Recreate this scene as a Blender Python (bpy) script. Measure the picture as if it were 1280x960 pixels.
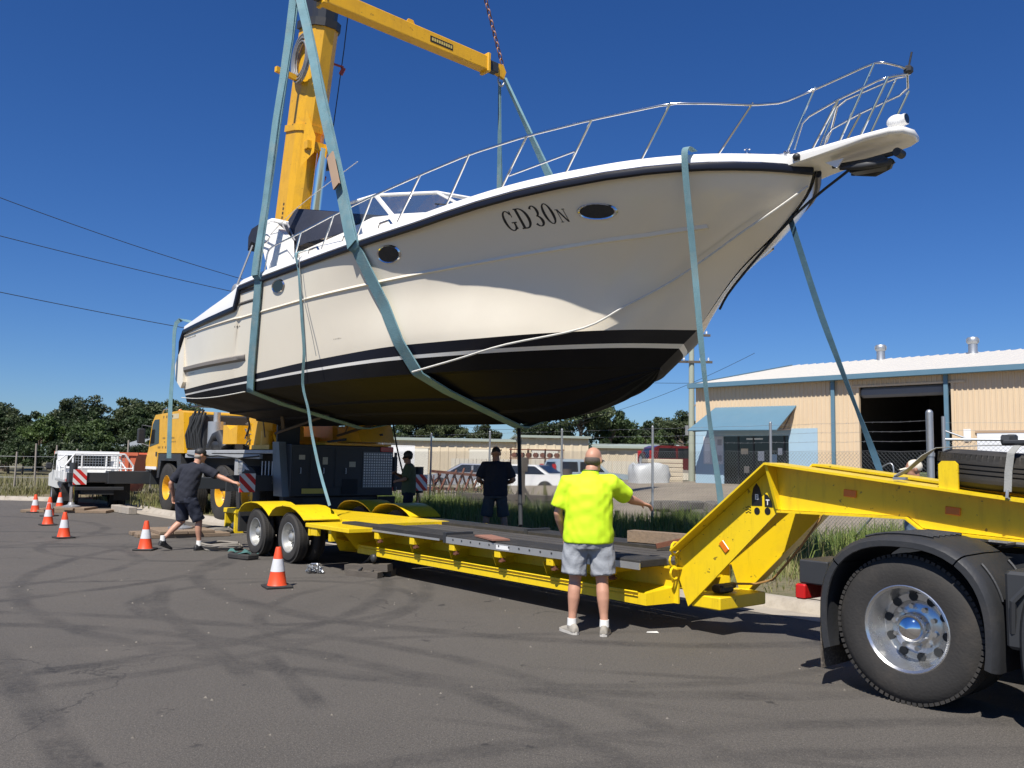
import bpy, math, random
import numpy as np
from math import sin, cos, tan, pi, radians, sqrt, atan2
from mathutils import Vector, Matrix

for o in list(bpy.data.objects):
    bpy.data.objects.remove(o)
SC = bpy.context.scene
COL = SC.collection

# ------------------------------------------------------------------ camera
cam_d = bpy.data.cameras.new("camera")
cam = bpy.data.objects.new("camera", cam_d)
COL.objects.link(cam)
cam_d.sensor_width = 36.0
cam_d.lens = 36.0 * 1073.0 / 1280.0
cam_d.clip_start = 0.05
cam_d.clip_end = 3000
cam.matrix_world = Matrix.Translation((0, 0, 1.6)) @ Matrix.Rotation(radians(90 + 5.27), 4, 'X') @ Matrix.Rotation(radians(1.0), 4, 'Z')
SC.camera = cam

# ------------------------------------------------------------------ world, sun, exposure
SUN_EL = radians(54)
SUN_H = Vector((-0.38, -0.925, 0)).normalized()          # horizontal direction towards the sun
w = bpy.data.worlds.new("World"); SC.world = w; w.use_nodes = True
nt = w.node_tree
bg = nt.nodes["Background"]
sky = nt.nodes.new("ShaderNodeTexSky")
sky.sky_type = 'NISHITA'; sky.sun_disc = False
sky.sun_elevation = SUN_EL
sky.sun_rotation = atan2(SUN_H.x, SUN_H.y)
sky.altitude = 0; sky.air_density = 1.0; sky.dust_density = 0.1; sky.ozone_density = 2.6
hsv = nt.nodes.new("ShaderNodeHueSaturation"); hsv.inputs["Saturation"].default_value = 1.22; hsv.inputs["Value"].default_value = 1.0
tint = nt.nodes.new("ShaderNodeMix"); tint.data_type = 'RGBA'; tint.blend_type = 'MULTIPLY'; tint.inputs["Factor"].default_value = 1.0; tint.inputs["B"].default_value = (0.60, 0.83, 1.26, 1)
nt.links.new(sky.outputs[0], hsv.inputs["Color"]); nt.links.new(hsv.outputs[0], tint.inputs["A"]); nt.links.new(tint.outputs["Result"], bg.inputs[0])
bg.inputs[1].default_value = 0.057
sun_d = bpy.data.lights.new("sun", 'SUN'); sun_d.energy = 5.0; sun_d.angle = radians(0.53); sun_d.color = (1.0, 0.955, 0.885)
sun = bpy.data.objects.new("sun", sun_d); COL.objects.link(sun)
sv = Vector((SUN_H.x * cos(SUN_EL), SUN_H.y * cos(SUN_EL), sin(SUN_EL)))
sun.rotation_euler = sv.to_track_quat('Z', 'Y').to_euler()
sun.location = (-30, -40, 60)
SC.view_settings.view_transform = 'Standard'; SC.view_settings.look = 'None'
SC.view_settings.gamma = 1.0; SC.view_settings.exposure = 0.4
SC.render.engine = 'CYCLES'

R = random.Random(7)

# ------------------------------------------------------------------ materials
MATS = {}
def mat(name, col, rough=0.6, metal=0.0, var=0.12, vscale=3.0, dirt=0.0, dcol=(0.08, 0.06, 0.045), dscale=2.0,
        bump=0.0, bscale=40.0, coat=0.0, spec=0.5, rnd=0.0, stretch=(1, 1, 1), chips=0.0, ccol=(0.05, 0.03, 0.02)):
    if name in MATS: return MATS[name]
    m = bpy.data.materials.new(name); m.use_nodes = True; MATS[name] = m
    N = m.node_tree.nodes; L = m.node_tree.links
    b = N["Principled BSDF"]
    b.inputs["Roughness"].default_value = rough; b.inputs["Metallic"].default_value = metal
    b.inputs["Specular IOR Level"].default_value = spec
    if coat: b.inputs["Coat Weight"].default_value = coat; b.inputs["Coat Roughness"].default_value = 0.12
    tc = N.new("ShaderNodeTexCoord"); mp = N.new("ShaderNodeMapping"); mp.inputs["Scale"].default_value = stretch
    L.new(tc.outputs["Object"], mp.inputs[0])
    n1 = N.new("ShaderNodeTexNoise"); n1.inputs["Scale"].default_value = vscale; n1.inputs["Detail"].default_value = 6
    L.new(mp.outputs[0], n1.inputs["Vector"])
    mix = N.new("ShaderNodeMix"); mix.data_type = 'RGBA'
    mix.inputs["A"].default_value = (*[c * (1 - var) for c in col], 1)
    mix.inputs["B"].default_value = (*[min(1, c * (1 + var)) for c in col], 1)
    L.new(n1.outputs[0], mix.inputs["Factor"])
    out = mix.outputs["Result"]
    if rnd:
        oi = N.new("ShaderNodeObjectInfo"); hs = N.new("ShaderNodeHueSaturation")
        mr = N.new("ShaderNodeMapRange"); mr.inputs["To Min"].default_value = 1 - rnd; mr.inputs["To Max"].default_value = 1 + rnd
        L.new(oi.outputs["Random"], mr.inputs[0]); L.new(mr.outputs[0], hs.inputs["Value"]); L.new(out, hs.inputs["Color"])
        out = hs.outputs[0]
    if dirt:
        n2 = N.new("ShaderNodeTexNoise"); n2.inputs["Scale"].default_value = dscale; n2.inputs["Detail"].default_value = 9; n2.inputs["Roughness"].default_value = 0.68
        L.new(mp.outputs[0], n2.inputs["Vector"])
        cr = N.new("ShaderNodeMapRange"); cr.inputs["From Min"].default_value = 0.5; cr.inputs["From Max"].default_value = 0.72; cr.inputs["To Max"].default_value = dirt
        L.new(n2.outputs[0], cr.inputs[0])
        mx = N.new("ShaderNodeMix"); mx.data_type = 'RGBA'; mx.inputs["B"].default_value = (*dcol, 1)
        L.new(cr.outputs[0], mx.inputs["Factor"]); L.new(out, mx.inputs["A"]); out = mx.outputs["Result"]
        ra = N.new("ShaderNodeMath"); ra.operation = 'MULTIPLY_ADD'; ra.inputs[1].default_value = 0.35; ra.inputs[2].default_value = rough
        L.new(cr.outputs[0], ra.inputs[0]); L.new(ra.outputs[0], b.inputs["Roughness"])
    if chips:
        n4 = N.new("ShaderNodeTexNoise"); n4.inputs["Scale"].default_value = 17; n4.inputs["Detail"].default_value = 5; n4.inputs["Roughness"].default_value = 0.6
        L.new(tc.outputs["Object"], n4.inputs["Vector"])
        c4 = N.new("ShaderNodeMapRange"); c4.inputs["From Min"].default_value = 0.66; c4.inputs["From Max"].default_value = 0.69; c4.inputs["To Max"].default_value = chips
        L.new(n4.outputs[0], c4.inputs[0])
        m4 = N.new("ShaderNodeMix"); m4.data_type = 'RGBA'; m4.inputs["B"].default_value = (*ccol, 1)
        L.new(c4.outputs[0], m4.inputs["Factor"]); L.new(out, m4.inputs["A"]); out = m4.outputs["Result"]
        n5 = N.new("ShaderNodeTexNoise"); n5.inputs["Scale"].default_value = 5; n5.inputs["Detail"].default_value = 8; n5.inputs["Roughness"].default_value = 0.7
        mp5 = N.new("ShaderNodeMapping"); mp5.inputs["Scale"].default_value = (2.5, 2.5, .35); L.new(tc.outputs["Object"], mp5.inputs[0]); L.new(mp5.outputs[0], n5.inputs["Vector"])
        c5 = N.new("ShaderNodeMapRange"); c5.inputs["From Min"].default_value = 0.52; c5.inputs["From Max"].default_value = 0.75; c5.inputs["To Max"].default_value = chips * .6
        L.new(n5.outputs[0], c5.inputs[0])
        m5 = N.new("ShaderNodeMix"); m5.data_type = 'RGBA'; m5.inputs["B"].default_value = (col[0] * .45, col[1] * .40, col[2] * .5 + .01, 1)
        L.new(c5.outputs[0], m5.inputs["Factor"]); L.new(out, m5.inputs["A"]); out = m5.outputs["Result"]
    L.new(out, b.inputs["Base Color"])
    if bump:
        n3 = N.new("ShaderNodeTexNoise"); n3.inputs["Scale"].default_value = bscale; n3.inputs["Detail"].default_value = 4
        L.new(mp.outputs[0], n3.inputs["Vector"])
        bp = N.new("ShaderNodeBump"); bp.inputs["Strength"].default_value = bump; bp.inputs["Distance"].default_value = 0.02
        L.new(n3.outputs[0], bp.inputs["Height"]); L.new(bp.outputs[0], b.inputs["Normal"])
    return m

def glass_mat(name, col, rough=0.05, alpha=None):
    m = mat(name, col, rough, 0.0, 0.05, spec=0.7)
    b = m.node_tree.nodes["Principled BSDF"]
    if alpha is not None: b.inputs["Alpha"].default_value = alpha
    return m

yel = mat('trailer_yellow', (0.80, 0.56, 0.008), 0.42, var=0.05, dirt=0.22, dscale=3.5, dcol=(0.34, 0.22, 0.03), coat=0.15, chips=0.7)
cyel = mat('crane_yellow', (0.76, 0.40, 0.012), 0.4, var=0.05, dirt=0.3, dscale=2.0, dcol=(0.25, 0.13, 0.03), coat=0.2, chips=0.6)
gel = mat('gelcoat', (0.79, 0.72, 0.59), 0.22, var=0.02, dirt=0.1, dscale=1.2, dcol=(0.45, 0.39, 0.30), coat=0.2, spec=0.4)
gelw = mat('gelcoat_deck', (0.84, 0.82, 0.77), 0.3, var=0.02, dirt=0.08, dscale=2.0, dcol=(0.5, 0.45, 0.35), coat=0.2)
antif = mat('antifoul', (0.009, 0.009, 0.011), 0.6, var=0.3, dirt=0.4, dscale=1.6, dcol=(0.02, 0.018, 0.017), spec=0.12, stretch=(1, 1, 1))
navy = mat('navy_stripe', (0.010, 0.012, 0.022), 0.4, var=0.1, spec=0.3)
blackp = mat('black_plastic', (0.028, 0.029, 0.031), 0.5, var=0.2, dirt=0.3, dscale=4, dcol=(0.07, 0.06, 0.05), bump=0.1)
blackr = mat('black_rubber', (0.025, 0.024, 0.023), 0.75, var=0.2, dirt=0.45, dscale=5, dcol=(0.075, 0.065, 0.055), bump=0.15, bscale=60)
tyre_m = mat('tyre_rubber', (0.028, 0.026, 0.024), 0.8, var=0.15, dirt=0.5, dscale=4, dcol=(0.07, 0.06, 0.05), bump=0.15, bscale=50)
dmetal = mat('dark_metal', (0.045, 0.047, 0.05), 0.5, 0.3, var=0.2, dirt=0.35, dcol=(0.06, 0.045, 0.035))
gmetal = mat('grey_metal', (0.32, 0.33, 0.34), 0.5, 0.5, var=0.12, dirt=0.4, dcol=(0.14, 0.12, 0.1))
galv = mat('galvanised', (0.42, 0.44, 0.46), 0.45, 0.75, var=0.12, dirt=0.25, dcol=(0.25, 0.23, 0.2))
alu = mat('aluminium', (0.55, 0.55, 0.54), 0.38, 0.7, var=0.1, dirt=0.3, dcol=(0.25, 0.23, 0.2))
steel = mat('stainless', (0.72, 0.72, 0.72), 0.12, 1.0, var=0.04)
chrome = mat('chrome', (0.85, 0.85, 0.85), 0.03, 1.0, var=0.01)
crg = mat('crane_grey', (0.032, 0.036, 0.040), 0.5, var=0.1, dirt=0.35, dcol=(0.05, 0.045, 0.04))
crl = mat('crane_light_grey', (0.42, 0.43, 0.43), 0.5, 0.2, var=0.1, dirt=0.35, dcol=(0.16, 0.14, 0.12))
strap_m = mat('sling_blue_green', (0.13, 0.245, 0.28), 0.85, var=0.35, vscale=5, dirt=0.7, dscale=4, dcol=(0.24, 0.29, 0.28), bump=0.4, bscale=90)
strap_d = mat('sling_dark_blue', (0.045, 0.11, 0.16), 0.85, var=0.25, vscale=9, dirt=0.4, dscale=7, dcol=(0.1, 0.16, 0.18), bump=0.3, bscale=120)
strap_g = mat('strap_grey', (0.27, 0.27, 0.25), 0.85, var=0.2, vscale=9, dirt=0.4, dcol=(0.15, 0.14, 0.12), bump=0.3, bscale=120)
rope_m = mat('rope_white', (0.62, 0.60, 0.54), 0.85, var=0.2, vscale=20)
rope_k = mat('rope_black', (0.02, 0.022, 0.024), 0.8)
timber = mat('timber', (0.23, 0.165, 0.11), 0.85, var=0.35, vscale=6, dirt=0.5, dscale=4, dcol=(0.10, 0.085, 0.07), stretch=(1, 7, 7), bump=0.4, bscale=25)
timber_d = mat('timber_old', (0.10, 0.085, 0.07), 0.9, var=0.35, vscale=6, stretch=(1, 7, 7), bump=0.4, bscale=25)
rust = mat('rust', (0.15, 0.055, 0.03), 0.85, var=0.4, vscale=6, dirt=0.4, dcol=(0.1, 0.05, 0.03), bump=0.3)
white_p = mat('white_paint', (0.78, 0.78, 0.76), 0.35, var=0.04, dirt=0.25, dscale=3, dcol=(0.4, 0.37, 0.32), coat=0.2)
redp = mat('red_stripe', (0.62, 0.025, 0.02), 0.4, var=0.08)
orange = mat('cone_orange', (0.80, 0.075, 0.018), 0.5, var=0.1, dirt=0.35, dscale=9, dcol=(0.25, 0.07, 0.04))
conew = mat('cone_reflective', (0.62, 0.62, 0.63), 0.4, var=0.08, dirt=0.3, dscale=12, dcol=(0.35, 0.33, 0.3))
lamp_r = mat('lamp_red', (0.5, 0.012, 0.012), 0.2, coat=0.4)
lamp_o = mat('lamp_orange', (0.72, 0.17, 0.01), 0.25, coat=0.4)
concrete = mat('concrete', (0.36, 0.32, 0.265), 0.9, var=0.2, vscale=2.5, dirt=0.55, dscale=3, dcol=(0.17, 0.14, 0.11), bump=0.3, bscale=50)
glassd = glass_mat('dark_glass', (0.012, 0.015, 0.018), 0.06)
winglass = glass_mat('boat_window', (0.05, 0.06, 0.07), 0.05, 0.55)
canvas = mat('navy_canvas', (0.012, 0.016, 0.032), 0.75, var=0.25, vscale=5, bump=0.5, bscale=9)
cream = mat('cream_cladding', (0.64, 0.50, 0.335), 0.55, var=0.05, dirt=0.25, dscale=1.2, dcol=(0.5, 0.38, 0.24), stretch=(1, 1, .25))
creamf = mat('cream_wall', (0.62, 0.52, 0.37), 0.7, var=0.06, dirt=0.25, dscale=0.4, dcol=(0.45, 0.38, 0.28))
bluew = mat('blue_trim', (0.10, 0.195, 0.265), 0.5, var=0.06, dirt=0.2, dcol=(0.16, 0.22, 0.26))
bluel = mat('blue_wall', (0.33, 0.47, 0.57), 0.6, var=0.05, dirt=0.25, dscale=1.5, dcol=(0.25, 0.34, 0.4))
roofw = mat('roof_white', (0.60, 0.57, 0.51), 0.45, var=0.04, dirt=0.3, dscale=0.6, dcol=(0.5, 0.48, 0.43))
dark_in = mat('interior_grey', (0.10, 0.10, 0.10), 0.8, var=0.2)
greenroof = mat('grey_green_roof', (0.30, 0.34, 0.29), 0.6, var=0.1)
bark = mat('bark', (0.16, 0.125, 0.095), 0.9, var=0.35, vscale=4, bump=0.4, bscale=14)
skin_m = mat('skin', (0.50, 0.26, 0.17), 0.5, var=0.08, vscale=14, dirt=0.2, dscale=11, dcol=(0.42, 0.17, 0.11))
skin_d = mat('skin_tanned', (0.33, 0.165, 0.10), 0.5, var=0.08, vscale=14)
hair_m = mat('hair_dark', (0.02, 0.016, 0.013), 0.7, var=0.3, vscale=40, bump=0.4, bscale=120)
hair_g = mat('hair_grey', (0.10, 0.08, 0.065), 0.75, var=0.3, vscale=40, bump=0.4, bscale=120)
hivis = mat('hivis_yellow', (0.60, 0.86, 0.015), 0.75, var=0.03, vscale=5, bump=0.12, bscale=16)
hitrim = mat('dark_green_trim', (0.03, 0.09, 0.05), 0.8)
shorts_g = mat('grey_cloth', (0.30, 0.315, 0.335), 0.8, var=0.08, vscale=8, bump=0.3, bscale=25)
navyc = mat('navy_cloth', (0.014, 0.016, 0.026), 0.9, var=0.2, vscale=8, bump=0.3, bscale=20)
navyc2 = mat('navy_shorts_cloth', (0.02, 0.024, 0.04), 0.9, var=0.2, vscale=8, bump=0.3, bscale=20)
greenc = mat('olive_cloth', (0.09, 0.11, 0.055), 0.9, var=0.15, bump=0.3, bscale=20)
greyc = mat('charcoal_cloth', (0.05, 0.052, 0.055), 0.9, var=0.15, bump=0.3, bscale=20)
shoe_m = mat('shoe_taupe', (0.33, 0.30, 0.25), 0.8, var=0.15, vscale=15, dirt=0.3, dcol=(0.2, 0.17, 0.13))
shoe_d = mat('shoe_black', (0.02, 0.02, 0.021), 0.6)
sockw = mat('white_sock', (0.75, 0.74, 0.7), 0.9)
teal = mat('teal_cloth', (0.05, 0.13, 0.12), 0.85, var=0.3, vscale=9, bump=0.4, bscale=40)

# ------------------------------------------------------------------ mesh helpers
class MB:
    def __init__(s): s.v = []; s.f = []
    def add(s, vs, fs):
        n = len(s.v); s.v += [tuple(p) for p in vs]; s.f += [tuple(i + n for i in f) for f in fs]; return s
    def box(s, x0, x1, y0, y1, z0, z1, b=0.0, M=None):
        if x0 > x1: x0, x1 = x1, x0
        if y0 > y1: y0, y1 = y1, y0
        if z0 > z1: z0, z1 = z1, z0
        b = min(b, (x1 - x0) * .49, (y1 - y0) * .49, (z1 - z0) * .49)
        if b <= 0:
            vs = [(x, y, z) for z in (z0, z1) for y in (y0, y1) for x in (x0, x1)]
            fs = [(0, 2, 3, 1), (4, 5, 7, 6), (0, 1, 5, 4), (2, 6, 7, 3), (0, 4, 6, 2), (1, 3, 7, 5)]
        else:
            def ring(z, e):
                a0, a1, c0, c1 = x0 + e, x1 - e, y0 + e, y1 - e
                return [(a0 + b, c0, z), (a1 - b, c0, z), (a1, c0 + b, z), (a1, c1 - b, z), (a1 - b, c1, z), (a0 + b, c1, z), (a0, c1 - b, z), (a0, c0 + b, z)]
            bb = b
            vs = ring(z0, bb * .7) + ring(z0 + bb, 0) + ring(z1 - bb, 0) + ring(z1, bb * .7)
            fs = [tuple(range(7, -1, -1)), tuple(range(24, 32))]
            for k in range(3):
                for i in range(8):
                    j = (i + 1) % 8
                    fs.append((k * 8 + i, k * 8 + j, k * 8 + 8 + j, k * 8 + 8 + i))
        if M is not None: vs = [tuple(M @ Vector(p)) for p in vs]
        return s.add(vs, fs)
    def prism(s, poly, axis, a, c, M=None):
        """poly: list of 2D points; extruded along axis from a to c. axis 'y': poly=(x,z); 'x': poly=(y,z); 'z': poly=(x,y)."""
        def P(p, t):
            if axis == 'y': return (p[0], t, p[1])
            if axis == 'x': return (t, p[0], p[1])
            return (p[0], p[1], t)
        n = len(poly)
        vs = [P(p, a) for p in poly] + [P(p, c) for p in poly]
        fs = [tuple(range(n - 1, -1, -1)), tuple(range(n, 2 * n))] + [(i, (i + 1) % n, n + (i + 1) % n, n + i) for i in range(n)]
        if M is not None: vs = [tuple(M @ Vector(p)) for p in vs]
        return s.add(vs, fs)
    def frame(s, d, up=(0, 0, 1)):
        d = Vector(d).normalized(); u = Vector(up)
        if abs(d.dot(u)) > .98: u = Vector((1, 0, 0))
        x = d.cross(u).normalized(); y = x.cross(d).normalized()
        return d, x, y
    def bar(s, p0, p1, w, h, up=(0, 0, 1)):
        p0 = Vector(p0); p1 = Vector(p1); d, x, y = s.frame(p1 - p0, up)
        vs = []
        for p in (p0, p1):
            for sx, sy in ((-1, -1), (1, -1), (1, 1), (-1, 1)):
                vs.append(p + x * (w / 2 * sx) + y * (h / 2 * sy))
        return s.add(vs, [(3, 2, 1, 0), (4, 5, 6, 7), (0, 1, 5, 4), (1, 2, 6, 5), (2, 3, 7, 6), (3, 0, 4, 7)])
    def tube(s, pts, r, n=8, cap=True, flat=1.0, up=(0, 0, 1), rights=None):
        pts = [Vector(p) for p in pts]; k = len(pts)
        rs = r if isinstance(r, (list, tuple)) else [r] * k
        vs = []; prevx = None
        for i, p in enumerate(pts):
            d = (pts[min(i + 1, k - 1)] - pts[max(i - 1, 0)])
            dd, x, y = s.frame(d, up)
            if rights is not None:
                rt = Vector(rights[i] if isinstance(rights[0], (list, tuple, Vector)) else rights)
                x = (rt - dd * rt.dot(dd)).normalized(); y = x.cross(dd)
            elif prevx is not None:
                x = (prevx - dd * prevx.dot(dd))
                x = x.normalized() if x.length > 1e-6 else dd.cross(Vector(up)).normalized(); y = x.cross(dd)
            prevx = x
            rr = rs[i]; rx, ry = rr if isinstance(rr, (list, tuple)) else (rr, rr * flat)
            for a in range(n):
                t = 2 * pi * a / n
                vs.append(p + x * (rx * cos(t)) + y * (ry * sin(t)))
        fs = [(i * n + a, i * n + (a + 1) % n, (i + 1) * n + (a + 1) % n, (i + 1) * n + a) for i in range(k - 1) for a in range(n)]
        if cap: fs += [tuple(range(n - 1, -1, -1)), tuple(range((k - 1) * n, k * n))]
        return s.add(vs, fs)
    def cyl(s, p0, p1, r0, r1=None, n=16): return s.tube([p0, p1], [r0, r0 if r1 is None else r1], n)
    def lathe(s, prof, origin, axis, n=32, up=(0, 0, 1), closed=False):
        """prof: list of (radius, distance along axis)."""
        d, x, y = s.frame(axis, up); o = Vector(origin); k = len(prof); vs = []
        for r, h in prof:
            for a in range(n):
                t = 2 * pi * a / n
                vs.append(o + d * h + x * (r * cos(t)) + y * (r * sin(t)))
        fs = [(i * n + a, (i + 1) * n + a, (i + 1) * n + (a + 1) % n, i * n + (a + 1) % n) for i in range(k - 1) for a in range(n)]
        if closed: fs += [((k - 1) * n + a, a, (a + 1) % n, (k - 1) * n + (a + 1) % n) for a in range(n)]
        return s.add(vs, fs)
    def grid(s, rows):
        m = len(rows); n = len(rows[0]); vs = [p for r_ in rows for p in r_]
        return s.add(vs, [(i * n + j, i * n + j + 1, (i + 1) * n + j + 1, (i + 1) * n + j) for i in range(m - 1) for j in range(n - 1)])
    def ellipsoid(s, c, r, nu=12, nv=8, M=None):
        vs = []; fs = []
        for i in range(nv + 1):
            ph = pi * i / nv
            for j in range(nu):
                th = 2 * pi * j / nu
                p = Vector((r[0] * sin(ph) * cos(th), r[1] * sin(ph) * sin(th), r[2] * cos(ph)))
                if M is not None: p = M @ p
                vs.append(p + Vector(c))
        for i in range(nv):
            for j in range(nu): fs.append((i * nu + j, (i + 1) * nu + j, (i + 1) * nu + (j + 1) % nu, i * nu + (j + 1) % nu))
        return s.add(vs, fs)
    def mesh(s, name):
        me = bpy.data.meshes.new(name); me.from_pydata(s.v, [], s.f); me.update(); return me
    def build(s, name, m, parent=None, smooth=False, ang=40, fix=True):
        me = s.mesh(name)
        if fix:
            import bmesh
            bm = bmesh.new(); bm.from_mesh(me); bmesh.ops.recalc_face_normals(bm, faces=bm.faces)
            bm.to_mesh(me); bm.free()
        me.materials.append(m)
        if smooth:
            for p in me.polygons: p.use_smooth = True
            try: me.set_sharp_from_angle(angle=radians(ang))
            except Exception: pass
        o = bpy.data.objects.new(name, me); COL.objects.link(o)
        if parent is not None: o.parent = parent
        return o

def tag(o, label, cat, group=None):
    o['label'] = label; o['category'] = cat
    if group: o['group'] = group
    return o
def thing(name, label, cat, loc=(0, 0, 0), rotz=0.0, group=None):
    o = bpy.data.objects.new(name, None); COL.objects.link(o)
    o.location = loc; o.rotation_euler = (0, 0, rotz); o.empty_display_size = 0.2
    return tag(o, label, cat, group)
def struct(o): o['kind'] = 'structure'; return o
def stuff(o): o['kind'] = 'stuff'; return o
def copy_tree(o, parent=None):
    c = o.copy(); COL.objects.link(c); c.parent = parent
    for ch in list(o.children): copy_tree(ch, c)
    return c
class Fr:
    def __init__(s, o, yaw):
        s.o = Vector(o); s.yaw = radians(yaw); a = s.yaw
        s.X = Vector((cos(a), sin(a), 0)); s.Y = Vector((-sin(a), cos(a), 0))
    def w(s, x, y, z): return s.o + s.X * x + s.Y * y + Vector((0, 0, z))
    def loc(s, P): d = Vector(P) - s.o; return Vector((d.dot(s.X), d.dot(s.Y), d.z))
def itp(x, xs, ys):
    """smooth (Catmull-Rom / Hermite) interpolation"""
    xs = list(xs); ys = list(ys); n = len(xs)
    if x <= xs[0]: return ys[0]
    if x >= xs[-1]: return ys[-1]
    i = max(k for k in range(n) if xs[k] <= x); i = min(i, n - 2)
    def sl(k):
        if k == 0: return (ys[1] - ys[0]) / (xs[1] - xs[0])
        if k == n - 1: return (ys[-1] - ys[-2]) / (xs[-1] - xs[-2])
        a = (ys[k] - ys[k - 1]) / (xs[k] - xs[k - 1]); b = (ys[k + 1] - ys[k]) / (xs[k + 1] - xs[k])
        return 0 if a * b <= 0 else 2 * a * b / (a + b)
    h = xs[i + 1] - xs[i]; t = (x - xs[i]) / h
    return ((2 * t**3 - 3 * t**2 + 1) * ys[i] + (t**3 - 2 * t**2 + t) * h * sl(i) + (-2 * t**3 + 3 * t**2) * ys[i + 1] + (t**3 - t**2) * h * sl(i + 1))

# ================================================================== GROUND, ROAD, KERB, VERGE
def asphalt():
    m = bpy.data.materials.new('asphalt'); m.use_nodes = True
    N = m.node_tree.nodes; L = m.node_tree.links; b = N["Principled BSDF"]
    tc = N.new("ShaderNodeTexCoord"); co = tc.outputs["Object"]
    def noise(sc, det=6, ro=.6, vec=co):
        n = N.new("ShaderNodeTexNoise"); n.inputs["Scale"].default_value = sc; n.inputs["Detail"].default_value = det; n.inputs["Roughness"].default_value = ro
        L.new(vec, n.inputs["Vector"]); return n.outputs[0]
    def math(op, a, c=None, d=None, clamp=False):
        n = N.new("ShaderNodeMath"); n.operation = op; n.use_clamp = clamp
        for i, q in enumerate((a, c, d)):
            if q is None: continue
            if isinstance(q, (int, float)): n.inputs[i].default_value = q
            else: L.new(q, n.inputs[i])
        return n.outputs[0]
    def mrange(a, f0, f1, t0, t1):
        n = N.new("ShaderNodeMapRange"); n.inputs[1].default_value = f0; n.inputs[2].default_value = f1; n.inputs[3].default_value = t0; n.inputs[4].default_value = t1
        L.new(a, n.inputs[0]); return n.outputs[0]
    def mixc(f, a, c):
        n = N.new("ShaderNodeMix"); n.data_type = 'RGBA'; L.new(f, n.inputs["Factor"])
        if isinstance(a, tuple): n.inputs["A"].default_value = (*a, 1)
        else: L.new(a, n.inputs["A"])
        if isinstance(c, tuple): n.inputs["B"].default_value = (*c, 1)
        else: L.new(c, n.inputs["B"])
        return n.outputs["Result"]
    sp = N.new("ShaderNodeSeparateXYZ"); L.new(co, sp.inputs[0]); X, Y = sp.outputs[0], sp.outputs[1]
    big = noise(.22, 5); mid = noise(1.7, 8, .7); fine = noise(48, 4, .75); grit = noise(115, 2, .7)
    c = mixc(mrange(big, .3, .7, 0, 1), (.078, .069, .058), (.105, .093, .079))
    c = mixc(mrange(mid, .35, .75, 0, .45), c, (.108, .095, .081))
    c = mixc(mrange(fine, .40, .66, 0, .62), c, (.032, .030, .028))
    c = mixc(mrange(grit, .55, .70, 0, .75), c, (.24, .22, .195))
    # tyre marks: arcs (cx, cy, r, half width, strength) and straight streaks (x0, y0, angle, half width, len, strength)
    wob = math('MULTIPLY_ADD', noise(.8, 3), .22, -.11)
    patch = mrange(noise(1.3, 5, .7), .36, .60, .2, 1.0)
    tread = mrange(noise(22, 4, .75), .34, .62, .3, 1.0)
    marks = None
    def put(d):
        nonlocal marks
        marks = d if marks is None else math('MAXIMUM', marks, d)
    for cx, cy, r, hw, st in [(-6.5, 10.5, 5.0, .13, .75), (-6.5, 10.5, 5.5, .11, .55), (-9.5, 13.0, 5.2, .13, .8), (-9.2, 12.4, 3.6, .12, .6), (1.5, 14.0, 6.1, .15, .7),
                              (1.2, 14.2, 8.0, .13, .65), (-2.6, 10.0, 1.55, .11, .6), (-5.5, 16.5, 3.0, .11, .7), (-5.0, 2.0, 6.3, .13, .65), (-5.0, 2.0, 6.9, .12, .5),
                              (3.0, -3.5, 8.6, .12, .55), (3.5, -3.6, 9.3, .12, .5), (-14, 17, 5.5, .14, .7), (0.6, 9.6, 3.2, .1, .5)]:
        dx = math('SUBTRACT', X, cx); dy = math('SUBTRACT', Y, cy)
        rr = math('SQRT', math('ADD', math('MULTIPLY', dx, dx), math('MULTIPLY', dy, dy)))
        e = math('ABSOLUTE', math('ADD', math('SUBTRACT', rr, r), wob))
        put(mrange(e, hw * .45, hw * 1.05, min(1, st * 1.35), 0))
    for x0, y0, an, hw, ln, st in [(-2.6, 5.1, 127, .13, 3.0, .85), (-3.35, 4.9, 126, .12, 3.0, .8), (-3.0, 8.2, 123, .11, 2.6, 1.0), (-1.6, 6.5, 118, .09, 1.0, .9), (-3.9, 9.8, 110, .12, 1.4, 1.0),
                                   (-1.0, 8.0, 12, .08, 3.2, .5), (2.2, 6.6, -10, .07, 2.2, .5), (.2, 6.2, 160, .07, 2.0, .45), (-5.2, 11.2, 15, .07, 4.0, .5), (-9, 15.5, 5, .08, 5, .5), (1.2, 5.0, -18, .06, 2, .5)]:
        a = radians(an); dx = math('SUBTRACT', X, x0); dy = math('SUBTRACT', Y, y0)
        al = math('ABSOLUTE', math('ADD', math('MULTIPLY', dx, cos(a)), math('MULTIPLY', dy, sin(a))))
        ac = math('ABSOLUTE', math('ADD', math('SUBTRACT', math('MULTIPLY', dy, cos(a)), math('MULTIPLY', dx, sin(a))), math('MULTIPLY', wob, .5)))
        put(math('MULTIPLY', mrange(ac, hw * .55, hw * 1.1, min(1, st * 1.3), 0), mrange(al, ln * .6, ln, 1, 0)))
    mk = math('MULTIPLY', math('MULTIPLY', marks, patch), tread)
    c = mixc(math('MULTIPLY', mk, .85, clamp=True), c, (.024, .022, .021))
    # oil spots and stains
    oil = mrange(noise(3.1, 5, .6), .66, .71, 0, .85)
    c = mixc(oil, c, (.022, .02, .019))
    vo = N.new('ShaderNodeTexVoronoi'); vo.feature = 'DISTANCE_TO_EDGE'; vo.inputs['Scale'].default_value = .33
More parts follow.
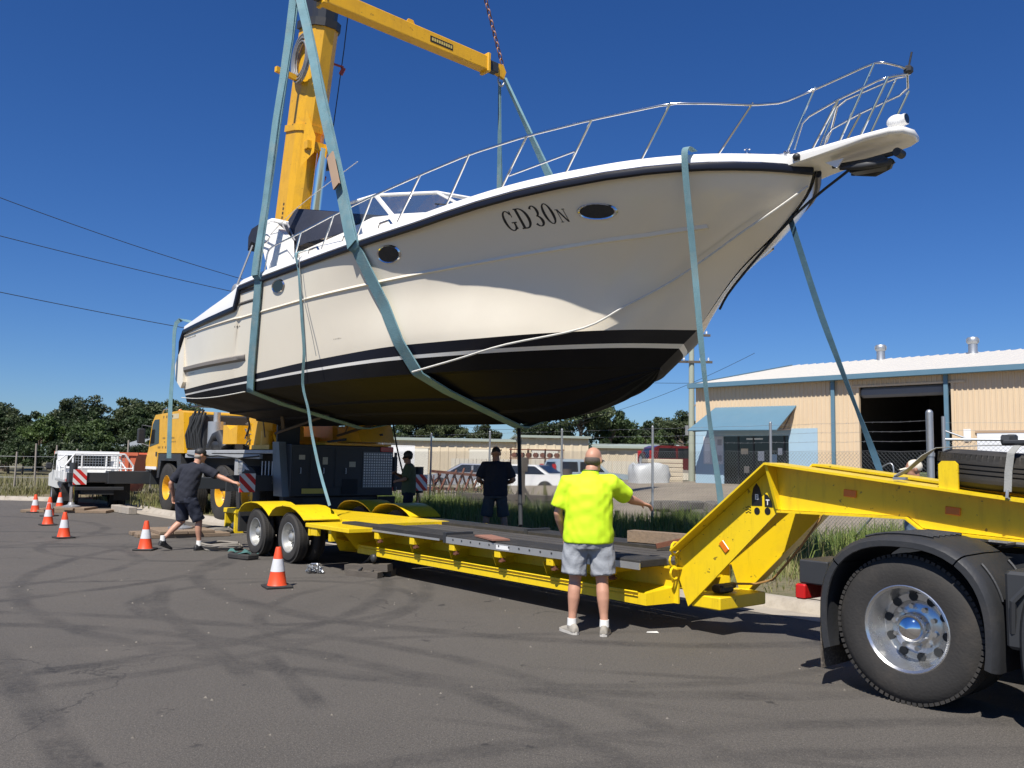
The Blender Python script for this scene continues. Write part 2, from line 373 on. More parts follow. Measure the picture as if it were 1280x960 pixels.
    dv = N.new('ShaderNodeVectorMath'); dv.operation = 'ADD'; nz = N.new('ShaderNodeTexNoise'); nz.inputs['Scale'].default_value = 1.6; nz.inputs['Detail'].default_value = 6; L.new(co, nz.inputs['Vector']); L.new(co, dv.inputs[0]); L.new(nz.outputs['Color'], dv.inputs[1]); L.new(dv.outputs[0], vo.inputs['Vector'])
    crack = math('MULTIPLY', mrange(vo.outputs['Distance'], .0015, .0045, 1, 0), mrange(noise(.4, 2), .5, .56, 0, .55))
    c = mixc(crack, c, (.018, .017, .016))
    dust = mrange(noise(.5, 6, .7), .55, .8, 0, .35)
    c = mixc(dust, c, (.15, .13, .11))
    L.new(c, b.inputs["Base Color"])
    L.new(mrange(mid, .3, .7, .78, .95), b.inputs["Roughness"])
    bp = N.new("ShaderNodeBump"); bp.inputs["Strength"].default_value = .55; bp.inputs["Distance"].default_value = .012
    L.new(math('ADD', fine, math('MULTIPLY', mid, .8)), bp.inputs["Height"]); L.new(bp.outputs[0], b.inputs["Normal"])
    return m

def soil(name, c1, c2, c3, sc=1.0):
    m = bpy.data.materials.new(name); m.use_nodes = True
    N = m.node_tree.nodes; L = m.node_tree.links; b = N["Principled BSDF"]; b.inputs["Roughness"].default_value = .95
    tc = N.new("ShaderNodeTexCoord")
    n1 = N.new("ShaderNodeTexNoise"); n1.inputs["Scale"].default_value = .5 * sc; n1.inputs["Detail"].default_value = 7; L.new(tc.outputs["Object"], n1.inputs["Vector"])
    n2 = N.new("ShaderNodeTexNoise"); n2.inputs["Scale"].default_value = 9 * sc; n2.inputs["Detail"].default_value = 8; L.new(tc.outputs["Object"], n2.inputs["Vector"])
    r1 = N.new("ShaderNodeValToRGB"); r1.color_ramp.elements[0].position = .35; r1.color_ramp.elements[1].position = .65
    r1.color_ramp.elements[0].color = (*c1, 1); r1.color_ramp.elements[1].color = (*c2, 1); L.new(n1.outputs[0], r1.inputs[0])
    mx = N.new("ShaderNodeMix"); mx.data_type = 'RGBA'; mx.inputs["B"].default_value = (*c3, 1)
    mr = N.new("ShaderNodeMapRange"); mr.inputs[1].default_value = .45; mr.inputs[2].default_value = .7; mr.inputs[4].default_value = .7
    L.new(n2.outputs[0], mr.inputs[0]); L.new(mr.outputs[0], mx.inputs["Factor"]); L.new(r1.outputs[0], mx.inputs["A"]); L.new(mx.outputs["Result"], b.inputs["Base Color"])
    bp = N.new("ShaderNodeBump"); bp.inputs["Strength"].default_value = .6; bp.inputs["Distance"].default_value = .04; L.new(n2.outputs[0], bp.inputs["Height"]); L.new(bp.outputs[0], b.inputs["Normal"])
    return m

# kerb line: straight along the trailer, then swinging away to the left
KERB = [Vector((26, -15.45)), Vector((14.6, -2.8)), Vector((3.1, 9.95)), Vector((-3.6, 17.4)), Vector((-10.0, 24.5)), Vector((-11.6, 27.3)), Vector((-13.8, 29.6)), Vector((-17.5, 30.6)), Vector((-26, 31.0)), Vector((-70, 32.5))]
def kerb_samples(step=.6):
    out = []
    n = len(KERB)
    for i in range(n - 1):
        p0 = KERB[max(i - 1, 0)]; p1 = KERB[i]; p2 = KERB[i + 1]; p3 = KERB[min(i + 2, n - 1)]
        k = max(2, int((p2 - p1).length / step))
        straight = i in (0, 1, 2, 3, 8)
        for j in range(k):
            t = j / k
            if straight: q = p1.lerp(p2, t)
            else: q = .5 * ((2 * p1) + (p2 - p0) * t + (2 * p0 - 5 * p1 + 4 * p2 - p3) * t * t + (3 * p1 - p0 - 3 * p2 + p3) * t ** 3)
            out.append(q)
    out.append(KERB[-1]); return out
KS = kerb_samples()
KN = []
for i in range(len(KS)):
    d = (KS[min(i + 1, len(KS) - 1)] - KS[max(i - 1, 0)]).normalized()
    KN.append(Vector((d.y, -d.x)))         # points away from the road
def smooth(a, b, x):
    t = min(1, max(0, (x - a) / (b - a))); return t * t * (3 - 2 * t)
def vz(x, y):
    """height of the verge and yard beyond the kerb"""
    v = (x - 3.1) * .743 + (y - 9.95) * .669
    s = (x - 3.1) * -.669 + (y - 9.95) * .743
    return .12 + .05 * smooth(0, 5, v) + .65 * smooth(10, 23, v) * (1 - .75 * smooth(24, 34, s))

g = MB(); g.grid([[(x, y, -0.35) for x in (-900, -80, 80, 900)] for y in (-300, -40, 60, 1500)])
ground = struct(g.build('ground', soil('far_ground', (.10, .10, .045), (.16, .14, .075), (.07, .085, .03), .3)))
rd = MB()
road_in = [(p.x, p.y) for p in KS]
rows = [[(p.x, p.y, 0.0) for p in KS], [(p.x - n.x * 14, p.y - n.y * 14, 0.0) for p, n in zip(KS, KN)]]
rd.add([(p[0], p[1], 0) for p in road_in] + [(-70, -40, 0), (26, -40, 0)], [tuple(range(len(road_in) + 2))])
road = struct(rd.build('road', asphalt()))
# concrete kerb and gutter
prof = [(-.42, .004), (-.05, -.004 + .012), (0, .075), (.05, .118), (.16, .13), (.2, .12), (.2, -.1)]
kb = MB(); kb.grid([[(p.x + n.x * a, p.y + n.y * a, z) for a, z in prof] for p, n in zip(KS, KN)])
kerb = struct(kb.build('kerb', concrete, smooth=True, ang=50))
vg = MB()
offs = [.15, .6, 1.2, 2, 3, 4, 5, 6, 8, 10, 12, 15, 18, 21, 24, 30, 45, 70, 110]
rows = []
for p, n in zip(KS, KN):
    row = []
    for a in offs:
        x = p.x + n.x * a; y = p.y + n.y * a
        row.append((x, y, vz(x, y) - (.01 if a < .2 else 0) + (R.uniform(-.02, .02) if .5 < a < 12 else 0)))
    rows.append(row)
vg.grid(rows)
verge = struct(vg.build('verge', soil('verge_soil', (.11, .10, .05), (.19, .155, .095), (.07, .085, .03)), smooth=True))
# concrete driveway crossing beside the truck
def kp(s, v, dz=0):       # point in kerb coordinates (s along the kerb to the upper left, v away from the road)
    x = 3.1 - .669 * s + .743 * v; y = 9.95 + .743 * s + .669 * v
    return (x, y, vz(x, y) + dz)
dw = MB(); dw.grid([[kp(s, v, .03 - (.02 if v < .3 else 0)) for s in (-7.5, -6, -4, -2.5, -1.2, -.2)] for v in (.22, .8, 1.6, 2.6)])
driveway = struct(dw.build('driveway', concrete))
yd = MB(); yd.grid([[kp(s, v, .025) for s in (-26, -20, -14, -8, -4, 0, 4, 8, 12, 16, 20, 24, 28, 32)] for v in (6.4, 8, 10, 12, 14, 16, 18, 20, 22, 24, 27)])
yard = struct(yd.build('yard', soil('yard_gravel', (.22, .185, .14), (.30, .255, .19), (.17, .14, .105), 1.5)))

# ------------------------------------------------------------------ grass
def grass(name, spots, col1, col2, label):
    """spots: list of (x, y, z, h, w)"""
    n = len(spots); rs = np.random.RandomState(3)
    S = np.array(spots); a = rs.rand(n) * 2 * pi; lean = rs.rand(n) ** 1.5 * .75
    la = rs.rand(n) * 2 * pi
    h = S[:, 3]; wd = S[:, 4]
    dx, dy = np.cos(a) * wd, np.sin(a) * wd
    lx, ly = np.cos(la) * lean * h, np.sin(la) * lean * h
    V = np.zeros((n, 5, 3))
    base = S[:, :3]
    V[:, 0] = base + np.stack([-dx, -dy, 0 * h], 1); V[:, 1] = base + np.stack([dx, dy, 0 * h], 1)
    mid = base + np.stack([lx * .35, ly * .35, h * .6], 1)
    V[:, 2] = mid + np.stack([dx * .7, dy * .7, 0 * h], 1); V[:, 3] = mid - np.stack([dx * .7, dy * .7, 0 * h], 1)
    V[:, 4] = base + np.stack([lx, ly, h * (1 - lean * .35)], 1)
    me = bpy.data.meshes.new(name)
    me.vertices.add(n * 5); me.vertices.foreach_set('co', V.reshape(-1))
    idx = np.arange(n)[:, None] * 5
    q = np.concatenate([idx + np.array([[0, 1, 2, 3]]), idx + np.array([[3, 2, 4]])], 1).reshape(-1)
    me.loops.add(n * 7); me.loops.foreach_set('vertex_index', q)
    ls = (np.arange(n)[:, None] * 7 + np.array([[0, 4]])).reshape(-1)
    me.polygons.add(n * 2); me.polygons.foreach_set('loop_start', ls)
    me.update(calc_edges=True); me.validate()
    ca = me.color_attributes.new('tint', 'FLOAT_COLOR', 'POINT')
    t = np.repeat(rs.rand(n), 5); colr = np.stack([t, t, t, np.ones_like(t)], 1).astype(np.float32); ca.data.foreach_set('color', colr.reshape(-1))
    m = bpy.data.materials.new(name + '_m'); m.use_nodes = True; N = m.node_tree.nodes; L = m.node_tree.links; b = N["Principled BSDF"]; b.inputs["Roughness"].default_value = .65
    at = N.new("ShaderNodeAttribute"); at.attribute_name = 'tint'; mx = N.new("ShaderNodeMix"); mx.data_type = 'RGBA'
    mx.inputs["A"].default_value = (*col1, 1); mx.inputs["B"].default_value = (*col2, 1); L.new(at.outputs["Fac"], mx.inputs["Factor"]); L.new(mx.outputs["Result"], b.inputs["Base Color"])
    b.inputs["Subsurface Weight"].default_value = 0.0
    tr = N.new("ShaderNodeBsdfTranslucent"); L.new(mx.outputs["Result"], tr.inputs[0]); ad = N.new("ShaderNodeMixShader"); ad.inputs[0].default_value = .3
    out = N["Material Output"]; L.new(b.outputs[0], ad.inputs[1]); L.new(tr.outputs[0], ad.inputs[2]); L.new(ad.outputs[0], out.inputs[0])
    me.materials.append(m)
    o = bpy.data.objects.new(name, me); COL.objects.link(o)
    o['kind'] = 'stuff'; o['label'] = label; o['category'] = 'grass'
    return o
rs = np.random.RandomState(11)
def hn(x, y):   # cheap value noise for patchiness
    return .5 + .25 * (sin(x * 1.7 + sin(y * 1.1) * 1.4) + sin(y * 2.3 - x * .9 + 1.7 * sin(x * .6)))
low, tall, dry = [], [], []
while len(low) < 52000:
    s = rs.uniform(-3, 27) ; v = .3 + rs.rand() ** .9 * 7.2
    if s < .2 and v < 2.9 and s > -8: continue
    x, y, z = kp(s, v); k = hn(x, y)
    if rs.rand() > .25 + k: continue
    low.append((x, y, z - .01, rs.uniform(.08, .2) * (.6 + .8 * k), rs.uniform(.005, .011)))
while len(tall) < 30000:
    s = rs.uniform(-3, 26); v = rs.normal(5.0 + .035 * s, .95)
    if v < 1.6 or v > 8.2: continue
    x, y, z = kp(s, v); k = hn(x * 1.3 + 3, y * 1.3)
    if rs.rand() > (k - .12) * 1.3: continue
    tall.append((x, y, z - .01, rs.uniform(.25, .62) * (.5 + .75 * k), rs.uniform(.006, .013)))
while len(dry) < 5200:
    s = rs.uniform(-3, 26); v = rs.uniform(.3, 7.5)
    if s < .2 and v < 2.9: continue
    x, y, z = kp(s, v); dry.append((x, y, z - .01, rs.uniform(.15, .6), rs.uniform(.003, .006)))
# verge on the far left beyond the cul-de-sac and around the crane
far = []
while len(far) < 15000:
    i = rs.randint(0, len(KS)); p = KS[i]; n = KN[i]
    if p.x > -10.2: continue
    a = .4 + rs.rand() ** 1.3 * 14; x = p.x + n.x * a + rs.normal(0, .4); y = p.y + n.y * a + rs.normal(0, .4)
    far.append((x, y, vz(x, y) - .01, rs.uniform(.12, .3) + (.55 * rs.rand() if a > 6 else 0), rs.uniform(.012, .025)))
grass('short_grass', low, (.13, .17, .04), (.36, .34, .13), 'short patchy green grass of the roadside verge')
grass('tall_grass', tall, (.10, .16, .03), (.27, .32, .09), 'tall green grass growing along the chain link fence')
grass('dry_grass', dry, (.26, .21, .10), (.34, .28, .15), 'dry straw coloured stalks scattered through the verge')
grass('far_grass', far, (.10, .11, .03), (.26, .23, .10), 'yellowing grass beyond the turning circle')

# ================================================================== BOAT
KB = 1.35          # hull drawn to a 9.5 m table of offsets, built at 12.8 m
class BoatFr(Fr):
    def w(s, x, y, z): return s.o + (s.X * x + s.Y * y + Vector((0, 0, z))) * KB
BF = BoatFr((2.403, 11.07, -.56), -48)
boat = thing('motor_boat', 'white motor cruiser with dark antifouled bottom hanging in slings above the low loader', 'boat', BF.o, BF.yaw)
boat.scale = (KB, KB, KB)
XS0 = -8.25
SX = [-8.25, -7, -6, -5, -4, -3, -2, -1, 0, .6, 1.0, 1.25]
SHB = [1.80, 1.92, 1.97, 2.0, 2.0, 1.99, 1.92, 1.73, 1.33, .9, .46, .03]
def sheer_hb(x): return itp(x, SX, SHB)
def sheer_z(x):
    a = itp(x, [-8.25, -7, -6], [3.56, 3.60, 3.64]); b = itp(x, [-6, -4, -2.2, -1, 0, .6, 1.25], [3.89, 3.93, 3.97, 4.07, 4.15, 4.19, 4.21])
    t = smooth(-6.06, -5.93, x); return a * (1 - t) + b * t
def boot_hb(x): return itp(x, [-8.3, -7, -5, -3, -2, -1.4, -.9, -.4, 0], [1.73, 1.80, 1.80, 1.69, 1.50, 1.30, 1.02, .58, .0])
def boot_z(x): return itp(x, [-8.3, -5.9, -4.15, -2.7, -1.7, -.96, 0], [2.64, 2.71, 2.78, 2.825, 2.832, 2.858, 2.91])
def chine_hb(x): return itp(x, [-8.3, -6, -4, -3, -2, -1.2, -.7, -.45], [1.68, 1.75, 1.70, 1.58, 1.32, .88, .42, 0.0])
def chine_z(x): return itp(x, [-8.3, -5.9, -2.5, -1.2, -.45], [2.46, 2.50, 2.53, 2.55, 2.575])
def keel_z(x): return itp(x, [-8.3, -5, -2.65, -1.85, -1.14, -.71, -.45], [2.14, 2.10, 2.06, 2.09, 2.24, 2.43, 2.575])
TK, KK = [0, .375, .695, .867, 1], [0, .36, .80, .955, 1]
def flare_dip(t, u):           # the topsides hollow in under the flared bow
    return .225 * smooth(.43, .85, u) * min(1, (1 - u) / .09) * sin(pi * t ** (1.6 - .7 * smooth(.65, .97, u)))
def hull_pt(u, t):
    u = min(1, max(0, u))
    xb = -8.3 + 8.3 * u; xs = XS0 + (1.25 - XS0) * u
    k = itp(t, TK, KK)
    x = xb + (xs - xb) * k
    hb, hs = boot_hb(xb), sheer_hb(xs); zb, zs = boot_z(xb), sheer_z(xs)
    y = hb + (hs - hb) * t ** .98 - flare_dip(t, u)
    return Vector((x, y, zb + (zs - zb) * t))
def hull_xz(x, z):
    u, t = .6, .5
    for _ in range(40):
        xb = -8.3 + 8.3 * u; xs = XS0 + (1.25 - XS0) * u
        t = min(1, max(0, (z - boot_z(xb)) / (sheer_z(xs) - boot_z(xb))))
        p = hull_pt(u, t); u = min(1, max(0, u + (x - p.x) / 9.0))
    return u, t
def hull_surf(x, z, out=0.0):
    """starboard hull point pushed out along its normal"""
    u, t = hull_xz(x, z); p = hull_pt(u, t)
    a = hull_pt(min(1, u + .004), t) - hull_pt(max(0, u - .004), t); b = hull_pt(u, min(1, t + .02)) - hull_pt(u, max(0, t - .02))
    n = b.cross(a); n.normalize()
    if n.y < 0: n = -n
    p = p + n * out
    return Vector((p.x, -p.y, p.z)), Vector((n.x, -n.y, n.z))
NU = 110
US = [1 - (1 - i / NU) ** 1.25 for i in range(NU + 1)]
def usx(x): return (x + 8.25) / 9.5
US = sorted(set(US + [usx(-6.06), usx(-6.03), usx(-6.0), usx(-5.97), usx(-5.93)]))
TS = [i / 22 for i in range(23)]
def both(name, rowsf, m, smooth_=True, ang=35):
    mb = MB()
    rows = rowsf()
    mb.grid([[(p[0], -p[1], p[2]) for p in r_] for r_ in rows])
    mb.grid([[(p[0], p[1], p[2]) for p in r_] for r_ in rows])
    return mb.build(name, m, boat, smooth=smooth_, ang=ang, fix=False)
def flipfix(o):
    import bmesh
    bm = bmesh.new(); bm.from_mesh(o.data); bmesh.ops.remove_doubles(bm, verts=bm.verts, dist=.0015); bmesh.ops.recalc_face_normals(bm, faces=bm.faces); bm.to_mesh(o.data); bm.free(); return o
hull = flipfix(both('hull', lambda: [[hull_pt(u, t) for t in TS] for u in US], gel))
def strip(f0, f1):            # band between boot top and chine, fractions measured down from the boot top
    def rows():
        out = []
        for u in US:
            xb = -8.3 + 8.3 * u; xc = -8.3 + 7.85 * u
            b = Vector((xb, boot_hb(xb), boot_z(xb))); c = Vector((xc, chine_hb(xc), chine_z(xc)))
            out.append([b.lerp(c, f0), b.lerp(c, (f0 + f1) / 2), b.lerp(c, f1)])
        return out
    return rows
both('boot_stripe', strip(0, .36), navy)
both('pinstripe', strip(.36, .48), gelw)
both('upper_bottom', strip(.48, 1.0), antif)
def bottom_rows():
    out = []
    for u in US:
        x = -8.3 + 7.85 * u; c = Vector((x, chine_hb(x), chine_z(x))); k = Vector((x, 0, keel_z(x)))
        row = [c, Vector((x, c.y - .10 * min(1, c.y), c.z - .012))]
        for f in (.12, .25, .375, .38, .5, .66, .67, .83, .94, 1):
            p = row[1].lerp(k, f); bul = .05 * sin(pi * f) * min(1, c.y / 1.2)
            p.z -= bul * smooth(.5, .9, u)
            if f in (.38, .67): p.z -= .028 * min(1, c.y / .6)
            row.append(p)
        out.append(row)
    return out
both('bottom', bottom_rows, antif, ang=12)
# small keel bar and transom
tr = MB()
st = [hull_pt(0, t) for t in reversed(TS)] + [Vector((-8.3, boot_hb(-8.3), boot_z(-8.3))).lerp(Vector((-8.3, 1.68, 2.46)), f) for f in (.5, 1)] + [Vector((-8.3, 0, 2.14))]
ring = [(p.x - .02 * 0, -p.y, p.z) for p in st] + [(p.x, p.y, p.z) for p in reversed(st[:-1])]
tr.add(ring, [tuple(range(len(ring)))])
tr.build('transom', gel, boat)
# swim platform and transom moulding
sp = MB(); sp.prism([(-8.3, 1.62), (-8.3, -1.62), (-8.85, -1.5), (-9.0, -1.25), (-9.0, 1.25), (-8.85, 1.5)], 'z', 2.72, 2.86)
sp.build('swim_platform', gelw, boat, smooth=True)
# ---- rub rail (black), white deck moulding above it
def along(xs, out, dz, r):
    pts = []
    for x in xs:
        u = usx(x); p = hull_pt(u, 1); pts.append((p.x, -(p.y + out), p.z + dz))
    return pts
XR = [-8.22, -7.6, -7, -6.5, -6.1, -6.06, -6.0, -5.93, -5.88, -5.5, -5, -4.5, -4, -3.5, -3, -2.5, -2, -1.6, -1.2, -.8, -.4, 0, .3, .5, .7, .85, 1.0, 1.1, 1.18, 1.24]
rr = MB()
for sgn in (1, -1):
    pts = [(p[0], p[1] * sgn, p[2]) for p in along(XR, .004, -.035, 0)]
    rr.tube(pts, [(.030, .042)] * len(pts), 8, up=(0, 0, 1), rights=(0, -1, 0.001))
pts = [(-8.22, -1.80, 3.53), (-8.33, -1.80, 3.38), (-8.46, -1.75, 3.16), (-8.52, -1.7, 3.06)]
for sgn in (1, -1): rr.tube([(p[0], p[1] * sgn, p[2]) for p in pts], .04, 8)
rr.build('rub_rail', navy, boat, smooth=True)
sr = MB()
for sgn in (1, -1):
    sr.tube([(p[0], p[1] * sgn, p[2]) for p in along([x for x in XR if x > -5.9], .03, -.012, 0)], .009, 6)
sr.build('rub_strip', steel, boat, smooth=True)
def deck_rows():
    out = []
    for x in [-5.95 + .06 * i for i in range(0, 121)]:
        if x > 1.245: break
        p = hull_pt(usx(x), 1); h = p.y
        e = [(p.x, h + .012, p.z - .002), (p.x, h + .012, p.z + .03), (p.x - .01, max(0, h - .03), p.z + .085), (p.x - .02, max(0, h - .10), p.z + .105), (p.x - .03, max(0, h * .5), p.z + .14), (p.x - .03, 0, p.z + .15)]
        out.append([Vector(q) for q in e])
    return out
flipfix(both('deck', deck_rows, gelw, ang=50))
# aft cockpit coaming (white, above the lower rub rail)
def coam_rows():
    out = []
    for x in [-8.22 + .12 * i for i in range(20)]:
        if x > -5.9: x = -5.9
        p = hull_pt(usx(x), 1); zt = itp(x, [-8.22, -7.75, -7.35, -6.3, -5.9], [3.64, 3.68, 3.72, 3.86, 3.98]) + .02
        zt = max(zt, p.z + .03)
        out.append([Vector((x, p.y + .012, p.z)), Vector((x, p.y + .005, (p.z + zt) / 2)), Vector((x, p.y - .05, zt)), Vector((x, p.y - .30, zt + .012)), Vector((x, p.y - .32, 3.2))])
    return out
flipfix(both('cockpit_coaming', coam_rows, gelw, ang=45))
ck = MB(); ck.box(-8.15, -5.5, -1.5, 1.5, 3.05, 3.12); ck.box(-8.2, -8.12, -1.5, 1.5, 3.1, 3.55)
ck.build('cockpit_floor', gelw, boat)
for sgn in (1, -1):      # transom quarter wings, raking aft
    qw = MB(); qw.prism([(-8.24, 3.60), (-8.55, 3.02), (-8.50, 2.80), (-8.28, 2.66), (-8.2, 2.75)], 'y', sgn * 1.70, sgn * 1.795)
    qw.build('quarter_moulding', gel, boat, smooth=True)
# ---- knuckle line and lower strake
kn = MB()
KX = [-8.2 + .15 * i for i in range(62)]
for sgn in (1, -1):
    rows = []
    for x in KX:
        if x > .55: break
        z = itp(x, [-8.3, -5.85, -3.4, -2.2, -1, -.1, .5, .8], [3.46, 3.47, 3.50, 3.53, 3.59, 3.66, 3.72, 3.76])
        a, n = hull_surf(x, z + .022, 0.001); b, _ = hull_surf(x, z + .002, .017); c, _ = hull_surf(x, z - .014, 0.0)
        rows.append([Vector((p.x, p.y * sgn, p.z)) for p in (a, b, c)])
    kn.grid(rows)
kn.build('knuckle_strake', gel, boat, smooth=True, ang=30)
fx = MB()
rows = []
for x in [-8.25 + .1 * i for i in range(24)]:
    e = min(1, (x + 8.3) / .1, (-5.93 - x) / .15)
    a, n = hull_surf(x, 2.99, .001); b, _ = hull_surf(x, 2.975, .05 * max(.2, e)); c, _ = hull_surf(x, 2.93, .05 * max(.2, e)); d, _ = hull_surf(x, 2.90, .001); rows.append([a, b, c, d])
fx.grid(rows); fx.build('quarter_fender', mat('fender_grey', (.22, .20, .18), .7), boat, smooth=True)
fx = MB(); fx.grid([[Vector((p.x, -p.y, p.z)) for p in r_] for r_ in rows]); fx.build('quarter_fender', MATS['fender_grey'], boat, smooth=True)
# ---- port holes
def porthole(x, z, rx, rz):
    rim = MB(); gl = MB(); n = 20; ra, rb, rc = [], [], []
    for i in range(n):
        t = 2 * pi * i / n
        ra.append(hull_surf(x + rx * 1.18 * cos(t), z + rz * 1.18 * sin(t), .004)[0]); rb.append(hull_surf(x + rx * 1.08 * cos(t), z + rz * 1.1 * sin(t), .018)[0]); rc.append(hull_surf(x + rx * cos(t), z + rz * sin(t), .010)[0])
    rim.grid([ra + ra[:1], rb + rb[:1], rc + rc[:1]])
    r_ = rim.build('porthole', steel, boat, smooth=True)
    cc = hull_surf(x, z, .009)[0]
    gl.add(rc + [cc], [(i, (i + 1) % n, n) for i in range(n)])
    gl.build('pane', glassd, r_, smooth=True)
porthole(-.22, 3.875, .14, .052); porthole(-2.56, 3.765, .15, .075); porthole(-4.82, 3.73, .14, .07)
# ---- vents and exhaust louvres aft
vt = MB()
for z in (3.80, 3.655):
    rows = [[hull_surf(x, z + .018, .004)[0], hull_surf(x, z, .012)[0], hull_surf(x, z - .018, .004)[0]] for x in [-6.05 + .095 * i for i in range(9)]]
    vt.grid(rows)
vt.build('side_vent', mat('vent_dark', (.10, .09, .08), .6), boat)
sc = MB()
for x, z in ((-4.22, 4.02), (-3.45, 4.14), (-2.75, 3.96)):
    sc = MB(); u = usx(x); p = hull_pt(u, 1); sc.tube([(x, -p.y + .1, p.z + .1), (x + .05, -p.y + .09, p.z + .16), (x + .22, -p.y + .09, p.z + .16), (x + .27, -p.y + .1, p.z + .1)], .014, 6)
    sc.build('cleat', steel, boat, smooth=True)
# ---- registration letters on the bow: GD30N in a serif face
def glyphs():
    G = {}
    def ring(cx, cy, rx, ry, th, tn, a0, a1, n=26):
        out = []
        for i in range(n):
            q = []
            for t in (a0 + (a1 - a0) * i / n, a0 + (a1 - a0) * (i + 1) / n):
                k = abs(cos(t)); w_ = tn + (th - tn) * k
                q.append(((cx + rx * cos(t), cy + ry * sin(t)), (cx + (rx - w_) * cos(t), cy + (ry - w_ * .7) * sin(t))))
            out.append([q[0][0], q[1][0], q[1][1], q[0][1]])
        return out
    def rc(x0, x1, y0, y1): return [[(x0, y0), (x1, y0), (x1, y1), (x0, y1)]]
    G['G'] = (ring(.37, .5, .36, .5, .16, .06, radians(42), radians(318)) + rc(.54, .66, .08, .40) + rc(.44, .76, .38, .43) + rc(.60, .655, .66, .96), .84)
    G['D'] = (rc(.08, .24, 0, 1) + rc(.0, .34, 0, .06) + rc(.02, .32, .95, 1) + ring(.30, .5, .45, .5, .17, .06, radians(-90), radians(90)) , .84)
    G['3'] = (ring(.26, .73, .26, .27, .15, .06, radians(-90), radians(150)) + ring(.26, .25, .30, .27, .16, .06, radians(-150), radians(90)), .64)
    G['0'] = (ring(.30, .5, .30, .5, .15, .055, 0, 2 * pi, 36), .66)
    G['N'] = (rc(.12, .18, 0, 1) + rc(.70, .76, 0, 1) + [[(.10, 1), (.26, 1), (.78, 0), (.62, 0)]] + rc(.02, .28, 0, .05) + rc(.0, .2, .95, 1) + rc(.60, .88, .95, 1), .92)
    return G
GL = glyphs(); cx = 0
x0, z0, sc_ = -1.07, 3.79, .162
for ch, k in (('G', 1), ('D', 1), ('3', 1), ('0', 1), ('N', .62)):
    polys, adv = GL[ch]; rg = MB()
    for q in polys:
        rows = []
        for i in range(5):
            a = i / 4; p0 = Vector(q[0]).lerp(Vector(q[3]), a); p1 = Vector(q[1]).lerp(Vector(q[2]), a)
            rows.append([hull_surf(x0 + (cx + (p0.lerp(p1, b).x) * k) * sc_ * .98, z0 + p0.lerp(p1, b).y * k * sc_ + .008 * cx, .0018)[0] for b in (0, .5, 1)])
        rg.grid(rows)
    cx += adv * k + .06
    rg.build('registration_letter', mat('letter_black', (.015, .015, .017), .4), boat)
mk = MB()   # faint maker's script aft and small caution lettering
for xx, zz, n, s_ in ((-8.1, 3.40, 9, .03), (-8.0, 2.86, 7, .018), (-3.75, 2.98, 6, .016), (-6.15, 3.36, 3, .03)):
    for i in range(n):
        x = xx + i * s_ * 1.7; q = [hull_surf(x, zz, .003)[0], hull_surf(x + s_ * R.uniform(.6, 1.1), zz + .004, .003)[0], hull_surf(x + s_ * R.uniform(.5, 1), zz + s_ * R.uniform(.5, 1.0), .003)[0], hull_surf(x, zz + s_ * .25, .003)[0]]
        mk.add(q, [(0, 1, 2, 3)])
mk.build('small_lettering', mat('letter_grey', (.12, .11, .10), .5), boat)
# ---- superstructure: cabin trunk, windscreen, canvas, radar arch
ct = MB()
cab = [(-5.3, 1.50, 4.34), (-4.6, 1.52, 4.36), (-4.0, 1.50, 4.40), (-3.6, 1.46, 4.47), (-3.2, 1.40, 4.43), (-2.6, 1.28, 4.36), (-1.8, 1.05, 4.29), (-1.0, .75, 4.24), (-.5, .40, 4.22)]
rows = []
for x, y, z in cab:
    zd = sheer_z(x) + .08
    rows.append([(x, -y - .10, zd), (x, -y - .03, z - .05), (x, -y + .05, z), (x, -y * .5, z + .05), (x, 0, z + .07), (x, y * .5, z + .05), (x, y - .05, z), (x, y + .03, z - .05), (x, y + .10, zd)])
ct.grid(rows); ct.build('cabin_trunk', gelw, boat, smooth=True, ang=60)
# windscreen: swept frame with panes
wb = [(-5.1, -1.45, 4.36), (-4.2, -1.44, 4.42), (-3.30, -1.34, 4.44), (-2.55, -.75, 4.46), (-2.35, 0, 4.47)]
wt = [(-5.05, -1.32, 4.74), (-4.45, -1.31, 4.82), (-3.82, -1.24, 4.82), (-3.30, -.70, 4.86), (-3.15, 0, 4.87)]
wbp = wb + [(x, -y, z) for x, y, z in reversed(wb[:-1])]; wtp = wt + [(x, -y, z) for x, y, z in reversed(wt[:-1])]
for i in range(len(wbp) - 1):
    if i in (0, 7): continue
    pn = MB(); pn.add([wbp[i], wbp[i + 1], wtp[i + 1], wtp[i]], [(0, 1, 2, 3)]); pn.build('windscreen_pane', winglass, boat)
wf = MB()
wf.tube(wtp[1:-1], .024, 8); wf.tube(wbp[1:-1], .018, 8)
for i in range(1, len(wbp) - 1): wf.bar(wbp[i], wtp[i], .05 if i in (2, 6) else .03, .03)
wf.build('windscreen_frame', gelw, boat, smooth=True)
wp = MB(); wp.tube([(-2.95, -.55, 4.52), (-3.18, -.62, 4.70), (-3.0, -.95, 4.60)], .010, 5); wp.box(-3.02, -2.92, -.6, -.5, 4.49, 4.55, .02); wp.build('wiper', blackp, boat)
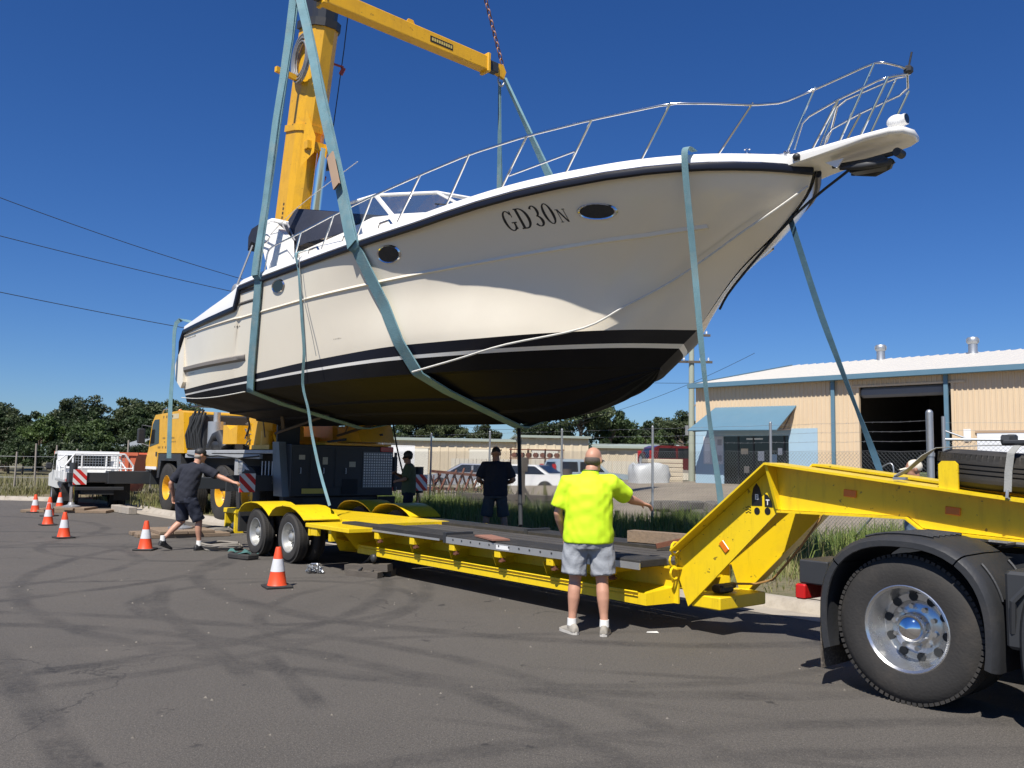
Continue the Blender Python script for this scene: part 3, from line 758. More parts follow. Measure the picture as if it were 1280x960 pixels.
# side deck dark window of the bridge deck enclosure
cv = MB()
sec = [(-6.0, 1.35, 4.98), (-5.6, 1.45, 5.03), (-5.0, 1.48, 4.86), (-4.4, 1.42, 4.72), (-4.15, 1.40, 4.55)]
rows = []
for k, (x, y, z) in enumerate(sec):
    zz = 4.36; rows.append([(x + .12, -y - .10, zz), (x, -y - .05, (zz + z) / 2 + .05 * sin(k * 2)), (x, -y + .08, z - .02), (x, -y * .45, z + .08 + .03 * sin(k * 3)), (x, 0, z + .10), (x, y * .45, z + .08), (x, y - .08, z - .02), (x, y + .05, (zz + z) / 2), (x + .12, y + .10, zz)])
cv.grid(rows); cv.build('canvas_enclosure', canvas, boat, smooth=True)
cs = MB()
for x0_ in (-5.75, -5.62): cs.bar((x0_, -1.49, 4.80), (x0_ + .42, -1.58, 4.45), .02, .012)
cs.build('canvas_zip', mat('zip_grey', (.3, .3, .32), .6), boat)
ar = MB()   # raked radar arch
for sgn in (1, -1):
    rows = []
    for z, xa, xb in ((4.0, -5.45, -4.98), (4.2, -5.62, -5.02), (4.42, -5.80, -5.12), (4.62, -5.92, -5.42), (4.78, -5.98, -5.72)):
        yy = 1.80 - (z - 4.0) * .16
        rows.append([(xa, sgn * yy, z), (xb, sgn * yy, z), (xb, sgn * (yy - .10), z), (xa, sgn * (yy - .10), z), (xa, sgn * yy, z)])
    ar.grid(rows)
    ar.box(-5.98, -5.72, sgn * 1.57, sgn * 1.68, 4.77, 4.80)
ar.box(-5.98, -5.72, -1.66, 1.66, 4.76, 4.85, .03)
ar.build('radar_arch', gelw, boat, smooth=True, ang=50)
hl = MB(); hl.tube([(-5.95, -1.73, 4.50), (-5.55, -1.80, 4.45), (-5.45, -1.80, 4.50), (-5.55, -1.80, 4.55), (-5.9, -1.72, 4.60)], .012, 6); hl.build('arch_handrail', steel, boat, smooth=True)
bi = MB()   # folded bimini / aft canopy on stainless legs
rows = []
for k, x in enumerate((-7.25, -7.15, -6.9, -6.6, -6.3, -6.1)):
    z = (4.93, 5.0, 5.03, 5.01, 4.97, 4.92)[k]
    rows.append([(x + .04 * sin(y_ * 4), y_, z + .04 * cos(y_ * 1.1) + .03 * sin(k * 5 + y_ * 7)) for y_ in (-1.3, -.9, -.45, 0, .45, .9, 1.3)])
bi.grid(rows); rows2 = [[(p[0], p[1], p[2] - .26 - .07 * sin(p[0] * 9 + p[1] * 5)) for p in r_] for r_ in rows]
bi.grid(rows2)
for a, b in ((rows[0], rows2[0]), (rows[-1], rows2[-1]), ([r_[0] for r_ in rows], [r_[0] for r_ in rows2]), ([r_[-1] for r_ in rows], [r_[-1] for r_ in rows2])): bi.grid([a, b])
bi.build('bimini_canvas', canvas, boat, smooth=True)
bp_ = MB()
for sgn in (1, -1): bp_.tube([(-7.1, sgn * 1.28, 4.78), (-7.08, sgn * 1.45, 4.3), (-7.05, sgn * 1.62, 3.8)], .014, 6)
bp_.build('bimini_leg', gmetal, boat, smooth=True)
fb = MB(); fb.ellipsoid((-6.75, -1.66, 3.99), (.11, .05, .10)); fb.tube([(-6.9, -1.64, 3.85), (-6.7, -1.64, 3.95), (-6.68, -1.64, 4.05)], .012, 6); fb.build('searchlight', gmetal, boat, smooth=True)
# ---- bow rail with raked stanchions and pulpit
ST = [((-4.68, 1.86, 4.02), (-4.58, 1.82, 4.39)), ((-3.98, 1.87, 4.04), (-3.80, 1.82, 4.45)), ((-3.2, 1.87, 4.07), (-2.99, 1.82, 4.49)), ((-2.49, 1.83, 4.07), (-2.15, 1.78, 4.54)), ((-1.75, 1.76, 4.10), (-1.44, 1.71, 4.59)),
      ((-1.07, 1.63, 4.15), (-.76, 1.58, 4.62)), ((-.45, 1.40, 4.20), (-.15, 1.36, 4.66)), ((.18, 1.09, 4.25), (.48, 1.05, 4.71)), ((.69, .68, 4.27), (1.02, .62, 4.68)), ((1.10, .22, 4.33), (1.36, .20, 4.84)), ((1.56, .19, 4.30), (1.87, .20, 4.87))]
for sgn in (-1, 1):
    tr_ = MB()
    pts = [(-5.47, sgn * 1.86, 4.0), (-5.42, sgn * 1.84, 4.30), (-5.30, sgn * 1.83, 4.345)] + [(t[0], sgn * t[1], t[2]) for _, t in ST[:8]] + [(.75, sgn * .84, 4.69), (1.02, sgn * .62, 4.66), (1.18, sgn * .42, 4.69), (1.36, sgn * .20, 4.82), (1.87, sgn * .20, 4.88), (1.95, sgn * .18, 4.86), (2.03, sgn * .10, 4.83), (2.06, 0, 4.82)]
    # smooth the polyline
    sm = []
    for i in range(len(pts) - 1):
        a, b = Vector(pts[i]), Vector(pts[i + 1]); sm += [a.lerp(b, .15), a.lerp(b, .5), a.lerp(b, .85)]
    tr_.tube([pts[0]] + sm + [pts[-1]], .0115, 8)
    lo = [(1.17, sgn * .22, 4.34), (1.24, sgn * .21, 4.55), (1.30, sgn * .20, 4.60), (1.56, sgn * .2, 4.665), (1.9, sgn * .2, 4.72), (1.99, sgn * .15, 4.74), (2.05, 0, 4.79)]
    tr_.tube(lo, .011, 8)
    tr_.tube([(-.95, sgn * 1.62, 4.28), (-.33, sgn * 1.39, 4.41)], .009, 6)
    rail = tr_.build('bow_rail', steel, boat, smooth=True, ang=80)
    for b, t in ST:
        s_ = MB(); s_.tube([(b[0], sgn * b[1], b[2]), (t[0], sgn * t[1], t[2])], .0105, 8); s_.lathe([(.0, 0), (.03, 0), (.028, .012), (.0, .014)], (b[0], sgn * b[1], b[2] - .004), (0, 0, 1), 10)
        s_.build('stanchion', steel, rail, smooth=True)
    for b, t in (((1.33, .20, 4.31), (1.56, .2, 4.66)), ((1.74, .19, 4.30), (1.98, .19, 4.73))):
        s_ = MB(); s_.tube([(b[0], sgn * b[1], b[2]), (t[0], sgn * t[1], t[2])], .011, 8); s_.build('stanchion', steel, rail, smooth=True)
jk = MB(); jk.tube([(2.06, 0, 4.83), (2.09, 0, 4.96)], .008, 6); jk.box(2.03, 2.09, -.035, .035, 4.79, 4.85, .012); jk.build('jackstaff', blackp, boat)
pp = MB()   # bow pulpit plank
out = [(.95, .30), (1.25, .27), (1.8, .235), (1.98, .215), (2.07, .15), (2.10, 0)]
full = [(x, -y) for x, y in out] + [(x, y) for x, y in reversed(out[:-1])]
rings = []
for dz, s_ in ((.006, .86), (.016, .97), (.032, 1.0), (.05, 1.0), (.062, .95)):
    rings.append([(x if x < 2 else 2.0 + (x - 2.0) * s_, y * s_, 4.215 + .03 * (x - 1) + dz - (.11 * max(0, (1.55 - x)) if dz < .02 else 0)) for x, y in full])
n = len(full); pp.grid([r_ + r_[:1] for r_ in rings]); pp.add(rings[0] + rings[-1], [tuple(range(n)), tuple(range(2 * n - 1, n - 1, -1))])
pp.build('pulpit_plank', gelw, boat, smooth=True, ang=50)
# dark underside moulding, anchor and roller
an = MB()
an.tube([(1.42, -.03, 4.17), (1.70, -.03, 4.145), (1.93, -.03, 4.15)], .02, 8)
an.prism([(1.50, 4.15), (1.58, 4.07), (1.84, 4.05), (1.92, 4.10), (1.85, 4.155)], 'y', -.05, .05)
for sgn in (1, -1): an.tube([(1.52, sgn * .10, 4.11), (1.72, sgn * .12, 4.075), (1.86, sgn * .05, 4.085), (1.90, 0, 4.10)], [.014, .03, .034, .03], 8)
an.build('anchor', dmetal, boat, smooth=True, ang=45)
al_ = MB(); al_.cyl((1.97, -.05, 4.15), (1.97, .05, 4.15), .035, n=14); al_.build('anchor_roller', dmetal, boat, smooth=True)
al_ = MB(); al_.prism([(1.42, 4.17), (1.52, 4.10), (1.58, 4.17)], 'y', -.16, -.145); al_.build('anchor_cheek', gelw, boat)
sl = MB(); sl.ellipsoid((1.95, 0, 4.42), (.075, .056, .056), 16, 10); sl.cyl((1.93, 0, 4.29), (1.93, 0, 4.38), .03); sl.cyl((1.96, 0, 4.41), (2.035, 0, 4.42), .047, n=18)
sl.build('spotlight', white_p, boat, smooth=True)
sg = MB(); sg.cyl((2.0355, 0, 4.42), (2.04, 0, 4.42), .041, n=18); sg.build('spotlight_lens', glassd, boat, smooth=True)
nb = MB(); nb.lathe([(.0, .0), (.04, 0), (.036, .02), (.018, .03), (.018, .055), (.028, .06), (.0, .066)], (.82, -.40, 4.32), (0, 0, 1), 12); nb.build('deck_fitting', steel, boat, smooth=True)
nv = MB(); nv.ellipsoid((1.22, -.275, 4.245), (.035, .03, .03), 10, 8); nv.cyl((1.22, -.26, 4.215), (1.22, -.26, 4.24), .03, n=10); nv.build('navigation_light', blackp, boat, smooth=True)
# towing eye at the stem, rudders and shaft brackets hinted under the stern
pr = MB()
for sgn in (1, -1):
    pr.tube([(-5.8, sgn * .55, 2.27), (-7.55, sgn * .55, 2.0)], .022, 8)
    pr.bar((-7.3, sgn * .55, 2.05), (-7.25, sgn * .62, 2.34), .05, .02)
pr.build('propeller_shaft', mat('bronze', (.10, .07, .04), .5, .5), boat)
tb = MB()
for y in (-1.2, 1.2): tb.box(-8.62, -8.3, y - .3, y + .3, 2.40, 2.415)
tb.build('trim_tab', gmetal, boat)

# ---- lifting gear
SPR = lambda y, z: BF.w(-5.0, y, z)
spreader = thing('spreader_beam', 'yellow lifting beam hung from chains above the boat', 'lifting beam', BF.w(-5, 0, 7.78), BF.yaw)
spreader.scale = (KB, KB, KB)
sb = MB(); sb.box(-.085, .085, -1.45, 1.45, -.11, .11, .012)
sb.build('beam', cyel, spreader)
for sgn in (1, -1):
    e = MB(); e.box(-.06, .06, sgn * 1.45, sgn * 1.66, -.08, .08, .01); e.build('inner_tube', dmetal, spreader)
    e = MB(); e.box(-.105, .105, sgn * 1.40, sgn * 1.46, -.14, .16, .01); e.build('collar', cyel, spreader)
    e = MB(); e.prism([(sgn * 1.64, -.08), (sgn * 1.80, -.12), (sgn * 1.84, 0), (sgn * 1.78, .10), (sgn * 1.64, .09)], 'x', -.03, .03); e.build('end_lug', cyel, spreader)
    e = MB(); e.tube([(0, sgn * 1.76 + .06 * cos(t), -.16 + .08 * sin(t)) for t in [2 * pi * i / 12 for i in range(13)]], .016, 6); e.build('shackle', galv, spreader, smooth=True)
e = MB(); e.prism([(-.09, .11), (.09, .11), (.04, .2), (-.04, .2)], 'x', -.015, .015); e.build('lifting_eye', cyel, spreader)
pl_ = MB(); pl_.box(.086, .089, .3, .72, -.05, .04); 
pl_.box(-.089, -.086, .3, .72, -.05, .04); plate = pl_.build('name_plate', mat('plate_black', (.02, .02, .02), .4), spreader)
lt = MB()
for i in range(9):
    for h_ in range(2): lt.box(-.0915, -.0895, .33 + i * .043, .36 + i * .043, -.03 + h_ * .03, -.015 + h_ * .03)
    lt.box(.0895, .0915, .33 + i * .043, .36 + i * .043, -.028, .018)
lt.build('plate_lettering', mat('plate_gold', (.55, .42, .12), .5), plate)
# chains from each beam end up to the hook
def chain(name, a, b, label):
    a, b = Vector(a), Vector(b); d = (b - a); n = int(d.length / .115); d.normalize()
    mb = MB(); _, x, y = mb.frame(d)
    for i in range(n):
        c = a + d * (.115 * i + .055); ax = x if i % 2 else y
        mb.tube([c + d * (.074 * cos(t)) + ax * (.040 * sin(t)) for t in [2 * pi * k / 8 for k in range(9)]], .0155, 4, cap=False)
    return tag(mb.build(name, mat('rusty_chain', (.20, .10, .07), .6, .5, var=.4, vscale=20), smooth=True), label, 'chain')
HOOK = BF.w(-5.0, 0, 12.4)
chain('lifting_chain', BF.w(-5, 1.78, 7.90), HOOK, 'rusty steel chain running up from the lifting beam end beside the bow rail')
chain('lifting_chain', BF.w(-5, -1.78, 7.90), HOOK, 'rusty steel chain on the lifting beam end nearest the boom')
hk = thing('hook_block', 'black crane hook block above the lifting beam', 'hook', HOOK)
h_ = MB(); h_.tube([(0, 0, .35), (0, 0, .2), (.1, 0, .05), (.1, 0, -.08), (0, 0, -.14), (-.1, 0, -.06)], [.05, .05, .045, .05, .05, .02], 8); h_.build('hook', dmetal, hk, smooth=True)
h_ = MB(); h_.box(-.3, .3, -.15, .15, .35, 1.0, .08); h_.build('block', cyel, hk)
# slings: flat webbing legs wrapping under the hull
def ribbon(mb, pts, w, side, th=.012, twist=None):
    """flat strap along pts; side = width direction per point or single vector"""
    rows = []
    k = len(pts)
    for i, p in enumerate(pts):
        s_ = Vector(side[i] if isinstance(side, list) else side)
        d = (Vector(pts[min(i + 1, k - 1)]) - Vector(pts[max(i - 1, 0)])).normalized()
        s_ = (s_ - d * s_.dot(d)).normalized()
        n_ = s_.cross(d).normalized(); ww = w[i] if isinstance(w, list) else w
        p = Vector(p)
        rows.append([p - s_ * ww / 2 - n_ * th / 2, p + s_ * ww / 2 - n_ * th / 2, p + s_ * ww / 2 + n_ * th / 2, p - s_ * ww / 2 + n_ * th / 2, p - s_ * ww / 2 - n_ * th / 2])
    mb.grid(rows)
def hull_wrap(xs5):
    """section points from the starboard side round the keel to the port side, just outside the hull; xs5: x at z = 3.9, 3.6, 3.3, 2.9 and below"""
    p0, _ = hull_surf(xs5[0], 3.88, .03); x1 = xs5[-1]; p1 = Vector((x1, -chine_hb(x1) - .03, chine_z(x1) - .01)); st = []
    for f in (0, .1, .2, .3, .45, .6, .75, .9):          # taut: bridges the hollow of the topsides
        q = p0.lerp(p1, f); zb = boot_z(q.x)
        if q.z > zb + .02: hy = hull_surf(q.x, q.z, .03)[0].y
        else: hy = -(chine_hb(q.x) + (boot_hb(q.x) - chine_hb(q.x)) * (q.z - chine_z(q.x)) / (zb - chine_z(q.x)) + .03)
        st.append(Vector((q.x, min(q.y, hy), q.z)))
    x = xs5[-1]
    st.append(Vector((x, -chine_hb(x) - .03, chine_z(x) - .01)))
    for f in (.25, .5, .75, .97):
        c = Vector((x, -chine_hb(x), chine_z(x))); k = Vector((x, 0, keel_z(x))); q = c.lerp(k, f); q.z -= .055; st.append(q)
    pt = [Vector((p.x, -p.y, p.z)) for p in reversed(st)]
    return st + pt
def sling(x, label):
    root = thing('lifting_sling', label, 'sling', BF.o, BF.yaw); root.scale = (KB, KB, KB)
    wr = hull_wrap(x)
    top = [Vector((-5.0 + .07 * (1 if x[0] > -5 else -1), s_ * 1.78, 7.62)) for s_ in (-1, 1)]
    legs = []
    for j, (s_, e) in enumerate(((-1, wr[0]), (1, wr[-1]))):
        e2 = Vector((e.x, e.y + s_ * .035, e.z + .03)); t_ = top[j]
        legs.append([e2] + [e2.lerp(t_, f) for f in (.06, .12, .25, .4, .55, .7, .85)] + [t_])
    dense = []
    for i in range(len(wr) - 1):
        for f in (0, .34, .67): dense.append(Vector(wr[i]).lerp(Vector(wr[i + 1]), f))
    dense.append(Vector(wr[-1]))
    def tw(i, s_): return Vector((1, 0, 0)).lerp(Vector((.3, s_ * -.2, 0)), smooth(.25, .95, i / 8))
    WD_ = [.18, .178, .175, .168, .152, .135, .125, .118, .11]
    path = list(reversed(legs[0])) + dense + legs[1]
    wd = list(reversed(WD_)) + [.18] * len(dense) + WD_
    sd = [tw(8 - i, -1) for i in range(9)] + [Vector((1, 0, 0))] * len(dense) + [tw(i, 1) for i in range(9)]
    m_ = MB(); ribbon(m_, path, wd, sd, .016); m_.build('belly_strap', strap_m, root, smooth=True, ang=60)
    for j, s_ in enumerate((-1, 1)):
        m_ = MB(); ribbon(m_, [p + Vector((.006 * sin(k * 2.1), s_ * (.022 + .008 * sin(k * 1.7)), .01)) for k, p in enumerate(legs[j])], [w_ * .93 for w_ in WD_], [tw(i, s_) for i in range(9)], .016)
        m_.build('leg', strap_m, root, smooth=True, ang=50)
    return root
sling((-5.27, -5.38, -5.52, -5.71, -5.88), 'blue-green lifting sling wrapped round the hull near the stern')
SW = (-3.0, -2.95, -2.86, -2.66, -2.48)
s2 = sling(SW, 'blue-green lifting sling wrapped round the hull ahead of the windscreen')
cb = MB(); e = hull_wrap(SW)[0]; a = Vector((-3.02, e.y - .075, e.z + .16)); t_ = Vector((-4.93, -1.78, 7.62))
rows = []
ribbon(cb, [a.lerp(t_, f) + Vector((0, -.05, .02)) for f in (.16, .22, .28)], .12, Vector((1, 0, 0)), .02)
cb.build('edge_pad', mat('cardboard', (.36, .25, .17), .9), s2)
# hanging straps and lines
def strap(name, pts, w_, side, m_, label, cat='strap', th=.006, sub=4):
    P = [Vector(p) for p in pts]; D = []
    n = len(P)
    for i in range(n - 1):
        p0, p1, p2, p3 = P[max(i - 1, 0)], P[i], P[i + 1], P[min(i + 2, n - 1)]
        for k in range(sub):
            t = k / sub; D.append(.5 * ((2 * p1) + (p2 - p0) * t + (2 * p0 - 5 * p1 + 4 * p2 - p3) * t * t + (3 * p1 - p0 - 3 * p2 + p3) * t ** 3))
    D.append(P[-1])
    mb = MB()
    if isinstance(side, list):
        N_ = len(D); sd = []
        for i in range(N_):
            f = i / (N_ - 1) * (len(side) - 1); j = min(int(f), len(side) - 2); sd.append(Vector(side[j]).lerp(Vector(side[j + 1]), f - j))
        side = sd
    ribbon(mb, D, w_, side, th)
    return tag(mb.build(name, m_, smooth=True, ang=60), label, cat)
def line(name, pts, r_, m_, label, cat='rope', sub=4):
    P = [Vector(p) for p in pts]; D = []; n = len(P)
    for i in range(n - 1):
        p0, p1, p2, p3 = P[max(i - 1, 0)], P[i], P[i + 1], P[min(i + 2, n - 1)]
        for k in range(sub):
            t = k / sub; D.append(.5 * ((2 * p1) + (p2 - p0) * t + (2 * p0 - 5 * p1 + 4 * p2 - p3) * t * t + (3 * p1 - p0 - 3 * p2 + p3) * t ** 3))
    D.append(P[-1]); mb = MB(); mb.tube(D, r_, 6)
    return tag(mb.build(name, m_, smooth=True), label, cat)

# ================================================================== LOW LOADER TRAILER
TF = Fr((-3.44, 13.47, 0), -50.5)
trailer = thing('low_loader_trailer', 'yellow low loader trailer with stepped gooseneck and black deck rails', 'trailer', TF.o, TF.yaw)
# wheels
def tyre_mesh(R_, W, rim, n=40, blocks=True):
    """tyre about the y axis, outer face at y=0, inner at y=W (R_ outer radius)"""
    t = MB()
    pr_ = [(rim, .035), (rim + .012, .012), (rim + (R_ - rim) * .35, .0), (rim + (R_ - rim) * .7, .006), (R_ - .03, .028), (R_ - .006, .05), (R_, .075)]
    gw = (W - .15) / 4
    for k in range(4):
        a = .075 + gw * k
        if k: pr_ += [(R_, a + .006)]
        pr_ += [(R_, a + gw - .006)]
        if k < 3: pr_ += [(R_ - .014, a + gw - .005), (R_ - .014, a + gw + .005)]
    pr_ += [(R_, W - .075), (R_ - .006, W - .05), (R_ - .03, W - .028), (rim + (R_ - rim) * .5, W), (rim, W - .03)]
    t.lathe(pr_, (0, 0, 0), (0, 1, 0), n)
    if blocks:       # shoulder tread blocks
        for i in range(n * 2):
            a = 2 * pi * i / (n * 2); M = Matrix.Rotation(a, 4, 'Y') @ Matrix.Translation((0, 0, R_))
            t.box(-.013, .013, .028, .074, -.022, -.001, 0, M)
    return t
def rim_mesh(rim, depth, hub, n=36, dish=.11):
    r = MB()
    r.lathe([(rim + .012, .028), (rim + .016, .016), (rim + .004, .010), (rim - .012, .022), (rim - .02, .05), (rim - .035, depth * .6), (rim - .05, depth), (rim - .06, depth + .01), (hub * 1.9, depth + .012), (hub * 1.55, depth - .01), (hub * 1.25, depth - .012), (hub, depth - .02), (hub * .98, depth - dish * .6), (hub * .92, depth - dish * .75), (hub * .55, depth - dish * .95), (.001, depth - dish)], (0, 0, 0), (0, 1, 0), n)
    return r
def wheel(parent, loc, R_, W, rim, metal, dual=True, flip=False, hubcap=None, name='wheel', holes=8):
    e = bpy.data.objects.new(name, None); COL.objects.link(e); e.parent = parent; e.location = loc
    if flip: e.rotation_euler = (0, 0, pi)
    e.empty_display_size = .1
    t = tyre_mesh(R_, W, rim)
    if dual: t2 = tyre_mesh(R_, W, rim, blocks=False); t.add([(v[0], v[1] + W + .05, v[2]) for v in t2.v], t2.f)
    t.build('tyre', tyre_m, e, smooth=True, ang=30)
    d = W * .62
    rim_mesh(rim, d, rim * .34).build('rim', metal, e, smooth=True, ang=35)
    h = MB(); h.cyl((rim * .72, d + .003, 0), (rim * .72, d + .008, 0), rim * .105, n=12); hm = h.mesh('hand_hole'); hm.materials.append(rope_k)
    b = MB(); b.cyl((rim * .50, d - .045, 0), (rim * .50, d + .01, 0), .018, n=6); bm_ = b.mesh('wheel_nut'); bm_.materials.append(metal)
    for me_, n_, nm in ((hm, holes, 'hand_hole'), (bm_, 10, 'wheel_nut')):
        for i in range(n_):
            q = bpy.data.objects.new(nm, me_); COL.objects.link(q); q.parent = e; q.rotation_euler = (0, 2 * pi * i / n_ + .2, 0)
    if hubcap:
        c = MB(); c.lathe([(.001, -.0), (hubcap * .5, .012), (hubcap * .8, .035), (hubcap * .97, .07), (hubcap, .11), (hubcap, .16)], (0, d - .16, 0), (0, 1, 0), 28)
        c.build('hub_cap', chrome, e, smooth=True, ang=60)
    return e
trim = mat('trailer_rim', (.42, .42, .40), .38, .55, var=.1, dirt=.35, dcol=(.2, .18, .15))
for x in (0, -1.25):
    wheel(trailer, (x, 0, .39), .39, .225, .222, trim, True)
    wheel(trailer, (x, 2.40, .39), .39, .225, .222, trim, True, flip=True)
ax = MB()
for x in (0, -1.25): ax.cyl((x, .3, .39), (x, 2.1, .39), .06, n=12)
ax.build('axle', dmetal, trailer, smooth=True)
# fenders: yellow sheet bent over each wheel
for y0, y1 in ((-.04, .56), (1.84, 2.44)):
    for xc in (0, -1.25):
        f = MB(); prf = [(xc - .62, .70), (xc - .5, .80), (xc - .36, .855), (xc - .12, .885), (xc + .14, .88), (xc + .34, .835), (xc + .5, .77), (xc + .625, .70)]
        f.grid([[(x, y, z) for x, z in prf] for y in (y0, y1)] + [[(x, y, z - .012) for x, z in prf] for y in (y1, y0)] + [[(x, y0, z) for x, z in prf]])
        f.build('fender', yel, trailer, smooth=True, ang=30)
# rear yellow deck between and ahead of the fenders
d = MB(); d.box(-1.95, 1.75, .58, 1.82, .62, .70); d.box(.64, 1.95, -.02, .57, .60, .66, .006); d.box(.64, 1.95, 1.83, 2.42, .60, .66, .006); d.build('rear_deck', yel, trailer)
d = MB(); d.box(.70, .76, .0, .12, .48, .60); d.box(.78, .98, .0, .06, .49, .60); d.box(-.2, .74, .56, .60, .45, .62); d.box(1.30, 1.38, .02, .1, .44, .60); d.build('spring_hanger', yel, trailer)
d = MB(); d.box(-1.97, -1.90, .0, 2.4, .35, .7); d.build('tail_bumper', mat('tail_black', (.03, .03, .03), .6), trailer)
# two main I beams with lower flange plates
for k, yb in enumerate((.80, 1.62)):
    b = MB()
    b.box(.95, 7.05, yb, yb + .02, .262, .60)
    b.box(.95, 7.10, yb - .08, yb + .10, .60, .618)
    b.build('main_beam', yel, trailer)
    s_ = -1 if k == 0 else 1
    yo = yb if k == 0 else yb + .02
    fl = MB(); x0_, x1_, ye_ = 1.30, 7.0, yo + s_ * .30
    fl.add([(x0_, yo, .425), (x1_, yo, .415), (x1_ - .1, ye_, .365), (x0_, ye_, .37), (x1_ - .1, ye_, .25), (x0_, ye_, .25), (x0_, yo, .262), (x1_, yo, .262)],
           [(0, 1, 2, 3), (3, 2, 4, 5), (5, 4, 7, 6), (0, 3, 5, 6), (1, 7, 4, 2)])
    fl.build('lower_flange', yel, trailer)
    lp = MB(); lp.tube([(1.35, ye_ + s_ * .012, .372), (6.8, ye_ + s_ * .012, .366)], .010, 6); lp.tube([(1.35, ye_ + s_ * .009, .335), (6.8, ye_ + s_ * .009, .33)], .006, 5); lp.build('air_line', yel, trailer)
# gusset boxes at the rear of the beams
for yb, s_ in ((.80, -1), (1.64, 1)):
    gs = MB()
    gs.add([(.98, yb, .60), (.98, yb + s_ * .60, .60), (.98, yb + s_ * .42, .26), (.98, yb, .26)], [(0, 1, 2, 3)])
    gs.add([(1.30, yb, .60), (1.30, yb + s_ * .60, .60), (1.30, yb + s_ * .27, .255), (1.30, yb, .255)], [(0, 1, 2, 3)])
    gs.add([(.98, yb + s_ * .42, .26), (1.30, yb + s_ * .27, .255), (1.30, yb, .255), (.98, yb, .26)], [(0, 1, 2, 3)])
    gs.add([(.98, yb + s_ * .5, .45), (1.30, yb + s_ * .45, .42), (1.30, yb, .42), (.98, yb, .45)], [(0, 1, 2, 3)])
    gs.build('gusset_box', yel, trailer)
# outrigger brackets reaching out to the deck rails, with diagonal gussets
for x in (2.05, 2.95, 3.85, 4.75, 5.65, 6.5):
    for s_, yb, yo in ((-1, .80, .41), (1, 1.64, 2.03)):
        b = MB(); b.box(x - .03, x + .03, min(yb, yo), max(yb, yo), .53, .612); b.box(x - .055, x + .055, yo - .05, yo + .05, .51, .61, .008); b.build('outrigger_bracket', yel, trailer)
        p = MB(); p.prism([(yb, .53), (yb + s_ * .34, .53), (yb + s_ * .27, .37), (yb, .42)], 'x', x - .22, x - .21); p.build('bracket_gusset', yel, trailer)
        h = MB(); h.cyl((x + .03, yo, .465), (x + .03, yo, .51), .035, n=10); h.box(x + .0, x + .08, yo - .02, yo + .02, .475, .49); h.build('twist_lock', rust, trailer)
cm = MB()
for x in (1.6, 2.5, 3.4, 4.3, 5.2, 6.1, 6.9): cm.box(x - .04, x + .04, .82, 1.62, .45, .58)
cm.build('cross_member', yel, trailer)
# black deck rails with aluminium edging
for y0, y1, e in ((.36, .76, -1), (1.68, 2.08, 1)):
    b = MB()
    xs_ = [1.05, 3.72, 6.95]
    for i in range(2): b.box(xs_[i] + .006, xs_[i + 1] - .006, y0, y1, .622, .695, .008)
    rail_ = b.build('deck_rail', blackr, trailer)
    ye = y0 if e < 0 else y1
    q = MB(); q.box(3.75, 5.95, ye + (e * .012 if e > 0 else -.012), ye, .60, .675); q.box(6.1, 6.5, ye - .012 if e < 0 else ye, ye if e < 0 else ye + .012, .59, .66); q.box(6.52, 6.95, ye - .014 if e < 0 else ye, ye if e < 0 else ye + .014, .605, .668); q.box(1.3, 3.6, ye - .01 if e < 0 else ye, ye if e < 0 else ye + .01, .615, .64)
    q.build('edge_strip', alu, rail_)
    bt = MB()
    for i in range(12): bt.cyl((3.9 + i * .18, ye + e * .013, .65), (3.9 + i * .18, ye + e * .018, .65), .012, n=6)
    bt.build('edge_bolt', dmetal, rail_)
    st_ = MB(); st_.box(4.75, 4.98, ye + e * .0125, ye + e * .014, .615, .66); st_.build('edge_label', white_p, rail_)
hg = MB(); hg.box(3.69, 3.75, .345, .77, .60, .725); hg.box(3.69, 3.75, 1.67, 2.095, .60, .725); hg.build('rail_hinge', dmetal, trailer)
inf = MB()
for y in (.80, 1.0, 1.2, 1.4): inf.box(1.8, 6.95, y, y + .17, .625, .665)
inf.build('centre_deck_board', mat('deck_grey', (.06, .055, .05), .85, var=.3, dirt=.5, dcol=(.13, .11, .09)), trailer)
# gooseneck: raked I legs and upper beams
LEG = [(6.95, .78), (8.03, 1.65), (8.19, 1.21), (7.17, .255)]
def web(mb, poly, y, th=.02): mb.prism(poly, 'y', y, y + th)
def slab(mb, pts, y0, y1, th):
    """plate following the (x, z) polyline between y0 and y1, thickness th downwards"""
    n = len(pts); vs = []
    for y in (y0, y1):
        vs += [(x, y, z) for x, z in pts] + [(x, y, z - th) for x, z in pts]
    fs = []
    for i in range(n - 1):
        a, b, c, d_ = i, i + 1, n + i, n + i + 1
        fs += [(a, b, b + 2 * n, a + 2 * n), (c, c + 2 * n, d_ + 2 * n, d_), (a, c, d_, b), (a + 2 * n, b + 2 * n, d_ + 2 * n, c + 2 * n)]
    fs += [(0, 2 * n, 3 * n, n), (n - 1, 2 * n - 1, 4 * n - 1, 3 * n - 1)]
    mb.add(vs, fs)
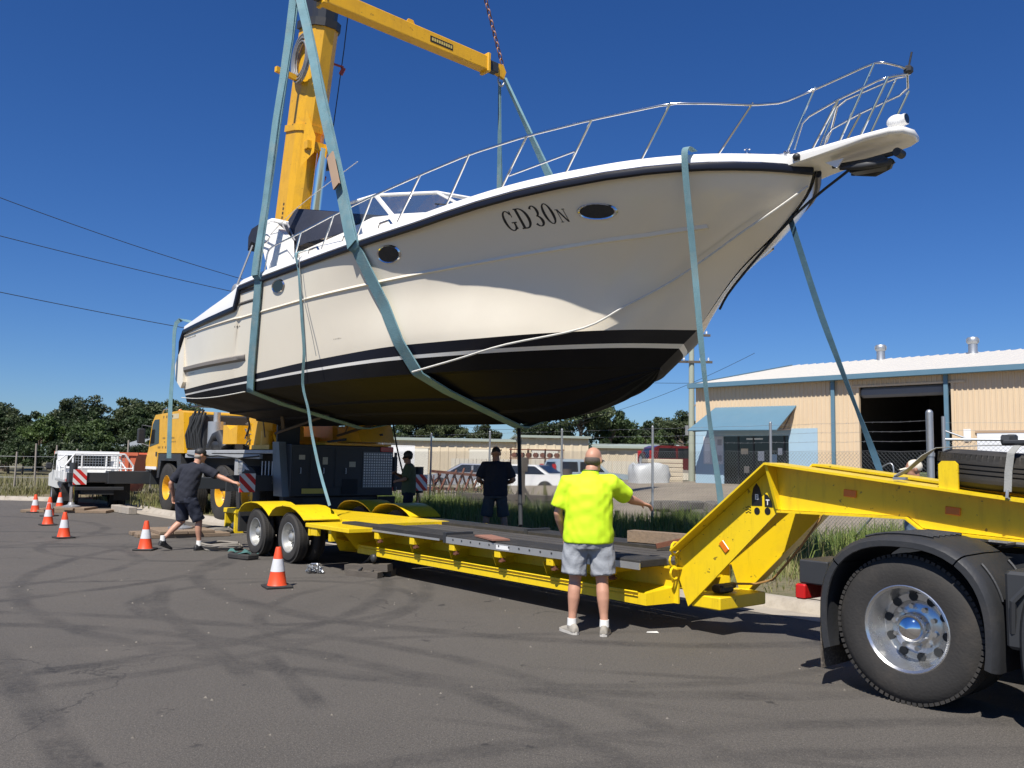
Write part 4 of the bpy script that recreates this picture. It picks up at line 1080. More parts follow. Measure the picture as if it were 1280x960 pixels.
for k, yb in enumerate((.80, 1.58)):
    lg = MB(); web(lg, [(7.0, .70), (7.09, .785), (8.145, 1.625), (8.19, 1.23), (7.17, .255), (7.05, .53)] if k == 0 else [(7.05, .74), (7.09, .785), (8.145, 1.625), (8.20, 1.23), (7.22, .30)], yb)
    leg = lg.build('gooseneck_leg', yel, trailer)
    tf = MB(); slab(tf, [(7.075, .797), (8.140, 1.645)], yb - .16, yb + .14, .02); tf.build('upper_flange', yel, leg)
    if k: bf = MB(); slab(bf, [(7.20, .275), (8.19, 1.222)], yb - .02, yb + .12, .02); bf.build('lower_edge', yel, leg)
    ub = MB(); web(ub, [(8.145, 1.625), (10.24, 1.385), (11.6, 1.235), (11.6, 1.06), (9.45, 1.155), (9.34, 1.24), (8.19, 1.23)], yb)
    up = ub.build('gooseneck_beam', yel, trailer)
    t2 = MB(); slab(t2, [(8.142, 1.645), (10.24, 1.405), (11.6, 1.255)], yb - .16, yb + .14, .02); t2.build('upper_flange', yel, up)
    lf = MB(); slab(lf, [(8.19, 1.226), (9.33, 1.236), (9.45, 1.15), (11.6, 1.055)], yb - .05, yb + .07, .018); lf.build('lower_flange', yel, up)
    bent = MB(); bent.add([(8.13, yb - .14, 1.622), (8.16, yb - .14, 1.618), (8.20, yb - .04, 1.235), (8.175, yb - .04, 1.238), (8.13, yb - .001, 1.622), (8.16, yb - .001, 1.618), (8.20, yb - .001, 1.235), (8.175, yb - .001, 1.238)], [(0, 1, 2, 3), (4, 7, 6, 5), (0, 3, 7, 4), (1, 5, 6, 2), (2, 6, 7, 3), (0, 4, 5, 1)])
    bent.build('bend_stiffener', yel, leg)
    if k == 0:
        ring_ = MB()
        for a in ((7.06, .80), (7.04, .68), (7.05, .56)): ring_.tube([(a[0], .80 - .06 - .06 * cos(t), a[1] + .06 * sin(t)) for t in [2 * pi * i / 10 for i in range(11)]], .012, 6)
        ring_.build('tie_ring', yel, leg, smooth=True)
        for (x, z) in ((7.60, .86),):
            rf = MB(); M = Matrix.Translation((x, .797, z)) @ Matrix.Rotation(radians(-42), 4, 'Y'); rf.box(-.03, .03, -.012, .002, -.055, .055, .004, M); rf.build('side_reflector', lamp_o, leg)
        for x, z in ((8.86, 1.40), (9.68, 1.30)):
            rf = MB(); M = Matrix.Translation((x, .797, z)) @ Matrix.Rotation(radians(5), 4, 'Y'); rf.box(-.055, .055, -.012, .002, -.03, .03, .004, M); rf.build('side_reflector', lamp_o, up)
# diagonal closing plate between the legs, hydraulic ram and hose
cp = MB(); cp.add([(7.30, .84, .38), (7.30, 1.57, .38), (7.45, 1.57, .36), (7.45, .84, .36)], [(0, 1, 2, 3)]); cp.box(7.18, 7.52, .83, 1.57, .255, .375, .01); cp.build('leg_cross_box', yel, trailer)
cp2 = MB(); cp2.box(8.0, 8.16, .83, 1.57, 1.25, 1.60, .01); cp2.box(9.35, 11.5, .83, 1.57, 1.06, 1.14, .01); cp2.build('neck_cross_box', yel, trailer)
hs = MB(); hs.tube([(7.38, 1.25, .46), (7.42, 1.55, .44), (7.60, 1.57, .50), (7.9, 1.57, .83), (8.12, 1.57, 1.12), (8.16, 1.57, 1.22)], .012, 6); hs.build('hydraulic_hose', mat('hose_tan', (.35, .2, .07), .6), trailer, smooth=True)
va = MB(); va.box(7.28, 7.42, 1.0, 1.2, .385, .46, .02); va.cyl((7.3, 1.2, .43), (7.3, 1.35, .43), .03, n=10); va.build('hydraulic_valve', blackp, trailer)
# fin and wave emblem painted on the near leg: two fins with B and T, discs and waves
em = MB(); Y_ = .7965
def put2(poly, dy=0): em.add([(x, Y_ - dy, z) for x, z in poly], [tuple(range(len(poly)))])
E0 = Vector((7.95, 1.235)); s0 = .00245
def ep(px, py): return (7.8187 + (px - 930) * .00845, 1.4537 - (py - 604) * .0073 + (px - 930) * .00035)
put2([ep(*q) for q in ((940, 632), (940, 620), (942, 610), (946, 604), (950, 610), (953, 622), (953, 632))])
put2([ep(*q) for q in ((956, 633), (955.5, 617), (960, 619), (964, 626), (966, 634))])
for cx_, cy_ in ((946.5, 638.5), (959.5, 638.5)):
    put2([(ep(cx_, cy_)[0] + .031 * cos(2 * pi * i / 16), ep(cx_, cy_)[1] + .033 * sin(2 * pi * i / 16)) for i in range(16)])
for k in range(3):
    pts = [ep(932 + i, 633 + k * 3.2 + .9 * sin(i * 1.3)) for i in range(8)]
    put2(pts + [(x, z - .007) for x, z in reversed(pts)])
emb = em.build('fin_emblem', mat('emblem_black', (.012, .012, .013), .4), trailer, fix=False)
lt = MB()
def let(polys, ox, oy):
    for q in polys: lt.add([(ep(ox, oy)[0] + a * .038, Y_ - .002, ep(ox, oy)[1] + b * .05) for a, b in q], [tuple(range(len(q)))])
let([[(0, 0), (.3, 0), (.3, 1), (0, 1)], [(.3, 0), (.9, 0), (.9, .2), (.3, .2)], [(.3, .42), (.9, .42), (.9, .58), (.3, .58)], [(.3, .8), (.9, .8), (.9, 1), (.3, 1)], [(.7, .2), (1, .2), (1, .42), (.7, .42)], [(.7, .58), (.95, .58), (.95, .8), (.7, .8)]], 944.3, 624.5)
let([[(.35, 0), (.6, 0), (.6, .8), (.35, .8)], [(0, .8), (1, .8), (1, 1), (0, 1)]], 957.6, 631)
lt.build('emblem_letters', white_p, emb, fix=False)
# upright stops for the spare wheel
for xa, xb, zb in ((9.64, 9.78, 1.458), (10.24, 10.46, 1.388)):
    s_ = MB(); s_.prism([(xa, zb), (xb, zb - .012), (xb, zb + .19), (xb - .025, zb + .215), (xa + .025, zb + .215), (xa, zb + .19)], 'y', .66, .68); s_.build('wheel_stop', yel, trailer)
# spare wheel lying flat on the neck
spare = thing('spare_tyre', 'black spare truck tyre lying flat on the yellow gooseneck under a ratchet strap', 'tyre', TF.w(9.93, 1.24, 1.46), TF.yaw)
spare.rotation_euler = (0, radians(4.5), TF.yaw)
t = tyre_mesh(.52, .285, .29); t.v = [(v[0], v[2], .285 - v[1]) for v in t.v]; t.f = [tuple(reversed(f)) for f in t.f]
t.build('tyre', tyre_m, spare, smooth=True, ang=30)
rm = MB(); rm.lathe([(.30, .25), (.27, .25), (.26, .05), (.24, .05), (.24, .22), (.1, .2), (.1, .0)], (0, 0, .0), (0, 0, 1), 28); rm.build('rim', rust, spare, smooth=True)
rst = thing('ratchet_strap', 'grey ratchet strap over the spare tyre on the gooseneck', 'strap', TF.o, TF.yaw)
a = MB(); ribbon(a, [(9.30, .66, 1.545), (9.38, .72, 1.60), (9.46, .80, 1.70), (9.52, .9, 1.775), (9.85, .95, 1.795), (10.15, .9, 1.795)], .05, Vector((.3, .9, .1)), .005)
ribbon(a, [(10.15, .9, 1.795), (10.15, .76, 1.785), (10.13, .70, 1.73), (10.12, .675, 1.60), (10.12, .65, 1.46)], .05, Vector((1, 0, 0)), .005); a.build('webbing', strap_g, rst)
a = MB(); a.box(10.04, 10.27, .78, .86, 1.795, 1.83, .01); a.box(10.06, 10.12, .80, .88, 1.82, 1.87, .012); a.cyl((10.03, .83, 1.83), (10.09, .83, 1.83), .04, n=10); a.build('ratchet', dmetal, rst)
a = MB(); a.box(9.30, 9.40, .64, .68, 1.525, 1.545); a.tube([(10.12, .645, 1.47), (10.12, .63, 1.42), (10.14, .66, 1.40)], .012, 6); a.build('strap_hook', galv, rst)
# white rag and plastic hanging under the neck
rag = MB(); rag.grid([[(9.46 + .09 * i + .02 * j, .74 + .03 * sin(i * 2 + j), 1.13 - .05 * j - .02 * i + .02 * sin(i * 3)) for j in range(4)] for i in range(4)]); tag(rag.build('white_rag', white_p, None, smooth=True), 'crumpled white rag tucked under the gooseneck above the mudguard', 'rag')
bpy.context.view_layer.update()
bpy.data.objects['white_rag'].location = TF.o; bpy.data.objects['white_rag'].rotation_euler = (0, 0, TF.yaw)
bx = MB(); bx.prism([(9.42, 1.20), (9.60, 1.18), (9.62, 1.02), (9.44, 1.0)], 'y', .82, 1.5); bx.build('turntable_box', mat('grey_purple', (.10, .095, .11), .6), trailer)
# loose gear on the deck: timber beam, red-brown plate
dk = MB(); dk.bar(TF.w(5.55, 1.75, .77), TF.w(6.75, 1.98, .77), .16, .13); tag(dk.build('timber_beam', timber), 'long weathered timber beam lying on the trailer deck beside the gooseneck', 'timber')
dk = MB(); dk.bar(TF.w(6.2, 1.45, .715), TF.w(6.7, 2.05, .90), .05, .05); tag(dk.build('steel_bar', rust), 'rusty steel bar leaning on the timber beam', 'steel bar')
dk = MB(); dk.bar(TF.w(4.15, .62, .712), TF.w(4.75, .42, .712), .22, .018); tag(dk.build('dunnage_board', mat('red_timber', (.27, .13, .09), .85, var=.2)), 'flat red-brown board lying on the black deck rail', 'board')

# ================================================================== PRIME MOVER (rear end)
truck = thing('prime_mover', 'dark truck tractor unit with black mudguard and chrome hub under the gooseneck', 'truck', TF.w(9.67, 0, 0), TF.yaw)
rimw = mat('truck_rim', (.62, .62, .61), .24, .9, var=.05, dirt=.25, dcol=(.2, .19, .17))
for x in (0, 1.35):
    wheel(truck, (x, .02, .51), .51, .285, .288, rimw, True, hubcap=.105, holes=10)
    wheel(truck, (x, 2.46, .51), .51, .285, .288, rimw, True, flip=True, hubcap=.105, holes=10)
a = MB()
for x in (0, 1.35): a.cyl((x, .4, .525), (x, 2.1, .525), .09, n=14); a.ellipsoid((x, 1.24, .525), (.25, .2, .24))
a.build('drive_axle', dmetal, truck, smooth=True)
for y in (.82, 1.58):
    a = MB(); a.box(-.75, 6.0, y, y + .08, .78, 1.02); a.build('chassis_rail', dmetal, truck)
a = MB(); a.prism([(-.45, 1.06), (.7, 1.06), (.6, 1.12), (-.3, 1.12)], 'y', .85, 1.62); a.build('fifth_wheel', mat('greasy_steel', (.03, .028, .025), .35, .6), truck)
def se(t): return 1 / (abs(cos(t)) ** 2.5 + abs(sin(t)) ** 2.5) ** .4
def guard(xc, y0, y1):
    # three-piece mudguard: rear drop, crown, front drop
    segs = [(radians(202), radians(140)), (radians(139), radians(52)), (radians(51), radians(-18))]
    for a0, a1 in segs:
        mb = MB(); rows = []
        n = 12
        for i in range(n + 1):
            t = a0 + (a1 - a0) * i / n; r0 = .60
            sq = se(t)
            def P(y, r): return (xc + r * cos(t) * sq, y, .525 + r * sin(t) * sq)
            rows.append([P(y0 + .012, r0 - .055), P(y0, r0 - .05), P(y0, r0 - .012), P(y0 + .03, r0 + .012), P(y0 + .07, r0 + .022), P((y0 + y1) / 2, r0 + .03), P(y1 - .07, r0 + .022), P(y1, r0 - .012), P(y1, r0 - .05), P(y1 - .02, r0 - .04), P(y0 + .03, r0 - .03), P(y0 + .012, r0 - .055)])
        mb.grid(rows)
        o = mb.build('mudguard', blackp, truck, smooth=True, ang=45)
        if a0 < radians(145):
            nr = 6 if a0 > radians(100) else 2
            for k in range(nr):
                rb = MB(); y = y0 + .14 + k * ((y1 - y0) - .28) / (nr - 1)
                pts = []
                for i in range(7):
                    t = a0 + (a1 - a0) * ((.25 + .5 * i / 6) if nr == 6 else (.10 + .32 * i / 6)); sq = se(t); r0 = .634; pts.append((xc + r0 * cos(t) * sq, y, .525 + r0 * sin(t) * sq))
                rb.tube(pts, .010, 6); rb.build('guard_rib', blackp, o, smooth=True)
guard(0, -.05, .66); guard(0, 1.82, 2.53)
guard(1.35, -.05, .66); guard(1.35, 1.82, 2.53)
mf = MB(); mf.box(-.625, -.612, .0, .62, .14, .44); mf.build('mud_flap', mat('muddy_flap', (.09, .075, .06), .95, var=.5, vscale=60, dirt=.8, dscale=60, dcol=(.30, .25, .19)), truck)
tl = MB(); tl.box(-.86, -.62, .10, .55, .72, .90, .01); br = tl.build('lamp_bracket', dmetal, truck)
tl = MB(); tl.box(-.885, -.80, .08, .40, .60, .715, .012); lm = tl.build('tail_lamp', lamp_r, truck)
a = MB(); a.box(1.95, 2.6, .15, .7, .45, .95, .03); a.box(2.7, 3.9, .0, .6, .35, .95, .12); a.build('side_tank', dmetal, truck)
a = MB(); a.box(.66, .86, -.02, .3, .5, .98, .02); a.tube([(.70, -.01, .6), (.72, -.05, .8), (.8, -.02, .9)], .02, 6); a.cyl((.8, .0, .55), (.8, .25, .55), .07, n=10); a.build('guard_bracket', dmetal, truck)
hs = MB()
for k in range(3): hs.tube([(-.2 + k * .2, .9, 1.03), (.1 + k * .2, .75 - .05 * k, 1.10), (.6 + k * .1, .8, 1.08), (1.2, .85, 1.02)], .018, 6)
hs.build('air_hose', blackp, truck, smooth=True)

# ================================================================== MOBILE CRANE
HF = Fr((-3.81, 19.42, 0), 129.5)
crane = thing('mobile_crane', 'yellow four-axle mobile crane with grey carrier standing behind the boat', 'crane', HF.o, HF.yaw)
def cwheel(x, y, flip):
    e = bpy.data.objects.new('wheel', None); COL.objects.link(e); e.parent = crane; e.location = (x, y, .74); e.empty_display_size = .1
    if not flip: e.rotation_euler = (0, 0, pi)
    t = tyre_mesh(.69, .40, .335, 36); t.build('tyre', tyre_m, e, smooth=True, ang=30)
    rim_mesh(.335, .20, .13, dish=.10).build('rim', cyel, e, smooth=True, ang=35)
    b = MB(); b.cyl((.22, .15, 0), (.22, .215, 0), .022, n=6); bm_ = b.mesh('wheel_nut'); bm_.materials.append(gmetal)
    for i in range(10): q = bpy.data.objects.new('wheel_nut', bm_); COL.objects.link(q); q.parent = e; q.rotation_euler = (0, 2 * pi * i / 10, 0)
for x in (7.7, 6.05, 3.65, 2.0):
    cwheel(x, 1.36, False); cwheel(x, -1.36, True)
c = MB(); c.box(.5, 10.0, -.55, .55, .75, 1.45, .02)
for x in (7.7, 6.05, 3.65, 2.0): c.cyl((x, -1.1, .74), (x, 1.1, .74), .12, n=12)
c.build('chassis_frame', dmetal, crane)
# deck plates and silver side frames
c = MB(); c.box(.55, 6.1, -1.36, 1.36, 1.72, 1.80, .01); c.box(4.3, 6.1, -1.37, 1.37, 1.62, 1.72); c.build('deck_plate', crl, crane)
for s_ in (1, -1):
    c = MB()
    c.box(1.3, 6.2, s_ * 1.30, s_ * 1.37, 1.60, 1.70); c.box(2.55, 2.75, s_ * 1.28, s_ * 1.365, 1.05, 1.6); c.box(5.0, 5.1, s_ * 1.28, s_ * 1.365, 1.1, 1.6)
    c.bar((5.05, s_ * 1.34, 1.12), (5.5, s_ * 1.34, 1.58), .05, .04); c.bar((5.5, s_ * 1.34, 1.12), (5.05, s_ * 1.34, 1.58), .05, .04)
    c.prism([(2.55, 1.6), (2.75, 1.6), (1.35, 1.05), (1.2, 1.05)], 'y', s_ * 1.30, s_ * 1.35)
    c.build('side_frame', crl, crane)
    c = MB(); c.prism([(1.35, 1.06), (2.54, 1.06), (2.54, 1.58)], 'y', s_ * 1.31, s_ * 1.34); tp = c.build('tread_plate', gmetal, crane)
    dd = MB()
    for i in range(11):
        for j in range(5):
            x, z = 1.5 + i * .1, 1.1 + j * .09
            if z < 1.04 + (x - 1.35) * .44: dd.box(x, x + .05, s_ * 1.34, s_ * 1.347, z, z + .05)
    dd.build('tread_stud', alu, tp)
    c = MB(); c.prism([(.02, .80), (.46, .80), (.62, 1.98), (.30, 1.98)], 'y', s_ * 1.22, s_ * 1.38); c.build('corner_panel', mat('crane_panel', (.18, .21, .23), .5, .2, var=.08, dirt=.25), crane)
# wheel arch inner boxes
c = MB(); c.box(.5, 9.2, -.9, .9, 1.0, 1.7); c.build('inner_body', mat('crane_inner', (.03, .03, .03), .7), crane)
# rear body
c = MB(); c.box(0.0, .5, -1.36, 1.22, .80, 1.93, .015); rear = c.build('rear_body', crg, crane)
c = MB(); c.box(-.012, 0.0, -1.33, -.55, .98, 1.80); rp = c.build('tread_panel', mat('tread_grey', (.16, .17, .18), .45, .4, dirt=.2), rear)
dd = MB()
for i in range(12):
    for j in range(13): dd.box(-.018, -.012, -1.31 + i * .064, -1.275 + i * .064, 1.0 + j * .061, 1.035 + j * .061)
dd.build('tread_stud', alu, rp)
c = MB()
for y0, y1 in ((-.5, .15), (.2, .75), (.8, 1.18)): c.box(-.014, 0, y0, y1, 1.0, 1.85, .004)
c.build('locker_door', crg, rear)
c = MB(); c.box(-.016, -.012, -.42, -.02, .84, 1.18); c.build('number_recess', rope_k, rear)
c = MB(); c.box(-.03, 0, -1.34, -1.0, 1.81, 1.92, .006); c.build('tail_lamp', lamp_r, rear)
c = MB(); c.box(-.03, -.0, -1.44, -1.38, .9, 1.8); c.box(-.02, .02, -1.46, -1.36, 1.0, 1.7); c.build('rear_ladder', blackp, crane)
c = MB(); c.box(.0, .5, -1.3, .4, 1.935, 1.985, .01); c.build('counterweight_tray', cyel, crane)
c = MB(); c.box(.1, .9, -1.05, 1.05, .42, .8, .03); c.build('rear_underbody', dmetal, crane)
c = MB(); c.box(-.02, -.014, .35, .95, .86, .97); c.build('number_plate', mat('plate_yellow', (.6, .5, .1), .5), rear)
for y in (-1.25, 1.1):
    c = MB(); c.box(.02, .04, y - .2, y + .25, .35, .78); c.build('mud_flap', blackr, crane)
for y0, z0, w_, h_ in ((-.35, 1.45, .16, .12), (.35, 1.5, .12, .16), (.9, 1.6, .14, .1)):
    c = MB(); c.box(-.02, -.0145, y0, y0 + w_, z0, z0 + h_); c.build('warning_decal', mat('decal_pale', (.5, .47, .36), .5, var=.3, vscale=40), rear)
for y in (-.1, .45, 1.0):
    c = MB(); c.tube([(-.015, y, 1.3), (-.05, y, 1.3), (-.05, y, 1.42), (-.015, y, 1.42)], .01, 6); c.build('grab_handle', galv, rear)
for i in range(4):
    c = MB(); c.box(.55 + i * .18, .60 + i * .18, 1.375, 1.385, 1.05 + i * .0, 1.55); c.build('side_rib', crl, crane)
c = MB(); c.tube([(1.3, 1.39, 1.66), (2.5, 1.40, 1.60), (3.8, 1.40, 1.66), (5.0, 1.39, 1.62), (6.0, 1.38, 1.68)], .018, 6); c.build('side_cable', rope_k, crane, smooth=True)
# outriggers with striped end plates, jacks and floats
def outrigger(x, s_, y0, L, z0, z1, marks):
    c = MB(); c.box(x - .17, x + .17, s_ * y0, s_ * (y0 + L * .55), z0 - .02, z1 + .02, .01); o = c.build('outrigger_beam', crg, crane)
    c = MB(); c.box(x - .14, x + .14, s_ * (y0 + L * .5), s_ * (y0 + L), z0 + .03, z1 - .03, .01); c.build('inner_beam', crg, o)
    c = MB(); yj = s_ * (y0 + L - .14); c.cyl((x, yj, z0 - .1), (x, yj, z1 + .25), .11, n=16); c.build('jack_housing', crg, o, smooth=True)
    c = MB(); c.cyl((x, yj, .22), (x, yj, z0), .065, n=14); c.build('jack_ram', chrome, o, smooth=True)
    c = MB(); c.lathe([(.0, .0), (.24, .0), (.24, .03), (.10, .07), (.07, .14), (.0, .15)], (x, yj, .14), (0, 0, 1), 18); c.build('jack_foot', gmetal, o, smooth=True)
    for my, face in marks:
        p = MB(); fx_ = x - .185 if face < 0 else x + .17
        p.box(fx_, fx_ + .012, my - .18, my + .18, z0 - .04, z1 + .06); pl_ = p.build('marker_plate', white_p, o)
        xo = fx_ - .002 if face < 0 else fx_ + .014
        zz0, zz1 = z0 - .04, z1 + .06; H_ = zz1 - zz0
        for q in range(3):
            b0 = -H_ + q * .26 + .02; pts = []
            # diagonal band clipped to the plate
            st = MB(); ys = [(-.18, .18)]
            poly = [(my - .18, zz0 + b0), (my + .18, zz0 + b0 + .36), (my + .18, zz0 + b0 + .36 + .13), (my - .18, zz0 + b0 + .13)]
            cl = []
            for k in range(4):
                a_, b_ = poly[k], poly[(k + 1) % 4]
                for f in [i / 12 for i in range(12)]:
                    py, pz = a_[0] + (b_[0] - a_[0]) * f, a_[1] + (b_[1] - a_[1]) * f; cl.append((py, min(zz1, max(zz0, pz))))
            st.add([(xo, py, pz) for py, pz in cl], [tuple(range(len(cl)))]); st.build('red_band', redp, pl_, fix=False)
    return yj
ob_z0, ob_z1 = .92, 1.22
yj1 = outrigger(.72, 1, 1.2, 2.2, ob_z0, ob_z1, [(1.95, -1)])
yj2 = outrigger(.72, -1, 1.36, 1.35, ob_z0, ob_z1, [(-1.62, -1), (-2.52, -1)])
yj3 = outrigger(9.55, 1, 1.2, 2.3, .82, 1.15, [(3.22, -1)])
c = MB(); c.box(9.3, 9.8, -1.3, 1.3, .78, 1.2); c.build('front_outrigger_box', crg, crane)
# carrier cab
c = MB()
prof = [(6.35, 1.20), (9.55, 1.20), (9.62, 1.45), (9.40, 1.78), (9.25, 2.55), (9.0, 2.84), (6.75, 2.90), (6.45, 1.95)]
prof = [(6.32, 1.72), (8.55, 1.72), (8.62, 1.22), (9.62, 1.22), (9.66, 1.5), (9.45, 1.85), (9.22, 2.62), (8.95, 2.84), (6.78, 2.90), (6.55, 2.84)]
c.prism(prof, 'y', -1.36, 1.36); cabo = c.build('carrier_cab', cyel, crane)
c = MB(); c.prism([(8.50, 2.0), (9.36, 1.90), (9.16, 2.56), (8.98, 2.70), (8.56, 2.70)], 'y', 1.362, 1.368); c.build('side_window', glassd, cabo)
c = MB(); c.prism([(8.50, 2.0), (9.36, 1.90), (9.16, 2.56), (8.98, 2.70), (8.56, 2.70)], 'y', -1.368, -1.362); c.build('side_window', glassd, cabo)
c = MB(); c.add([(9.47, -1.25, 1.88), (9.47, 1.25, 1.88), (9.25, 1.25, 2.6), (9.25, -1.25, 2.6)], [(0, 1, 2, 3)]); c.build('windscreen', glassd, cabo)
c = MB(); c.box(8.62, 8.74, 1.362, 1.372, 1.62, 1.75); c.build('door_handle', blackp, cabo)
c = MB(); c.box(8.60, 9.60, 1.364, 1.376, 1.24, 1.32); c.build('sill_trim', white_p, cabo)
c = MB(); c.tube([(9.42, 1.3, 2.5), (9.7, 1.5, 2.55), (9.75, 1.5, 2.2)], .02, 6); c.box(9.68, 9.80, 1.4, 1.62, 2.0, 2.45, .03); c.tube([(9.45, 1.3, 1.9), (9.7, 1.5, 2.0)], .02, 6); c.build('mirror', blackp, cabo)
c = MB()
for z, n_, h_, x0_ in ((2.72, 8, .07, 6.95), (2.12, 8, .05, 6.9), (2.02, 9, .03, 6.9), (1.85, 6, .06, 7.3)):
    for i in range(n_):
        if R.random() < .15: continue
        c.box(x0_ + 1.2 - i * .13, x0_ + 1.2 - i * .13 + .085, 1.3615, 1.364, z, z + h_)
c.build('cab_lettering', mat('letter_brown', (.22, .13, .03), .5), cabo)
c = MB(); c.box(6.9, 7.6, 1.3615, 1.364, 2.68, 2.82); c.build('cab_sign', mat('sign_pale', (.6, .5, .3), .5), cabo)
c = MB(); c.lathe([(.0, .0), (.06, 0), (.06, .08), (.04, .11), (0, .12)], (8.2, .9, 2.89), (0, 0, 1), 12); c.build('beacon', lamp_o, cabo, smooth=True)
c = MB(); c.tube([(8.9, 1.2, 2.83), (8.7, 1.2, 3.0), (8.2, 1.2, 3.0)], .02, 6); c.build('roof_rail', galv, cabo)
# wheel arches in front of axle one: black liners
c = MB(); c.prism([(6.5, 1.0), (6.6, 1.70), (8.5, 1.70), (8.58, 1.0), (8.4, 1.0), (8.25, 1.5), (6.9, 1.5), (6.75, 1.0)], 'y', .95, 1.355); c.prism([(6.5, 1.0), (6.6, 1.70), (8.5, 1.70), (8.58, 1.0), (8.4, 1.0), (8.25, 1.5), (6.9, 1.5), (6.75, 1.0)], 'y', -1.355, -.95); c.build('wheel_arch', blackp, crane)
# exhaust stack, engine intake, hoses behind the cab
c = MB(); c.cyl((5.0, 1.0, 1.85), (5.0, 1.0, 2.55), .22, n=18); c.cyl((5.0, 1.0, 2.55), (5.0, 1.0, 2.8), .09, n=12); c.build('exhaust_silencer', alu, crane, smooth=True)
c = MB(); c.box(5.35, 6.45, -1.2, 1.25, 1.80, 2.75, .05); c.build('engine_housing', blackp, crane)
c = MB()
for k in range(7): c.tube([(6.3 - k * .16, 1.28, 1.85), (6.32 - k * .16, 1.34, 2.2 + .1 * (k % 3)), (6.2 - k * .15, 1.2, 2.8 + .08 * (k % 2))], .035, 6)
c.build('hydraulic_hose', rope_k, crane, smooth=True)
c = MB(); c.tube([(3.9, 1.15, 1.86), (4.2, 1.2, 2.2), (4.6, 1.15, 2.15), (4.8, 1.2, 1.86)], .13, 10); c.box(3.9, 4.7, .9, 1.25, 1.82, 2.05, .05); c.build('tool_bin', blackp, crane, smooth=True)
# superstructure on the slewing ring
c = MB(); c.cyl((3.4, 0, 1.80), (3.4, 0, 1.95), .85, n=32); c.build('slewing_ring', dmetal, crane, smooth=True)
c = MB(); c.box(1.9, 4.3, -1.1, .9, 1.96, 2.15, .03); c.prism([(1.2, 2.05), (3.0, 2.05), (2.6, 2.7), (1.9, 3.1), (1.3, 2.9)], 'y', -.55, -.40); c.prism([(1.2, 2.05), (3.0, 2.05), (2.6, 2.7), (1.9, 3.1), (1.3, 2.9)], 'y', .35, .5); c.build('slewing_platform', cyel, crane)
c = MB(); c.prism([(2.85, 1.95), (3.75, 1.95), (3.75, 2.42), (3.55, 2.42), (3.3, 2.30), (2.85, 2.40)], 'y', .9, 1.30); c.build('hook_tray', cyel, crane)
c = MB(); c.cyl((1.55, .7, 1.86), (1.55, .7, 2.35), .14, n=14); c.cyl((1.75, 1.0, 1.85), (1.75, 1.0, 2.25), .16, n=14); c.box(1.2, 2.3, .55, 1.2, 1.82, 1.92); c.bar((1.3, .9, 1.9), (2.0, .9, 2.5), .08, .1); c.build('winch_frame', cyel, crane, smooth=True)
c = MB(); c.box(.5, 1.1, -1.25, -.45, 2.0, 2.40, .02); c.prism([(-.3, 2.02), (.45, 2.02), (.45, 2.45), (-.1, 2.45)], 'y', -1.2, -.3); c.build('counterweight', cyel, crane)
c = MB()
for k in range(26):
    a = k * .7; c.tube([(2.45 + .12 * cos(a + t), 1.12 + .1 * sin(a * 1.3), 1.9 + k * .02 + .1 * sin(t)) for t in (0, 1.2, 2.4)], .018, 5)
c.build('chain_bundle', mat('old_steel', (.2, .17, .13), .6, .5, var=.4), crane)
c = MB(); c.box(1.0, 1.06, .55, 1.1, 1.82, 2.6); c.bar((-.25, -.9, 2.2), (.7, .0, 2.02), .05, .05); c.build('boom_rest', dmetal, crane)
# operator's cab on the far side
c = MB(); c.prism([(2.6, 2.1), (4.4, 2.1), (4.55, 2.7), (4.1, 3.5), (2.6, 3.5)], 'y', -1.30, -.55); oc = c.build('operator_cab', cyel, crane)
# boom: base section, telescoped sections, luffing ram, hose reel
F_ = HF.loc((-5.75, 20.5, 2.45)); TIP = HF.loc((HOOK.x, HOOK.y, 30.0))
bd = (TIP - F_).normalized()
side_ = -bd.cross(Vector((0, 0, 1))).normalized(); upb = bd.cross(side_).normalized()   # upb: the upper / back face of the boom
def boom_sec(s0, s1, w, h, e=.0):
    mb = MB(); rows = []
    prof = [(-w / 2, h * .5), (w / 2, h * .5), (w / 2, -h * .10), (w * .40, -h * .34), (w * .18, -h * .5), (-w * .18, -h * .5), (-w * .40, -h * .34), (-w / 2, -h * .10)]
    for s_ in (s0, s1): rows.append([F_ + bd * s_ + side_ * a + upb * b for a, b in prof] + [F_ + bd * s_ + side_ * prof[0][0] + upb * prof[0][1]])
    mb.grid(rows); mb.add(rows[0][:-1], [tuple(range(7, -1, -1))]); mb.add(rows[1][:-1], [tuple(range(8))]); return mb
base_len = 9.35
boom = boom_sec(-.6, base_len, .70, .86).build('boom', cyel, crane)
c = boom_sec(base_len - .12, base_len + .06, .80, .95); c.build('boom_collar', dmetal, boom)
c = boom_sec(6.85, 7.0, .77, .92); c.build('boom_band', cyel, boom)
for k, (s0, s1, w_) in enumerate(((base_len, 17.0, .61), (17.0, 23.0, .54), (23.0, 28.0, .47))): boom_sec(s0 + (.06 if k == 0 else 0), s1, w_, w_ * 1.2).build('telescope_section', mat('boom_dark', (.03, .032, .038), .45, var=.15), boom)
c = MB(); c.cyl(F_ + bd * 6.5 - upb * .62 + side_ * .12, F_ + bd * 2.2 - upb * .72 + side_ * .12, .13, n=18); c.build('luffing_rod', chrome, boom, smooth=True)
c = MB(); c.cyl(F_ + bd * 3.2 - upb * .72 + side_ * .12, F_ + bd * .3 - upb * .85 + side_ * .12, .19, n=18); c.build('luffing_cylinder', cyel, boom, smooth=True)
c = MB()
